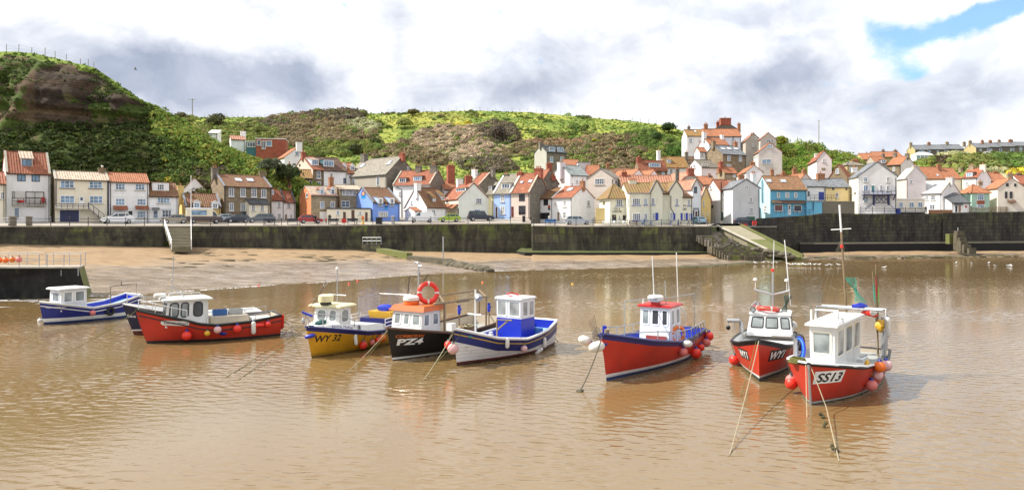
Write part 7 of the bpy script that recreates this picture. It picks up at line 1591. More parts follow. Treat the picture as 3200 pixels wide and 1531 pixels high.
xw = b.lx(1556,.4); b.bar('hauling_frame',[[V3((xw,.35,.7)),V3((xw,.35,1.72)),V3((xw - .15,1.05,1.72))],[V3((xw,.35,1.25)),V3((xw - .12,.85,1.68))]],WOOD,.045); mb = MB(); mb.lathe([(.1,-.12),(.06,-.06),(.06,.06),(.1,.12)],BGRW,(b.lx(1534,.5),.5,1.15),(0,0,1),8); mb.box((b.lx(1534,.5),.5,.95),(.16,.16,.5),BGRW); mb.build('samson_post',b.root); mb = MB(); mb.box((b.lx(1410,0),0,1.7),(.3,.28,.3),BGRW); mb.build('stem_head',b.root)
mb = MB(); mb.lathe([(.36,0),(.3,.07),(.02,.1)],GREYM,(b.lx(1512,.2),.2,.98),(.1,.5,.8),14); mb.build('hatch_lid',b.root)
B6 = b
hangf(b,'upright off-white fender at the middle of the old clinker coble',1586,1071,.095,.44); hang(b,'round pale pink ball fender on the old clinker coble',1637,1089,.155,FPAL,FGRY); hangf(b,'white fender trailing slantwise at the stern waterline of the old clinker coble',1683,1098,.085,.46,FWHT,(0,.9)); hangf(b,'upright white fender close to the stern of the old clinker coble',1702,1070,.085,.45)
hang(b,'bright red ball fender at the bow of the old clinker coble',1390,1077,.185,FRED,FGRY,-1,out=.34); hang(b,'big grey-white ball fender tucked behind the stem of the old clinker coble',1413,1089,.24,FPAL,FGRY,-1,out=.12)
# --- red boat, centre right --------------------------------------------------------
b = Boat('fishing_boat','red fishing boat with a navy gunwale, red wheelhouse roof and many red ball fenders',wpt(1895,1190).xy,(.53,.85),9.0,2.9,[(0,1.05),(.3,.98),(.5,1.06),(.75,1.38),(1,1.84)],rb=.55,n=2.5)
b.hull([(-.2,BANTB),(.12,BANTB),(.25,BWHT),(('s',.20),BRED),(('s',0),BDBL)],BDBL,BLBL,BBLU,.06,.5)
x,w_ = b.place(2093,1997); xb = b.lx(2128,w_); zt = b.z(963,x,w_); b.house(x,xb,w_,.6,zt,BGRW,BROOFR,.1,fwin=[(.06,.32,BOATPANE),(.38,.66,BOATPANED),(.72,.95,BOATPANED)],swin=[(.08,.42),(.55,.92)],fr=FRAMEW,fv=(.54,.95),sv=(.54,.95),rnd=.25,over=.1)
mb = MB(); fc = b.faces['front']; mb.box((x + .02,.1,1.02),(.04,.95,.16),bpaint('red_vent',(.3,.05,.04))); mb.build('vent_panel',b.root)
rz = zt + .12; xr = b.lx(2049,0); mb = MB(); mb.box((xr,0,rz + .05),(.4,.3,.14),BROOFR); mb.build('radar_foot',b.root); mb = MB(); mb.lathe([(.28,.12),(.33,.15),(.35,.2),(.35,.34),(.28,.4),(.02,.42)],FWHT,(xr,0,rz),n=22); mb.build('radar_dome',b.root,True)
mb = MB(); vs,fs,w0 = text_mesh('FURUNO',1,0,.02); th0 = -.75; mb.add([(xr + .356 * math.cos(th0 + (a / w0) * 1.3),.356 * math.sin(th0 + (a / w0) * 1.3),rz + .2 + c * .11) for a,c in vs],fs,BDBL); mb.build('lettering',b.root)
b.bar('aerial',[[V3((xr - .15,-.12,rz)),V3((xr - .15,-.22,rz + 2.1))]],BGRW,.022); b.bar('aerial',[[V3((xr - .35,.35,rz)),V3((xr - .35,.3,rz + 1.02))]],GREYM,.022); xa = b.lx(2119,.6); b.bar('aerial',[[V3((xa,.6,rz)),V3((xa,.52,rz + 2.25))]],FWHT,.022); b.bar('searchlight',[[V3((x - .1,-.55,rz)),V3((x - .1,-.55,rz + .22))]],FWHT,.05)
sx,sy = b.lx(1951,-.9),-.9; px_,py_ = b.lx(2170,.9),.9; zr_ = b.z(937,x,0)
b.bar('stay_frame',[[V3((sx,sy,1.0)),V3((sx,sy,zr_)),V3((xr,-.15,zr_ + .03))],[V3((px_,py_,1.0)),V3((px_,py_,zr_ + .1)),V3((xr,.2,zr_ + .03))]],GREYM,.024)
runs = []
for sd in (1,-1):
 runs.append([b.pt(q,b.sheer(q) + lerp(.05,.42,min(1,(1 - q) * 3)),sd,-.05) for q in (.86,.7,.5,.3,.12,.02)])
 for q in (.7,.6,.5,.4,.3,.2,.1,.02): runs.append([b.pt(q,b.sheer(q),sd,-.05),b.pt(q,b.sheer(q) + .42,sd,-.05)])
b.bar('side_rail',runs,GREYM,.022); mb = MB(); mb.lathe([(.1,0),(.1,.22)],WOOD,(b.L / 2 - .45,0,1.75),n=8); mb.lathe([(.09,0),(.09,.42)],BBLU,(b.L / 2 - 1.0,-.35,1.6),n=8); mb.build('bollard',b.root)
B7 = b
ring_buoy('orange lifebuoy leaning against the wheelhouse side of the red boat with the navy gunwale',b.w((b.lx(2117,w_ + .1),w_ + .12,1.12)),.33,(-.35,.85,.1),FORG)
for (px_,py_,r,m_,la) in ((2135,1099,.19,FPNK,'faded pink ball fender, foremost on the side of the red boat with the navy gunwale'),(2174,1103,.245,FRED,'largest bright red ball fender on the red boat with the navy gunwale'),(2190,1085,.175,FRED,'red ball fender tucked behind the largest one on the red boat with the navy gunwale'),(2207,1070,.205,FPNK,'faded pink ball fender nearer the stern of the red boat with the navy gunwale'),(2226,1050,.225,FRED,'bright red ball fender at the stern corner of the red boat with the navy gunwale')): hang(b,la,px_,py_,r,m_)
p = b.on_hull(2148,1074,1,.2); fender('fat white fender lying level on the rail of the red boat with the navy gunwale',b.w(p),.145,.34,FWHT,(0,PI / 2)); p = V3((b.L / 2 + .02,-.2,1.35)); fender('fat cream fender slung across the bow of the red boat with the navy gunwale',b.w(p),.2,.5,FWHT,(0,PI / 2 - .25)); fender('second cream fender behind the first on the far side of the same red bow',b.w(p + V3((-.5,-.75,.12))),.17,.42,FWHT,(0,PI / 2 + .3))
mb = MB(); p0 = b.w((b.L / 2 - .75,-.55,1.45))
for i in range(7): mb.torus((0,0,.08 * i),.22 - .02 * i,.008,BLACK,(.2,-.3,.9),14,3)
for i in range(5): mb.tube([(-.1 + .04 * i,0,0),(-.3 + .05 * i,.1,.75 + .06 * i)],.007,BLACK,4)
solo(mb,'crab_pot','wire crab pot with thin canes on the bow of the navy-gunwaled red boat','crab pot',p0); mb = MB()
for i in range(9): a = PI * i / 8; mb.tube([(.32 * math.cos(a) * .6,-.5,.5 * math.sin(a)),(.32 * math.cos(a) * .6,.3,.5 * math.sin(a))],.008,GREYM,3)
for i in range(6): mb.torus((0,-.5 + .16 * i,.15),.42,.008,GREYM,(0,1,0),16,3)
solo(mb,'wire_basket','round wire basket behind the wheelhouse of the red boat with the navy gunwale','wire basket',b.w((xb - .45,.3,1.65)))
# --- WY1 ----------------------------------------------------------------------------
b = Boat('fishing_boat','red fishing boat with number WY1 and a white wheelhouse carrying a red lifebuoy',wpt(2373,1192).xy,(.38,.925),7.6,2.8,[(0,.95),(.5,1.0),(.8,1.25),(1,1.62)],rb=.45,n=2.3,pb=.7)
b.hull([(-.2,BANT),(.13,bpaint('green_black_antifouling',(.012,.03,.028),.5)),(.22,BWHT),(('s',.16),BRED2),(('s',0),BBLK)],BBLK,BGRW,BGRW,.055,.3)
x,w_ = b.place(2478,2332); w_ = min(w_,1.25); zt = b.z(987,x,0); b.house(x,x - 1.9,w_,.85,zt,BGRW,BGRW,.38,wt=w_ * .86,fwin=[(.06,.36),(.40,.70),(.75,.97)],swin=[(.15,.8)],fr=BLACK,fv=(.36,.90),sv=(.4,.9),rnd=.14,over=.05,th=.05)
rz = zt + .12; xm = x - .9; zmt = b.z(842,xm,0); mb = MB(); b.bar('mast',[[V3((xm,.1,rz)),V3((xm,.1,zmt))],[V3((xm,.85,rz + 1.0)),V3((xm,.1,rz + .78)),V3((xm,-.75,rz + 1.0))]],GREYM,.045); b.bar('aerial',[[V3((xm,.12,zmt)),V3((xm,.16,zmt + 1.35))]],BGRW,.016); b.bar('aerial',[[V3((xm,.88,rz + .3)),V3((xm - .1,.62,rz + 3.35))]],BGRW,.022)
mb = MB(); mb.lathe([(.07,0),(.07,.13)],FRED,(xm,.1,zmt - .1),n=8); mb.build('masthead_light',b.root)
for y_,z_ in ((-.68,.98),(.72,.98)): mb = MB(); mb.tube([(xm,y_,rz + z_),(xm,y_,rz + z_ + .42)],.018,FWHT,5); mb.lathe([(.05,.42),(.11,.46),(.09,.54),(.01,.57)],FWHT,(xm,y_,rz + z_),n=10); mb.build('satellite_aerial',b.root)
mb = MB(); mb.lathe([(.04,0),(.13,.03),(.13,.1)],BLACK,(x - .3,-.72,rz + .1),(1,-.2,.05),12); mb.lathe([(.1,.1),(.1,.105)],BOATPANE,(x - .3,-.72,rz + .1),(1,-.2,.05),12); mb.build('searchlight',b.root)
def davit(b,x_,y_,z0,z1,out,mat=GREYM,name='hauler_davit'):
 mb = MB(); mb.tube([(x_,y_,z0),(x_,y_,z1 - .1),(x_ + .05,y_ + out * .15,z1),(x_ + .1,y_ + out,z1 - .02)],.09,mat,8); mb.build(name,b.root,True)
davit(b,x + .15,-1.22,.8,b.z(1000,x,-1.2),-.62); mb = MB(); mb.tube([(x + .2,-1.78,b.z(1003,x,-1.7)),(x + .2,-1.8,b.z(1015,x,-1.7))],.02,GREYM,4); mb.ball((x + .2,-1.8,b.z(1022,x,-1.7)),.11,BLACK,10,6,(.6,1,1)); mb.build('hauler_block',b.root)
b.bar('side_rail',[[V3((x + .5,-1.55,1.45)),V3((x - .5,-1.6,1.42)),V3((x - .5,-1.6,.95))],[V3((x + .5,-1.55,1.45)),V3((x + .5,-1.5,1.0))]],STEEL,.02)
hw = .30; b.text('WY1',2404,1124,hw,BWHT,.92,1,shear=.25,bold=.03,back=BLACK,pad=.06); b.text('WY1',2341,1122,.28,BWHT,.72,-1,shear=.25,bold=.03,back=BLACK,pad=.05)
B8 = b
t = ring_buoy('red lifebuoy lying flat on the wheelhouse roof of the WY1 boat',b.w((x - .75,-.12,rz + .12)),.44,(.1,.1,1))
hang(b,'bright red ball fender off the bow side of the WY1 boat',2290,1124,.225,FRED,FGRY,-1); p = b.on_hull(2306,1136,-1,.05); buoy('dark red ball fender half hidden behind the bright one on the WY1 boat',b.w(p),.13,BRED,FGRY)
mb = MB(); mb.lathe([(.001,-.22),(.17,-.2),(.2,-.15),(.2,.15),(.17,.2),(.001,.22)],FWHT,ax=(.4,.9,0),n=14); mb.lathe([(.203,-.02),(.203,.02)],GREYM,ax=(.4,.9,0),n=14,cap=False); solo(mb,'liferaft_canister','white liferaft canister behind the WY1 wheelhouse','liferaft',b.w((x - 2.2,.95,b.z(1017,x - 2.2,.9))),smooth=True); mb = MB(); mb.prism([(0,0,.2),(.26,0,0),(0,0,-.2),(-.26,0,0)],(0,.1,0),GREYM); mb.prism([(0,-.13,.2),(0,.2,.0),(0,0,-.2),(0,-.2,0)],(.04,0,0),GREYM); mb.tube([(0,0,.2),(.05,0,.8)],.006,ROPED,3); solo(mb,'radar_reflector','dark diamond radar reflector hanging from the mast arm of the WY1 boat','radar reflector',b.w((xm,-.62,rz + .25)))
def net(label,pts,rr_,mat=NETG,n=12,r=.006,name='keep_net'):
 """Hanging tubular net: twine rings and lengthwise twine along pts."""
 c = V3(pts[0]); mb = MB(); rings = []
 for p,q in zip(pts,rr_): rings.append([V3(p) - c + V3((math.cos(2 * PI * k / n) * q,math.sin(2 * PI * k / n) * q,0)) for k in range(n)])
 for rg in rings: mb.tube(rg,r,mat,3,True)
 for k in range(n):
  mb.tube([rg[(k + i) % n] for i,rg in enumerate(rings)],r,mat,3); mb.tube([rg[(k - i) % n] for i,rg in enumerate(rings)],r,mat,3)
 return solo(mb,name,label,'net',c)
def spline(a,b,n): return [V3(a).lerp(V3(b),i / n) for i in range(n + 1)]
pa,pb_ = b.w((xm,.78,rz + .75)),b.w((xm,.6,rz - .0)); net('dark green keep net hanging under the aerial of the WY1 boat',spline(pa,pb_,7),[.17,.15,.1,.05,.05,.09,.12,.13],paint('dark_net',(.02,.06,.05),.8))
# --- SS13 -----------------------------------------------------------------------------
b = Boat('fishing_boat','red fishing boat with number SS13, white wheelhouse and a tall mast, nearest the camera',wpt(2534,1264).xy,(.60,.80),7.2,2.9,[(0,.98),(.15,.78),(.38,.62),(.46,.64),(.50,1.0),(.72,1.10),(1,1.38)],rb=.35,n=3.2,pb=.62)
b.hull([(-.2,BANT),(.03,BANT),(.10,BWHT),(('s',.06),BRED),(('s',0),BBLK)],BBLK,BGRY,BBEI,.06,.12)
mb = MB(); mb.tube([b.pt(q,b.sheer(q) + .03,sd,-.02) for sd,qq in ((-1,(.52,.6,.7,.8,.9,.96,.99)),(1,(.99,.96,.9,.8,.7,.6,.52))) for q in qq],.05,BGRW,8); mb.build('foredeck_rail',b.root,True)
dm = MB(); qs = [.5,.6,.7,.8,.88,.94,.98]; dm.grid([[b.pt(q,b.sheer(q) - .01,sd,-.05) for sd in (1,-1)] for q in qs],BGRW,flip=True); dm.build('foredeck',b.root)
sm = MB(); sm.tube([b.pt(1,z_,1) + V3((.015,0,0)) for z_ in (-.4,0,.4,.8,1.2,1.36)],.045,GREYM,6); sm.build('stem_plate',b.root)
x,w_ = b.place(2608,2533); xb = b.lx(2688,w_); zt = b.z(1022,x,w_); b.house(x,xb,w_,.75,zt,BGRW,BGRW,-.06,wt=w_ * 1.06,fwin=[(.08,.88)],swin=[(.08,.32),(.38,.64),(.70,.95)],fr=CREAMP,fv=(.42,.90),sv=(.34,.93),rnd=.16,over=.12,slope=0)
mb = MB(); mb.box((xb + .15,w_ + .05,.62),(.9,.35,.5),BGRW); mb.build('locker',b.root)
rz = zt + .12; b.bar('roof_rail',[[V3((x - .55 - k,w_ * .95,rz)),V3((x - .5 - k,w_ * .95,rz + .38)),V3((x - .5 - k,-w_ * .95,rz + .38)),V3((x - .55 - k,-w_ * .95,rz))] for k in (0,.1)] + [[V3((x - .2,.5,rz)),V3((x - .25,.5,rz + .12)),V3((x - .7,.5,rz + .12)),V3((x - .75,.5,rz))]],BGRW,.03); b.bar('aerial',[[V3((x - .1,-w_,rz)),V3((x - .1,-w_,rz + .42))]],FWHT,.04)
xm = xb - .75; ym = .0; best = min((abs(b.proj((xm,y_ * .02,0))[0] - 2652),y_ * .02) for y_ in range(-60,61)); ym = best[1]; zm = b.z(640,xm,ym); lean = .35
mp = lambda z_: V3((xm + .0 ,ym - lean * (z_ - 1.0) / (zm - 1.0),z_)); zsp = b.z(725,xm,ym)
b.bar('mast',[[mp(.5),mp(zsp)]],BRONZE,.042); b.bar('topmast',[[mp(zsp - .1),mp(zm)]],BGRW,.04); b.bar('crosstree',[[mp(b.z(717,xm,ym)) + V3((0,-.38,-.02)),mp(b.z(717,xm,ym)) + V3((0,.38,.03))]],BGRW,.022)
mb = MB(); mb.lathe([(.06,0),(.06,.12)],FRED,mp(b.z(775,xm,ym)) + V3((.06,0,0)),n=8); mb.build('mast_lamp',b.root); zz_ = b.z(745,xm,ym); b.bar('rigging',[[mp(zz_),V3((x - .6,-w_ * .9,rz + .35))],[mp(zz_),V3((x - .6,-w_ * .2,rz + .35))],[mp(zz_),V3((-b.L / 2,-1.1,1.3))],[mp(zz_),V3((-b.L / 2,1.2,1.3))],[mp(zz_),V3((xb + .1,w_,rz))],[mp(zz_),V3((b.L / 2 - 1.2,-1,1.4))]],ROPED,.006,3); b.bar('gantry',[[V3((xb - .2,-1.25,.9)),V3((xb - .2,-1.25,rz + .12)),V3((xb - .2,1.15,rz + .12))],[V3((xb - .75,-1.2,rz + .12)),V3((xb - .75,1.15,rz + .12)),V3((xb - .75,1.15,.7))]],GREYM,.05)
davit(b,.35,-1.35,.8,b.z(1052,.35,-1.3),-.85)
b.text('SS13',2546,1194,.30,BLACK,.78,1,shear=.2,bold=.025,back=BWHT,pad=.06,skew=.02); b.text('SS13',2480,1186,.29,BLACK,.52,-1,shear=.1,bold=.02,back=BWHT,pad=.05)
B9 = b
xa,ya = b.L / 2,0
hb_ = []
for i,(px_,pt_,m_) in enumerate(((2727,850,NETG),(2737,826,BROOFR),(2741,840,BRONZE),(2745,862,paint('lime_flag',(.25,.6,.08),.7)))):
 xs_ = -b.L / 2 + .45; ys_ = min((abs(b.proj((xs_,y_ * .02,0))[0] - 2748 + i * 2),y_ * .02) for y_ in range(0,80))[1]; p0 = b.w((xs_,ys_,.5)); zt_ = zpy(pt_,p0.y); tx = (px_ - CX) / F * p0.y - p0.x
 mb = MB(); mb.tube([(0,0,0),(tx,0,zt_ - .5)],.024,BRONZE,5); t = thing('dan_pole',['marker pole with a thin green rolled flag, at the stern of the SS13 boat','marker pole with a red rolled flag, tallest at the stern of the SS13 boat','bare brown marker pole in the bundle at the stern of the SS13 boat','marker pole with a lime green flag at the stern of the SS13 boat'][i],'marker pole',p0); mb.build('pole',t); L_ = zt_ - .5; mb = MB(); mb.tube([(tx * k,0,L_ * k) for k in (.62,.72,.84,.95)],[.018,.028,.026,.015],m_,6); mb.build('flag',t,True)
mb = MB(); pz = b.w((-b.L / 2 + .5,1.0,.4)); mb.tube([(0,0,0),(0,0,1.95)],.08,GREYM,8); mb.box((.05,-.05,1.2),(.16,.14,1.1),GREYM); mb.torus((0,-.1,1.55),.07,.03,FWHT,(0,1,0),12,6); solo(mb,'stern_post','grey steel stern post holding the marker poles of the SS13 boat','post',pz); fender('long grey-white fender hung high on the stern post of the SS13 boat',pz + V3((.16,-.05,1.55)),.1,.75,FWHT)
for px_,py_,r,m_,la in ((2723,1203,.205,FPNK,'lowest faded pink ball fender at the stern of the SS13 boat'),(2743,1171,.18,FPAL,'pale pink ball fender in the stern cluster of the SS13 boat'),(2750,1145,.20,FORG,'orange ball fender in the stern cluster of the SS13 boat'),(2769,1141,.21,FPAL,'pale pink ball fender topmost at the stern corner of the SS13 boat')): hang(b,la,px_,py_,r,m_)
hang(b,'big orange-red ball fender hanging off the bow side of the SS13 boat',2453,1197,.22,FRED,FGRY,-1,out=.2); p = b.on_hull(2466,1186,-1,.15); buoy('pinkish red ball fender behind the big one at the bow of the SS13 boat',b.w(p),.19,FPNK,FGRY)
Ym_ = b.w(mp(2)).y; pa = P(2657,868,Ym_); pe = P(2690,944,Ym_ - .3); net('long green net hanging from the mast of the SS13 boat',spline(pa,pe,12),[.2,.19,.17,.14,.1,.07,.05,.05,.07,.1,.14,.18,.22],NETG,12,.005)
mb = MB(); boulder(mb,(0,0,0),.26,BBLU,(1.2,.6,.55),8); solo(mb,'blue_bag','crumpled dark blue bag tied at the foot of the mast of the SS13 boat','bag',b.w((xm,ym + .42,b.z(956,xm,ym))),smooth=True); mb = MB(); boulder(mb,(0,0,0),.24,FYEL,(.9,.8,1),4); solo(mb,'yellow_net_bag','yellow netting bag under the gantry of the SS13 boat','net',b.w((xb - .85,.95,b.z(1017,xb - .8,.9))),smooth=True); mb = MB()
for i in range(3): boulder(mb,(-.1 * i,.15 * i,.02 * i),.13,FRED,(1.2,.8,.8),i)
solo(mb,'lifejacket','red lifejacket bundled on the gantry of the SS13 boat','lifejacket',b.w((xb - .7,.75,b.z(983,xb - .7,.8))),smooth=True); mb = MB(); mb.lathe([(.001,-.42),(.1,-.4),(.12,-.3),(.12,.3),(.1,.4),(.001,.42)],FWHT,ax=(.5,.85,.0),n=12); solo(mb,'liferaft_canister','white liferaft canister on the gantry of the SS13 boat','liferaft',b.w((xb - .7,.75,b.z(975,xb - .7,.8))),smooth=True)
mb = MB()
for i in range(5): mb.torus((.05 * i - .1,.02 * i,-.05),.26,.03,FYEL,(.8,-.3,.1 * i - .2),18,5)
solo(mb,'yellow_hose','yellow hose coiled on the rail near the stern of the SS13 boat','hose',b.w((b.lx(2712,1.2),1.2,1.0)),smooth=True); mb = MB()
for i in range(3): mb.torus((0,.06 * i,0),.42 - .05 * i,.035,[BBLU,paint('sky_blue_hose',(.05,.3,.6),.5),BBLU][i],(1,.1,.0),22,6)
solo(mb,'blue_hose','blue hose coiled between the WY1 and SS13 wheelhouses','hose',b.w((.2,-1.25,b.z(1088,.2,-1.2))),smooth=True); mb = MB(); mb.torus((0,0,0),.24,.09,RUBBER,(1,.1,0),18,8); solo(mb,'tyre_fender','black tyre standing between the WY1 and SS13 boats','fender',b.w((0,-1.3,b.z(1070,0,-1.2))),smooth=True); mb = MB()
for i in range(4): mb.torus((0,0,.04 * i),.3 - .03 * i,.03,ROPEG,(0,0,1),18,5)
solo(mb,'rope_coil','weedy rope coiled on the foredeck of the SS13 boat','rope',b.w((b.L / 2 - .7,-.55,1.3)),smooth=True)
# --- mooring lines ---------------------------------------------------------------------
BW = lambda b_,dz=0: b_.w((b_.L / 2 - .12,0,b_.sheer(1) + dz))
rope('pale mooring rope running from the SS13 bow far down into the near water',[BW(B9),wpt(2575,1290) + V3((0,-.15,.25)),wpt(2622,1440)],.016,ROPE); rope('second, straight-hanging mooring rope at the SS13 bow',[B9.w((B9.L / 2 - .1,-.12,1.38)),wpt(2522,1302) - V3((0,.0,.02))],.016,ROPE)
for px_,py_,la in ((2570,1305,'upper clump of weed on the SS13 mooring rope'),(2580,1335,'middle clump of weed on the SS13 mooring rope'),(2606,1408,'lowest clump of weed on the SS13 mooring rope')):
 mb = MB();
 for i in range(5): boulder(mb,(random.uniform(-.08,.08),random.uniform(-.08,.08),.03 * i),.045,WEED,(1,1,1.2),i)
 solo(mb,'weed_clump',la,'seaweed',wpt(px_,py_) + V3((0,0,.02)),smooth=True)
rope('pale mooring rope from the WY1 bow slanting into the water',[BW(B8),wpt(2280,1420)],.017,ROPE,.12); rope('thinner second rope beside the WY1 mooring rope',[B8.w((B8.L / 2 - .2,-.1,1.6)),wpt(2315,1238)],.014,ROPEG,.1)
rope('thick dark mooring rope from the bow of the red boat with the navy gunwale',[BW(B7),wpt(1812,1222)],.024,ROPED,.15); mb = MB(); boulder(mb,(0,0,0),.13,ROPED,(1,1,.8),2); solo(mb,'mooring_shackle','dark mooring knot at the waterline before the red boat with the navy gunwale','knot',wpt(1812,1222),smooth=True)
rope('mooring rope of the old clinker coble, running down past its red fender',[BW(B6),wpt(1322,1188)],.019,ROPE,.1); rope('second mooring rope of the old clinker coble, knotted to the first',[B6.w((B6.L / 2 - .4,.25,1.5)),wpt(1345,1170) + V3((0,0,.2)),wpt(1336,1186)],.013,ROPEG,.05)
rope('mooring rope from the black bow crossing in front of the yellow stern',[BW(B5),wpt(1082,1164)],.015,ROPE,.1); rope('weedy second mooring rope beside the one from the black bow',[BW(B5,-.05),wpt(1118,1144)],.013,ROPEG,.1)
rope('weedy rope slanting from the yellow bow into open water, farther of two',[BW(B4),wpt(820,1112) + V3((0,0,.12)),wpt(700,1182)],.013,ROPEG,.05); rope('weedy rope slanting from the yellow bow into open water, nearer of two',[BW(B4,-.05),wpt(840,1125) + V3((0,0,.15)),wpt(748,1184)],.013,ROPEG,.05)
rope('dark rope joining the stern of the long red boat to the yellow bow',[B3.w((-B3.L / 2,0,1.1)),wpt(905,1020) + V3((0,0,.1)),BW(B4)],.022,ROPED,.12)
rope('weedy mooring rope from the long red bow to the water near the photo edge',[BW(B3),wpt(180,1118) + V3((0,0,.05)),wpt(120,1136)],.014,ROPEG,.25); rope('thin stern rope trailing from the old clinker coble',[B6.w((-B6.L / 2,.4,1.1)),wpt(1745,1066)],.015,ROPED,.25); rope('thin stern rope trailing from the red boat with the navy gunwale',[B7.w((-B7.L / 2,.6,1.0)),wpt(2252,1086)],.015,ROPED,.25)
for px_,py_,m_,la in ((809,889,FRED,'small red mooring buoy floating close to the beach'),(1091,884,FRED,'red mooring buoy, smaller one of a pair above the yellow boat'),(1118,875,FRED,'red mooring buoy, farther one of a pair above the yellow boat'),(1508,880,FORG,'dull orange mooring buoy in open water off the end of the groyne'),(1789,885,FYEL,'small yellowish mooring buoy in open water')):
 buoy(la,wpt(px_,py_ + 3) + V3((0,0,.01)),.125,m_,FGRY)
# gear lying about on the decks
def heap(name,label,b_,px,py_l,z_,mat,r,seed,sq=(1.2,1,.55),cat='net',n=4):
 mb = MB(); rr_ = random.Random(seed)
 for i in range(n): boulder(mb,(rr_.uniform(-.5,.5) * r * 1.3,rr_.uniform(-.5,.5) * r,.03 * i),r * rr_.uniform(.5,.8),mat,sq,seed + i)
 for i in range(3): mb.torus((rr_.uniform(-.3,.3) * r,rr_.uniform(-.3,.3) * r,r * .35),r * .5,r * .07,ROPE,(rr_.uniform(-.3,.3),rr_.uniform(-.3,.3),1),14,4)
 return solo(mb,name,label,cat,b_.w((b_.lx(px,py_l),py_l,z_)),b_.th,smooth=True)
NETB = paint('brown_net',(.14,.10,.06),.9,.3,5); CRB = paint('fish_crate_blue',(.03,.12,.34),.5,.2); CRY = paint('fish_crate_grey',(.36,.38,.38),.55,.2)
heap('net_heap','green net heaped on the foredeck of the old clinker coble',B6,1452,.1,1.12,NETG,.34,3); heap('net_heap','brown net heaped in the open stern of the black boat',B5,1460,.2,.75,NETB,.5,7); heap('rope_heap','dark rope heap on the bow of the yellow boat',B4,1000,0,1.45,paint('teal_rope',(.02,.09,.09),.8),.26,5,cat='rope'); heap('net_heap','tangle of brown rope on the working deck of the red boat with the navy gunwale',B7,2165,.2,.85,NETB,.38,9,cat='rope')
def crate(label,b_,p,mat,group=None):
 t = thing('fish_crate',label,'crate',b_.w(p),b_.th,group=group); mb = MB(); mb.box((0,0,.02),(.7,.42,.04),mat)
 for sx in (-1,1): mb.box((sx * .335,0,.16),(.03,.42,.26),mat)
 for sy in (-1,1): mb.box((0,sy * .195,.16),(.64,.03,.26),mat)
 mb.build('crate_shell',t)
crate('blue fish crate on the hatch of the long red boat',B3,(-.6,-.4,1.17),CRB); crate('grey fish crate on the hatch of the long red boat, behind the blue one',B3,(-1.4,-.45,1.17),CRY); crate('blue fish crate on the stern deck of the old clinker coble',B6,(-2.5,.2,.62),CRB); crate('grey fish crate on the stern deck of the SS13 boat',B9,(-2.3,.3,.62),CRY); crate('grey fish crate on the stern deck of the yellow boat',B4,(-1.2,.5,.68),CRY)
for i in range(9):
 q = .08 + i * .05; a = B7.pt(q,B7.sheer(q) + .42,1,-.02); mb = MB(); L_ = .25 + .25 * ((i * 7) % 5) / 5; mb.tube([(0,0,0),(.03,.05,-L_ * .5),(-.02,.06,-L_)],.018,NETB if i % 3 else ROPEG,4); solo(mb,'rope_end','brown rope end tied on the side rail of the red boat with the navy gunwale','rope',B7.w(a),B7.th,group='rope ends on the side rail')
# ------------------------------------------------------------------ vehicles
TYRE = RUBBER; RIM = paint('alloy_rim',(.45,.45,.46),.35,.1,metal=.7); CGLASS = glassy('car_glass',(.05,.07,.08),.05); HLAMP = glassy('headlamp',(.6,.6,.6),.1); TLAMP = paint('tail_lamp',(.4,.01,.01),.3)
def cpaint(n,c): return paint(n,c,.28,.05,.6,coat=.4)
KINDS_ = {  # length,width,bonnet height,roof height,x of (windscreen foot,roof front,roof back,rear glass foot),rear deck height
 'hatch': (4.0,1.7,.92,1.48,(.95,.30,-1.30,-1.86),.95),'suv': (4.6,1.85,1.08,1.72,(1.15,.45,-1.55,-2.1),1.1),'coupe': (4.5,1.85,1.05,1.66,(1.25,.25,-1.1,-2.1),1.15),'boxy': (4.7,1.85,1.1,1.86,(.95,.55,-2.1,-2.28),1.1),
 'van': (4.4,1.8,1.1,1.84,(1.35,.6,-2.05,-2.15),1.1),'estate': (4.6,1.75,.96,1.56,(1.15,.45,-1.75,-2.2),1.0),'saloon': (4.5,1.75,.94,1.44,(1.0,.3,-1.0,-1.75),1.0)}
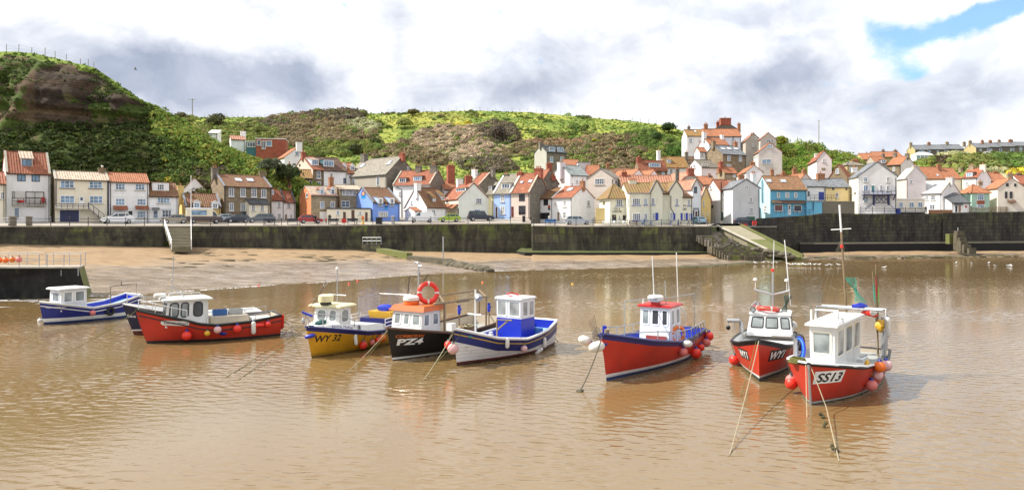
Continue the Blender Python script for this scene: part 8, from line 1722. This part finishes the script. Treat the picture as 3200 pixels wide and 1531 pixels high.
def car(label,px,Y,rz,kind,mat,cat='car',name='parked_car',roofm=None,lower=None,z=None):
 L,W,hb,hr,(a,b,c,d),hd = KINDS_[kind]; X = (px - CX) / F * Y; z = road_z(px,Y) if z is None else z
 t = thing(name,label,cat,(X,Y,z),rz); mb = MB(); h = L / 2; w = W / 2; gl = .22
 side = [(-h,.45),(-h + .06,.28),(h - .08,.25),(h,.5),(h - .03,.68),(h - .25,hb * .82),(a,hb),(d,hd),(-h + .02,hd * .92)]
 def sec(f): return [(x,w * f(z_),z_) for x,z_ in side]
 ins = lambda z_: 1 - .06 * abs(z_ - .62)
 l = [(x,w * ins(q),q) for x,q in side]; r = [(x,-w * ins(q),q) for x,q in side]; n = len(side)
 m1 = lower or mat; mb.poly(l,mat); mb.poly(r[::-1],mat)
 for i in range(n): j = (i + 1) % n; mb.poly([l[i],r[i],r[j],l[j]],m1 if side[i][1] < .3 else mat)
 if lower: mb.box((0,0,.48),(L * .985,W + .012,.42),lower)
 top = [(a,hb),(b,hr - .03),((b + c) / 2,hr),(c,hr - .03),(d,hd)]; tw = w * .80; L2 = [(x,(w * .95 if q < hr - .2 else tw),q) for x,q in top]; R2 = [(x,-y,q) for x,y,q in L2]
 mb.poly(L2[::-1],mat); mb.poly(R2,mat)
 for i in range(4): mb.poly([L2[i],L2[i + 1],R2[i + 1],R2[i]],(roofm or mat) if i in (1,2) else mat)
 mb.box((h - .02,0,.42),(.1,W * .9,.16),BLACK if kind != 'van' else mat); mb.box((-h + .02,0,.42),(.1,W * .9,.16),BLACK if kind != 'van' else mat); mb.build('body',t)
 def pane(pts,nm='window'):
  m = MB(); m.poly(pts,CGLASS); m.build(nm,t)
 k = .012
 def onside(x,q,s_): f = (q - hb) / (hr - hb); y = lerp(w * .95,tw,max(0,min(1,f))) + k; return (x,s_ * y,q)
 lo,hi = hb + .05,hr - .12; xf = lambda q: lerp(a,b,(q - hb) / (hr - hb)) - .14; xr = lambda q: lerp(d,c,(q - hd) / (hr - hd)) + .14
 cuts = [xf,(lambda q: .0 if kind != 'van' else .25),(lambda q: -1.0),xr] if kind != 'van' else [xf,(lambda q: .25)]
 for s_ in (1,-1):
  for i in range(len(cuts) - 1):
   A,B = cuts[i],cuts[i + 1]; g_ = .04; P4 = [onside(A(lo) - g_,lo,s_),onside(B(lo) + g_,lo,s_),onside(B(hi) + g_,hi,s_),onside(A(hi) - g_,hi,s_)]; pane(P4 if s_ > 0 else P4[::-1])
 n1 = V3((hr - hb,0,a - b)).normalized() * k; q = [V3((lerp(a,b,f),sy * lerp(w * .82,tw * .86,f),lerp(hb,hr - .03,f))) + n1 for f,sy in ((.12,-1),(.12,1),(.86,1),(.86,-1))]; pane(q,'windscreen')
 n2 = V3((-(hr - hd),0,(c - d))).normalized() * k; q = [V3((lerp(d,c,f),sy * lerp(w * .8,tw * .86,f),lerp(hd,hr - .03,f))) + n2 for f,sy in ((.15,1),(.15,-1),(.85,-1),(.85,1))]; pane(q,'rear_window')
 R = .32 if kind not in ('suv','boxy') else .36
 for x_ in (h - .82,-h + .78):
  for s_ in (1,-1):
   m = MB(); m.lathe([(R * .6,-.1),(R,-.09),(R,.09),(R * .6,.1)],TYRE,(x_,s_ * (w - .08),R),(0,s_,0),16); wh = m.build('wheel',t,True); m = MB(); m.lathe([(R * .62,.1),(R * .5,.105),(.02,.112)],RIM,(x_,s_ * (w - .08),R),(0,s_,0),12); m.build('rim',wh)
 for s_ in (1,-1):
  m = MB(); m.box((h - .09,s_ * w * .72,hb * .72),(.16,.3,.14),HLAMP); m.build('headlight',t); m = MB(); m.box((-h + .03,s_ * w * .8,hd * .8),(.08,.18,.3),TLAMP); m.build('tail_light',t); m = MB(); m.box((a - .15,s_ * (w + .06),hb + .08),(.1,.16,.12),mat); m.build('mirror',t)
 return t
rq = lambda px: math.atan2(Zq(px + 20) - Zq(px - 20),(PXZ(px + 20,Zq(px + 20))[0] - PXZ(px - 20,Zq(px - 20))[0]))
CW = cpaint('car_white',(.75,.76,.78)); CS = cpaint('car_silver',(.45,.50,.55)); CBE = cpaint('car_beige',(.30,.26,.21)); CDK = cpaint('car_navy',(.012,.016,.035)); CR = cpaint('car_red',(.42,.02,.02)); CG = cpaint('car_lime',(.36,.50,.04)); CGY = cpaint('car_grey',(.12,.13,.15))
car('white rounded car parked before the white cottage with two red pent roofs',366,Zq(366) + 4,rq(366) + PI,'coupe',CW)
car('grey-beige hatchback parked above the beach steps',545,Zq(545) + 4,rq(545) + PI,'hatch',CBE)
car('silver car parked just in front of the ice cream van bonnet',710,Zq(710) + 8,rq(710) + .2,'saloon',CS); car('dark hatchback parked before the brown stone house door',742,Zq(742) + 6,rq(742) + PI,'hatch',CDK); car('dark grey car parked by the cream extension of the brown stone house',815,Zq(815) + 6,rq(815) + PI,'estate',CGY)
car('red car with a white sunlit roof, parked below the orange gable',970,Zq(970) + 3.5,rq(970),'hatch',CR,roofm=CW)
car('small white van parked before the white cottage with the rounded gable',1317,Zq(1317) + 3.2,rq(1317) + PI,'van',CW,'van','parked_van'); car('lime green hatchback parked before the broad pale gable',1404,Zq(1404) + 3,rq(1404) + PI,'hatch',CG); car('dark navy four-wheel drive with a brown tail, parked near the pale yellow cottage',1503,Zq(1503) + 4,rq(1503),'boxy',CDK); car('silver-blue estate car parked by the white gable cottage',1806,131.5,.0,'estate',CS)
car('pale blue car half hidden behind the railing at the end of the pub',2178,134,PI / 2 + .3,'hatch',cpaint('car_pale_blue',(.3,.5,.62)),z=5.85); car('dark navy hatchback parked at the head of the slipway',2328,136.4,-.1,'hatch',CDK,z=5.75); car('white camper van parked below the far terrace',3090,308,.1,'van',CW,'van','camper_van',z=zpy(490,308)); car('white car parked below the upper far terrace',3150,308,.1,'saloon',CW,z=zpy(490,308))
# ice cream van
Yv = Zq(638) + 4; t = thing('ice_cream_van','cream ice cream van with a brown lower half and a wide serving window','van',((638 - CX) / F * Yv,Yv,road_z(638,Yv)),rq(638)); CV,BV = cpaint('van_cream',(.72,.66,.50)),cpaint('van_brown',(.07,.04,.035)); mb = MB()
mb.box((-.55,0,.75),(4.3,1.9,.8),BV); mb.box((-.75,0,1.75),(3.9,1.88,1.2),CV,taper=(.98,.95)); mb.box((-.75,0,2.42),(4.0,1.9,.14),CW,taper=(.95,.9)); mb.prism([(1.2,-.9,1.15),(2.55,-.9,1.1),(2.7,-.9,.8),(2.7,-.9,.35),(1.2,-.9,.35)],(0,1.8,0),BV); mb.prism([(1.15,-.88,1.12),(2.1,-.88,1.12),(1.45,-.85,2.1),(1.15,-.85,2.3)],(0,1.74,0),CV); mb.build('body',t)
mb = MB(); mb.box((-.9,-.965,1.72),(2.3,.03,.72),PANEB); mb.build('serving_window',t); mb = MB(); mb.poly([(1.2,-.9,1.2),(1.95,-.9,1.2),(1.5,-.875,1.85),(1.2,-.875,1.95)],CGLASS); mb.build('window',t); mb = MB(); mb.poly([(2.08,.8,1.17),(2.08,-.8,1.17),(1.52,-.75,2.02),(1.52,.75,2.02)][::-1],CGLASS); mb.build('windscreen',t)
for x_ in (1.75,-1.7):
 for s_ in (1,-1): mb = MB(); mb.lathe([(.2,-.1),(.34,-.09),(.34,.09),(.2,.1)],TYRE,(x_,s_ * .86,.34),(0,s_,0),16); wh = mb.build('wheel',t,True); mb = MB(); mb.lathe([(.2,.1),(.02,.11)],RIM,(x_,s_ * .86,.34),(0,s_,0),12); mb.build('rim',wh)
# ------------------------------------------------------------------ quay furniture
IRON = paint('navy_iron',(.014,.018,.035),.45,.2); PM = MB(); PM.lathe([(.07,0),(.055,.08),(.045,1.1),(.075,1.14),(.075,1.22),(.02,1.28)],IRON,n=6)
def railing(label,pts,step=3.0,mat=None,h=1.15,rails=(.55,.98)):
 """pts: world points along the foot of the railing."""
 t = thing('railing',label,'railing',pts[0]); first = None; al = []
 for a,b in zip(pts,pts[1:]):
  k = max(1,round((b - a).length / step)); al += [a.lerp(b,i / k) for i in range(k)]
 al.append(pts[-1])
 for q in al:
  if first is None: first = PM.build('post',t,True); first.location = q - pts[0]
  else: o = first.copy(); COL.objects.link(o); o.parent = t; o.location = q - pts[0]
  if mat and o is not first if first.location != q - pts[0] else False: pass
 mb = MB()
 for z_ in rails: mb.tube([q - pts[0] + V3((0,0,z_ * h / 1.15)) for q in al],.032,mat or IRON,5)
 mb.build('rail',t); return t
E_ = lambda px,o=.35: V3((*PXZ(px,Zq(px) + o),interp(QT,px) + .16))
for a,b_,la in ((100,510,'iron railing along the quay edge before the cream and white cottages'),(602,880,'iron railing along the quay edge before the brown stone house'),(880,1165,'iron railing along the quay edge before the toilet block'),(1175,1460,'iron railing along the quay edge before the white van and lime car'),(1465,1660,'iron railing along the quay edge before the pale blue cottage')):
 n = max(2,round((b_ - a) / 60)); railing(la,[E_(lerp(a,b_,i / n)) for i in range(n + 1)])
T_ = lambda px,Y=128.0: V3((*PXZ(px,Y),5.62)); railing('iron railing round the edge of the pub terrace',[T_(1668),T_(1800,127.9),T_(1960,127.7),T_(2120,127.9),T_(2212,128.4),T_(2234,130.2)]); railing('iron railing on the small platform beside the slipway',[V3((*PXZ(2310,134),5.5)),V3((*PXZ(2424,135),5.5))],2); railing('iron railing on top of the high sea wall before the large white gabled house',[V3((*PXZ(p,interp(RW,p) + .6),8.0)) for p in (2690,2800,2890)],2.6)
t = thing('gate_railing','white railing between two stone pillars at the far end of the quay','railing',E_(10)); mb = MB()
for z_ in (.35,.7,1.05): mb.box((E_(-40) + E_(95)) / 2 - t.location + V3((0,0,z_)),((E_(95) - E_(-40)).length,.08,.1),WHITE,((E_(95) - E_(-40)).normalized(),V3((0,1,0)),V3((0,0,1))))
mb.build('rail',t)
for px_,la in ((39,'stone pillar, taller of two ending the white quay railing'),(91,'stone pillar, shorter of two ending the white quay railing')): mb = MB(); mb.box((0,0,.6),(.75 if px_ < 50 else .5,.6,1.2),STONE2); mb.box((0,0,1.26),(.85 if px_ < 50 else .6,.7,.12),COPING); solo(mb,'stone_pillar',la,'pillar',E_(px_,.1))
# beach steps
MATS_STEP = (ground_mat('step_nosing',(.55,.50,.38),(.42,.38,.27),.6),ground_mat('step_riser',(.20,.17,.11),(.13,.12,.07),.6)); st = thing('beach_steps','broad concrete steps with white handrails leading from the quay down to the sand','steps',P(556,773,107)); mb = MB(); n = 14; top0,top1,bot0,bot1 = P(514,709,Zq(514)),P(597,709,Zq(597) - .5),P(536,773,103),P(598,773,104.5)  # risers darkened and edge strips lightened to paint shade and light on them
for i in range(n):
 a,b = i / n,(i + 1) / n; p,q = top0.lerp(bot0,a),top1.lerp(bot1,a); p2,q2 = top0.lerp(bot0,b),top1.lerp(bot1,b); z_ = p.z; p,q,p2,q2 = (V3((v.x,v.y,z_ - .1)) for v in (p,q,p2,q2)); mb.prism([p2,q2,q + V3((0,.1,0)),p + V3((0,.1,0))],(0,0,-.75),MATS_STEP[1]); mb.prism([p2 - V3((0,.03,0)),q2 - V3((0,.03,0)),q2 + V3((0,.08,0)),p2 + V3((0,.08,0))],(0,0,.07),MATS_STEP[0])
mb.build('tread',st,off=st.location)
for a,b in ((top0,bot0),(top1,bot1)):
 mb = MB()
 for z_ in (.45,.8,1.1): mb.tube([a + V3((0,0,z_)),b + V3((0,0,z_ - .05))],.045,WHITE,6)
 for i in range(6): q = a.lerp(b,i / 5); mb.tube([q - V3((0,0,.3)),q + V3((0,0,1.1))],.05,WHITE,6)
 mb.build('handrail',st,off=st.location)
mb = MB(); mb.tube([(0,0,0),(0,0,7.6)],[.08,.05],WHITE,8); mb.ball((0,0,7.65),.1,WHITE,8,6); solo(mb,'flagpole','tall bare white flagpole beside the ice cream van','flagpole',V3((*PXZ(597,Zq(597) + 1.2),5.75)))
def bench(label,px,off,mat,L=1.8,rz=None,Y=None):
 Y = Y or Zq(px) + off; t = thing('bench',label,'bench',V3((*PXZ(px,Y),road_z(px,Y))),rz if rz is not None else rq(min(px,1640)),group='benches along the quay'); mb = MB(); mb.box((0,0,.45),(L,.42,.06),mat); mb.build('seat',t); mb = MB(); mb.box((0,-.22,.78),(L,.06,.42),mat); mb.build('backrest',t)
 for x_ in (-L * .42,L * .42): mb = MB(); mb.box((x_,0,.21),(.07,.4,.42),IRON); mb.build('leg',t)
BW_ = paint('bench_navy_wood',(.03,.035,.05),.6,.2,3); BP_ = paint('bench_blue',(.02,.15,.42),.5,.1)
for px_,la in ((843,'dark bench before the narrow white cottage'),(914,'dark bench before the white end cottage'),(1041,'dark bench before the toilet block, nearer the man'),(1101,'dark bench before the toilet block, nearer the yellow post')): bench(la,px_,1.5,BW_)
bench('bright blue bench before the shop cottage',1720,1,BP_,2.0,.0,131)
mb = MB(); mb.box((0,0,.5),(.95,.8,1.0),BLACK,taper=(1.1,1.1)); mb.box((0,0,1.05),(1.1,.95,.1),BLACK); solo(mb,'wheelie_bin','large black wheelie bin before the bright blue house','bin',V3((*PXZ(1185,Zq(1185) + 1.5),road_z(1185,Zq(1185) + 1.5)))); mb = MB(); mb.lathe([(.28,0),(.28,1.15),(.33,1.2),(.33,1.35),(.1,1.42)],GREYM,n=12); solo(mb,'litter_bin','grey cylindrical bin near the corner of the bright blue house','bin',V3((*PXZ(1228,Zq(1228) + 1.5),road_z(1228,Zq(1228) + 1.5)))); mb = MB(); mb.box((0,0,.5),(.55,.5,1.0),BLACK); mb.box((0,0,1.05),(.6,.55,.1),BLACK); solo(mb,'litter_bin','square black bin before the beige cottage','bin',V3((*PXZ(1637,Zq(1637) + 2),road_z(1637,Zq(1637) + 2))))
t = thing('donation_post','yellow lifeboat-shaped donation post on the quay','post',V3((*PXZ(1134,Zq(1134) + 1.2),road_z(1134,Zq(1134) + 1.2)))); mb = MB(); mb.lathe([(.24,0),(.2,.3),(.14,.4),(.14,.9)],FYEL,n=10); mb.build('pedestal',t); mb = MB(); mb.box((0,0,1.15),(.5,.3,.5),FORG,taper=(.7,.7)); mb.build('collecting_box',t)
def lifebox(label,px,Y,z_): t = thing('lifebuoy_cabinet',label,'lifebuoy cabinet',V3((*PXZ(px,Y),z_))); mb = MB(); mb.box((0,0,.75),(.75,.25,.75),FRED,taper=(.95,1)); mb.build('cabinet',t); mb = MB(); mb.tube([(0,.05,0),(0,.05,.4)],.05,IRON,6); mb.build('post',t)
lifebox('red lifebuoy cabinet on the quay before the toilet block',1075,Zq(1075) + .6,5.8); lifebox('red cabinet on the small platform beside the slipway',2358,134.6,5.45); mb = MB(); mb.box((0,0,.3),(.9,.4,.6),FRED); mb.box((0,0,.62),(1.0,.45,.05),FRED); solo(mb,'red_box','low red box under the navy hatchback at the head of the slipway','box',V3((*PXZ(2325,134.4),5.45)))
mb = MB(); mb.box((0,0,.5),(.55,.6,1.0),BLUEP,taper=(1.1,1.1)); mb.box((0,0,1.04),(.65,.7,.08),BLUEP); o = solo(mb,'wheelie_bin','royal blue wheelie bin at the corner of the flat-roofed annexe','bin',V3((*PXZ(2807,146.2),7.95)))
BARM = paint('barrow_green',(.03,.12,.10),.6)
# pub terrace: tables, chairs and picnic benches
def ptable():
 t = thing('terrace_table','round silver table among the chairs before the pub lettering','table',(0,0,0),group='tables on the pub terrace'); mb = MB(); mb.lathe([(.38,.70),(.38,.73)],STEEL,n=12); mb.build('top',t); mb = MB(); mb.lathe([(.25,0),(.04,.05),(.04,.7)],STEEL,n=8); mb.build('pedestal',t); return t
def pchair():
 t = thing('terrace_chair','white metal chair among the tables before the pub lettering','chair',(0,0,0),group='chairs on the pub terrace'); mb = MB(); mb.box((0,0,.45),(.42,.42,.04),WHITE); mb.build('seat',t); mb = MB(); mb.box((0,.2,.7),(.42,.04,.42),WHITE); mb.build('backrest',t)
 for x_ in (-.18,.18):
  for y_ in (-.18,.18): mb = MB(); mb.tube([(x_,y_,0),(x_,y_,.45)],.018,STEEL,4); mb.build('leg',t)
 return t
tt,ch = ptable(),pchair(); first = True; r_ = random.Random(4)
for i,px_ in enumerate((1886,1910,1933,1951)):
 Y = 129.6 + .4 * (i % 2); X = PXZ(px_,Y)[0]; z_ = road_z(px_,Y) + .02; o = tt if i == 0 else copy_tree(tt); o.location = (X,Y,z_)
 for k,(dx,dy,rz_) in enumerate(((-.6,.05,PI / 2),(.6,.05,-PI / 2),(.1,.65,0))): c_ = ch if i == 0 and k == 0 else copy_tree(ch); c_.location = (X + dx,Y + dy,z_); c_.rotation_euler = (0,0,rz_ + r_.uniform(-.4,.4))
for px_,m_,la in ((1978,DRED,'dark red picnic bench under the pub bay window'),(2022,BP_,'bright blue picnic bench under the pub bay'),(2108,BLUEP,'dark blue picnic bench under the second pub gable'),(2140,DBROWN,'brown picnic bench at the end of the pub')):
 Y = 129.9; t = thing('picnic_bench',la,'picnic bench',V3((*PXZ(px_,Y),road_z(px_,Y)))); mb = MB(); mb.box((0,0,.74),(1.8,.7,.06),m_); mb.build('table_top',t)
 for y_ in (-.65,.65): mb = MB(); mb.box((0,y_,.45),(1.8,.26,.05),m_); mb.build('seat',t)
 for x_ in (-.65,.65): mb = MB(); mb.tube([(x_,-.7,.0),(x_,-.2,.72)],.04,m_,4); mb.tube([(x_,.7,.0),(x_,.2,.72)],.04,m_,4); mb.box((x_,0,.42),(.06,1.4,.08),m_); mb.build('leg',t)
t = thing('lane_wall','ochre lane wall with a green gate, squeezed between the white gable cottage and the pub','wall',P(1885,700,136)); mb = MB(); a,b = P(1862,702,138),P(1908,702,137); mb.prism([a,b,b + V3((0,.4,0)),a + V3((0,.4,0))],(0,0,zpy(650,137.5) - a.z),W_(.42,.33,.15)); mb.build('wall_face',t,off=t.location); mb = MB(); g_ = P(1904,702,136.9); mb.box(g_ + V3((0,-.03,1.0)),(.4,.05,2.0),DGREEN); mb.build('gate',t,off=t.location)
t = thing('garden_wall','low red brick wall with a pale end before the bleached slate cottage','wall',P(2940,668,147)); mb = MB(); a,b = P(2905,672,148.3),P(2977,672,147.6); mb.prism([a,b,b + V3((0,.4,0)),a + V3((0,.4,0))],(0,0,1.0),BRICKO); mb.build('wall_face',t,off=t.location); mb = MB(); mb.prism([a + V3((-.05,-.05,1.0)),b + V3((.05,-.05,1.0)),b + V3((.05,.45,1.0)),a + V3((-.05,.45,1.0))],(0,0,.1),WHITE); mb.build('coping',t,off=t.location)
t = thing('slat_fence','low weathered slat fence on the sea wall before the pale green house','fence',P(3100,662,150)); a,b = V3((*PXZ(3032,149.6),8.3)),V3((*PXZ(3182,152.2),8.5)); ux = (b - a).normalized()
for k in (.15,.42,.7,.95): mb = MB(); mb.box((a + b) / 2 + V3((0,0,k)),((b - a).length,.05,.14),WOOD,(ux,V3((-ux.y,ux.x,0)),V3((0,0,1)))); mb.build('slat',t,off=t.location)
for i in range(9): mb = MB(); mb.box(a.lerp(b,i / 8) + V3((0,.06,.5)),(.1,.1,1.1),WOOD); mb.build('post',t,off=t.location)
t = thing('street_lamp','wall lamp on a scrolled bracket on the side of the large white gabled house','lamp',P(2672,607,147)); mb = MB(); mb.tube([(-.5,.5,-1.2),(-.5,.5,-.2),(-.2,.2,.0),(0,0,-.1)],.05,BLACK,6); mb.build('bracket',t); mb = MB(); mb.lathe([(.08,-.1),(.16,.25),(.05,.45)],BLACK,n=6); mb.build('lantern',t)
# ------------------------------------------------------------------ small pier at the photo's edge
pr = thing('pier','dark concrete pier end with a sloping mossy nose and pale railings','pier',P(100,930,61)); mb = MB(); fr_ = [P(-420,936,59),P(272,931,60.6),P(246,838,60.2),P(-420,838,57.5)]; bk = V3((-2.2,4.6,0)); Ld = 24
mb.poly(fr_,PIERM,[(0,0),(Ld,0),(Ld - 1,1),(0,1)]); mb.poly([fr_[1],fr_[1] + bk,fr_[2] + bk,fr_[2]],ALGAE); mb.poly([fr_[3],fr_[2],fr_[2] + bk,fr_[3] + bk],ROAD); mb.poly([p + bk for p in fr_][::-1],PIERM,[(0,0),(Ld,0),(Ld,1),(0,1)]); mb.poly([p - V3((0,0,1.5)) for p in (fr_[0],fr_[1])] + [fr_[1],fr_[0]],PIERM); mb.build('pier_wall',pr,off=pr.location); mb = MB(); mb.box((fr_[2] + fr_[3]) / 2 + V3((0,.1,.06)),((fr_[2] - fr_[3]).length,.5,.13),COPING,((fr_[2] - fr_[3]).normalized(),V3((0,1,0)),V3((0,0,1)))); mb.build('coping',pr,off=pr.location)
dz = fr_[2].z
def prail(label,pa,pb,n):
 t = thing('railing',label,'railing',V3((*PXZ(pa,60.1),dz))); a,b = V3((0,.35,0)),V3((*PXZ(pb,60.1),dz)) - t.location + V3((0,.35,0)); bk2 = V3((-1.7,3.6,0))
 for i in range(n): q = a.lerp(b,i / (n - 1)); mb = MB(); mb.tube([q - V3((0,.38,.6)),q + V3((0,-.38,.1)),q + V3((0,0,.1)),q + V3((0,0,1.12))],.035,GREYM,5); mb.build('post',t); mb = MB(); mb.tube([q + bk2,q + bk2 + V3((0,0,1.12))],.03,GREYM,5); mb.build('post',t)
 for q in (V3((0,0,0)),bk2):
  for z_ in (.55,1.12): mb = MB(); mb.tube([a + q + V3((0,0,z_)),b + q + V3((0,0,z_))],.024,GREYM,6); mb.build('rail',t)
prail('pale pipe railing section at the tip of the concrete pier',139,245,3); prail('pale pipe railing section of the concrete pier hung with orange floats',-200,114,6)
for px_,m_,la in ((-2,FORG,'orange float on the pier railing, cut by the photo edge'),(17,FORG,'orange float second along the pier railing'),(38,paint('dark_orange_float',(.62,.16,.02),.45,.15),'darker orange float next to the pink one on the pier railing'),(59,FPNK,'pink float on the pier railing')): buoy(la,V3((*PXZ(px_,60.0),zpy(811 if px_ > 30 else 813,60))),.235,m_,FGRY)
# ------------------------------------------------------------------ people and gulls
SKIN = paint('skin',(.50,.29,.20),.6,.08)
def person(label,p,rz,jacket,legs,hair,sit=False,h=1.74,lean=0.0,cap=None):
 """Standing or seated figure grown as one skin over a jointed skeleton, then dressed by height."""
 k = h / 1.74; Z = lambda v: v * k
 J = {'pel': (0,0,.95),'bel': (0,.01,1.12),'che': (0,.02,1.33),'nec': (0,.01,1.50),'hea': (0,-.02,1.60),'top': (0,-.01,1.70)}
 for s,n in ((1,'l'),(-1,'r')):
  if sit: J.update({'hip' + n: (s * .10,0,.90),'kne' + n: (s * .13,-.42,.92),'ank' + n: (s * .12,-.45,.50),'toe' + n: (s * .13,-.6,.46)})
  else: J.update({'hip' + n: (s * .10,0,.88),'kne' + n: (s * .11,-.03 * s,.49),'ank' + n: (s * .12,.03 - .05 * s,.09),'toe' + n: (s * .14,-.13 - .05 * s,.04)})
  J.update({'sho' + n: (s * .20,.02,1.42),'elb' + n: (s * .26,.05,1.14),'wri' + n: (s * .20,-.14,.96),'han' + n: (s * .17,-.21,.92)})
 if sit: J = {a: (x,y,z - .43) for a,(x,y,z) in J.items()}
 E = [('pel','bel'),('bel','che'),('che','nec'),('nec','hea'),('hea','top')] + [e for n in 'lr' for e in (('pel','hip' + n),('hip' + n,'kne' + n),('kne' + n,'ank' + n),('ank' + n,'toe' + n),('che','sho' + n),('sho' + n,'elb' + n),('elb' + n,'wri' + n),('wri' + n,'han' + n))]
 Rr = {'pel': .15,'bel': .145,'che': .155,'nec': .06,'hea': .098,'top': .075,'hip': .10,'kne': .065,'ank': .045,'toe': .04,'sho': .075,'elb': .055,'wri': .036,'han': .04}; ks = list(J); me = bpy.data.meshes.new('body'); me.from_pydata([tuple(v * k for v in J[a]) for a in ks],[(ks.index(a),ks.index(b)) for a,b in E],[]); o = bpy.data.objects.new('body',me); COL.objects.link(o); sk = o.modifiers.new('s','SKIN'); o.modifiers.new('u','SUBSURF').levels = 1
 for i,a in enumerate(ks): r = Rr.get(a,Rr.get(a[:3])) * k; v = me.skin_vertices[0].data[i]; v.radius = (r,r); v.use_root = a == 'pel'
 dg = bpy.context.evaluated_depsgraph_get(); m2 = bpy.data.meshes.new_from_object(o.evaluated_get(dg)); bpy.data.objects.remove(o); o = bpy.data.objects.new('body',m2); COL.objects.link(o)
 for m_ in (jacket,legs,SKIN,BLACK): m2.materials.append(m_)
 dz_ = -.43 * k if sit else 0
 for f in m2.polygons: c = f.center; z_ = (c.z - dz_) / k; hand = abs(c.x) > .12 and z_ < 1.0 and c.y < -.13 * k and z_ > .86 and not (sit and abs(c.x) < .16 * k); f.material_index = 2 if (z_ > 1.49 or (hand and not sit)) else (3 if (z_ < .10 or (sit and z_ < .50)) else (1 if z_ < .93 or (sit and z_ < .98 and c.y < -.1) else 0)); f.use_smooth = True
 t = thing('person',label,'person',p,rz); o.parent = t; mb = MB(); hz = 1.66 * k + dz_; mb.ball((0,.012,hz),.108 * k,cap or hair,12,8,(1,1.05,.78)); mb.build('cap' if cap else 'hair',t,True); fm = MB(); fz = 1.585 * k + dz_; fm.ball((0,-.118 * k,fz),.016,SKIN,6,4)
 for s in (1,-1): fm.ball((s * .035,-.105 * k,fz + .035),.010,BLACK,6,4)
 fm.build('face',t); return t
JG = paint('green_jacket',(.03,.045,.03),.8,.2,4); JR = paint('red_jacket',(.4,.03,.03),.8); JB = paint('dark_coat',(.015,.015,.02),.8); TB = paint('beige_trousers',(.30,.25,.18),.8); TD = paint('dark_trousers',(.02,.022,.03),.8); JW = paint('pale_shirt',(.6,.58,.55),.8); HB = paint('brown_hair',(.06,.04,.025),.7); HG = paint('grey_hair',(.4,.4,.4),.7)
Gp = lambda px,o: V3((*PXZ(px,Zq(px) + o),road_z(px,Zq(px) + o)))
person('man in a dark green jacket and beige trousers standing by the quay benches',Gp(1030,2.0),.3,JG,TB,HG); person('small child-sized person in red standing beside the man on the quay',Gp(1019,1.6),-.4,JR,TD,HB,h=1.15); person('person in dark clothes standing behind the red car tail',Gp(985,2.2),.5,JB,TD,HB,h=1.6); person('person in a pale shirt standing behind the bright blue bench',V3((*PXZ(1718,132.2),road_z(1718,132.2))),.2,JW,TD,HB)
person('person in dark clothes seated among the chairs before the pub',V3((*PXZ(1921,130.4),road_z(1921,130.4) + .45)),0,JB,TD,HB,True); person('person in black standing in the gap beside the flat-roofed annexe',V3((*PXZ(2894,148.5),7.95)),.6,JB,TD,HB,cap=JB)
GUW,GUG = paint('gull_white',(.78,.78,.77),.7,.05),paint('gull_grey',(.34,.36,.38),.7,.1)
def gull(label,group):
 t = thing('gull',label,'gull',(0,0,0),group=group); mb = MB(); rows = []
 for x_,r,z_ in ((-.30,.012,.20),(-.2,.05,.19),(-.08,.085,.18),(.04,.09,.19),(.13,.06,.235),(.17,.04,.28),(.21,.045,.315),(.25,.03,.32),(.27,.012,.315)): rows.append([(x_,r * math.cos(2 * PI * k / 8),z_ + r * math.sin(2 * PI * k / 8)) for k in range(8)])
 mb.grid(rows,GUW,closed=True); mb.build('body',t,True); mb = MB()
 for s in (1,-1): mb.ball((-.1,s * .075,.2),.16,GUG,8,5,(1.15,.18,.35))
 mb.build('wing',t,True); mb = MB(); mb.lathe([(.012,0),(.002,.06)],FYEL,(.265,0,.315),(1,0,-.1),5); mb.build('beak',t); mb = MB()
 for s in (.03,-.03): mb.tube([(0,s,0),(0,s,.12)],.007,FYEL,4)
 mb.build('leg',t); return t
g0 = gull('white gull standing in the line of gulls along the dark weedy water edge','gulls standing along the weedy water edge'); r_ = random.Random(9)
for i,px_ in enumerate((2360,2386,2402,2415,2427,2462,2470,2476,2483,2491,2498,2505,2511,2518,2525,2533,2546,2560,2584,2597,2621)):
 o = g0 if i == 0 else copy_tree(g0); y_ = 826 if px_ < 2440 else 831 + (px_ - 2462) * .02; q = wpt(px_,y_ + r_.uniform(-1.5,1.5)); o.location = (q.x,q.y,.04); o.rotation_euler = (0,0,r_.uniform(0,6.28)); o.scale = (1.15,) * 3
g1 = copy_tree(g0); g1['label'] = 'white gull floating on open water toward the far side of the harbour'; g1['group'] = 'gulls floating on open water'
for i,(px_,y_) in enumerate(((2763,838),(2988,824),(3036,825),(3090,824),(3109,833),(3153,832),(3160,833))): o = g1 if i == 0 else copy_tree(g1); q = wpt(px_,y_); o.location = (q.x,q.y,-.1); o.rotation_euler = (0,0,r_.uniform(0,6.28)); o.scale = (1.15,) * 3
def flying(label,p,s,rz): t = thing('flying_gull',label,'gull',p,rz); mb = MB(); mb.lathe([(.01,-.3),(.07,-.1),(.08,.05),(.04,.2),(.01,.28)],GUG,ax=(1,0,0),n=8); mb.build('body',t,True); mb = MB(); mb.grid([[(.12,y_,.16 * math.sin(abs(y_) * 2.6)),(-.1 + abs(y_) * .05,y_,.16 * math.sin(abs(y_) * 2.6) - .01)] for y_ in (-.75,-.5,-.25,0,.25,.5,.75)],GUG); mb.build('wing',t); t.scale = (s,) * 3
flying('lone dark gull flying in the sky beyond the rocky cliff',P(424,218,140),1.3,.3)
for px_,y_,Y_,la in ((228,519,114.5,'white gull perched on the chimney between the cream and white cottages'),): o = copy_tree(g0); o['label'] = la; del o['group']; o.location = P(319,526,116); o.rotation_euler = (0,0,2.4); o.scale = (1.4,) * 3
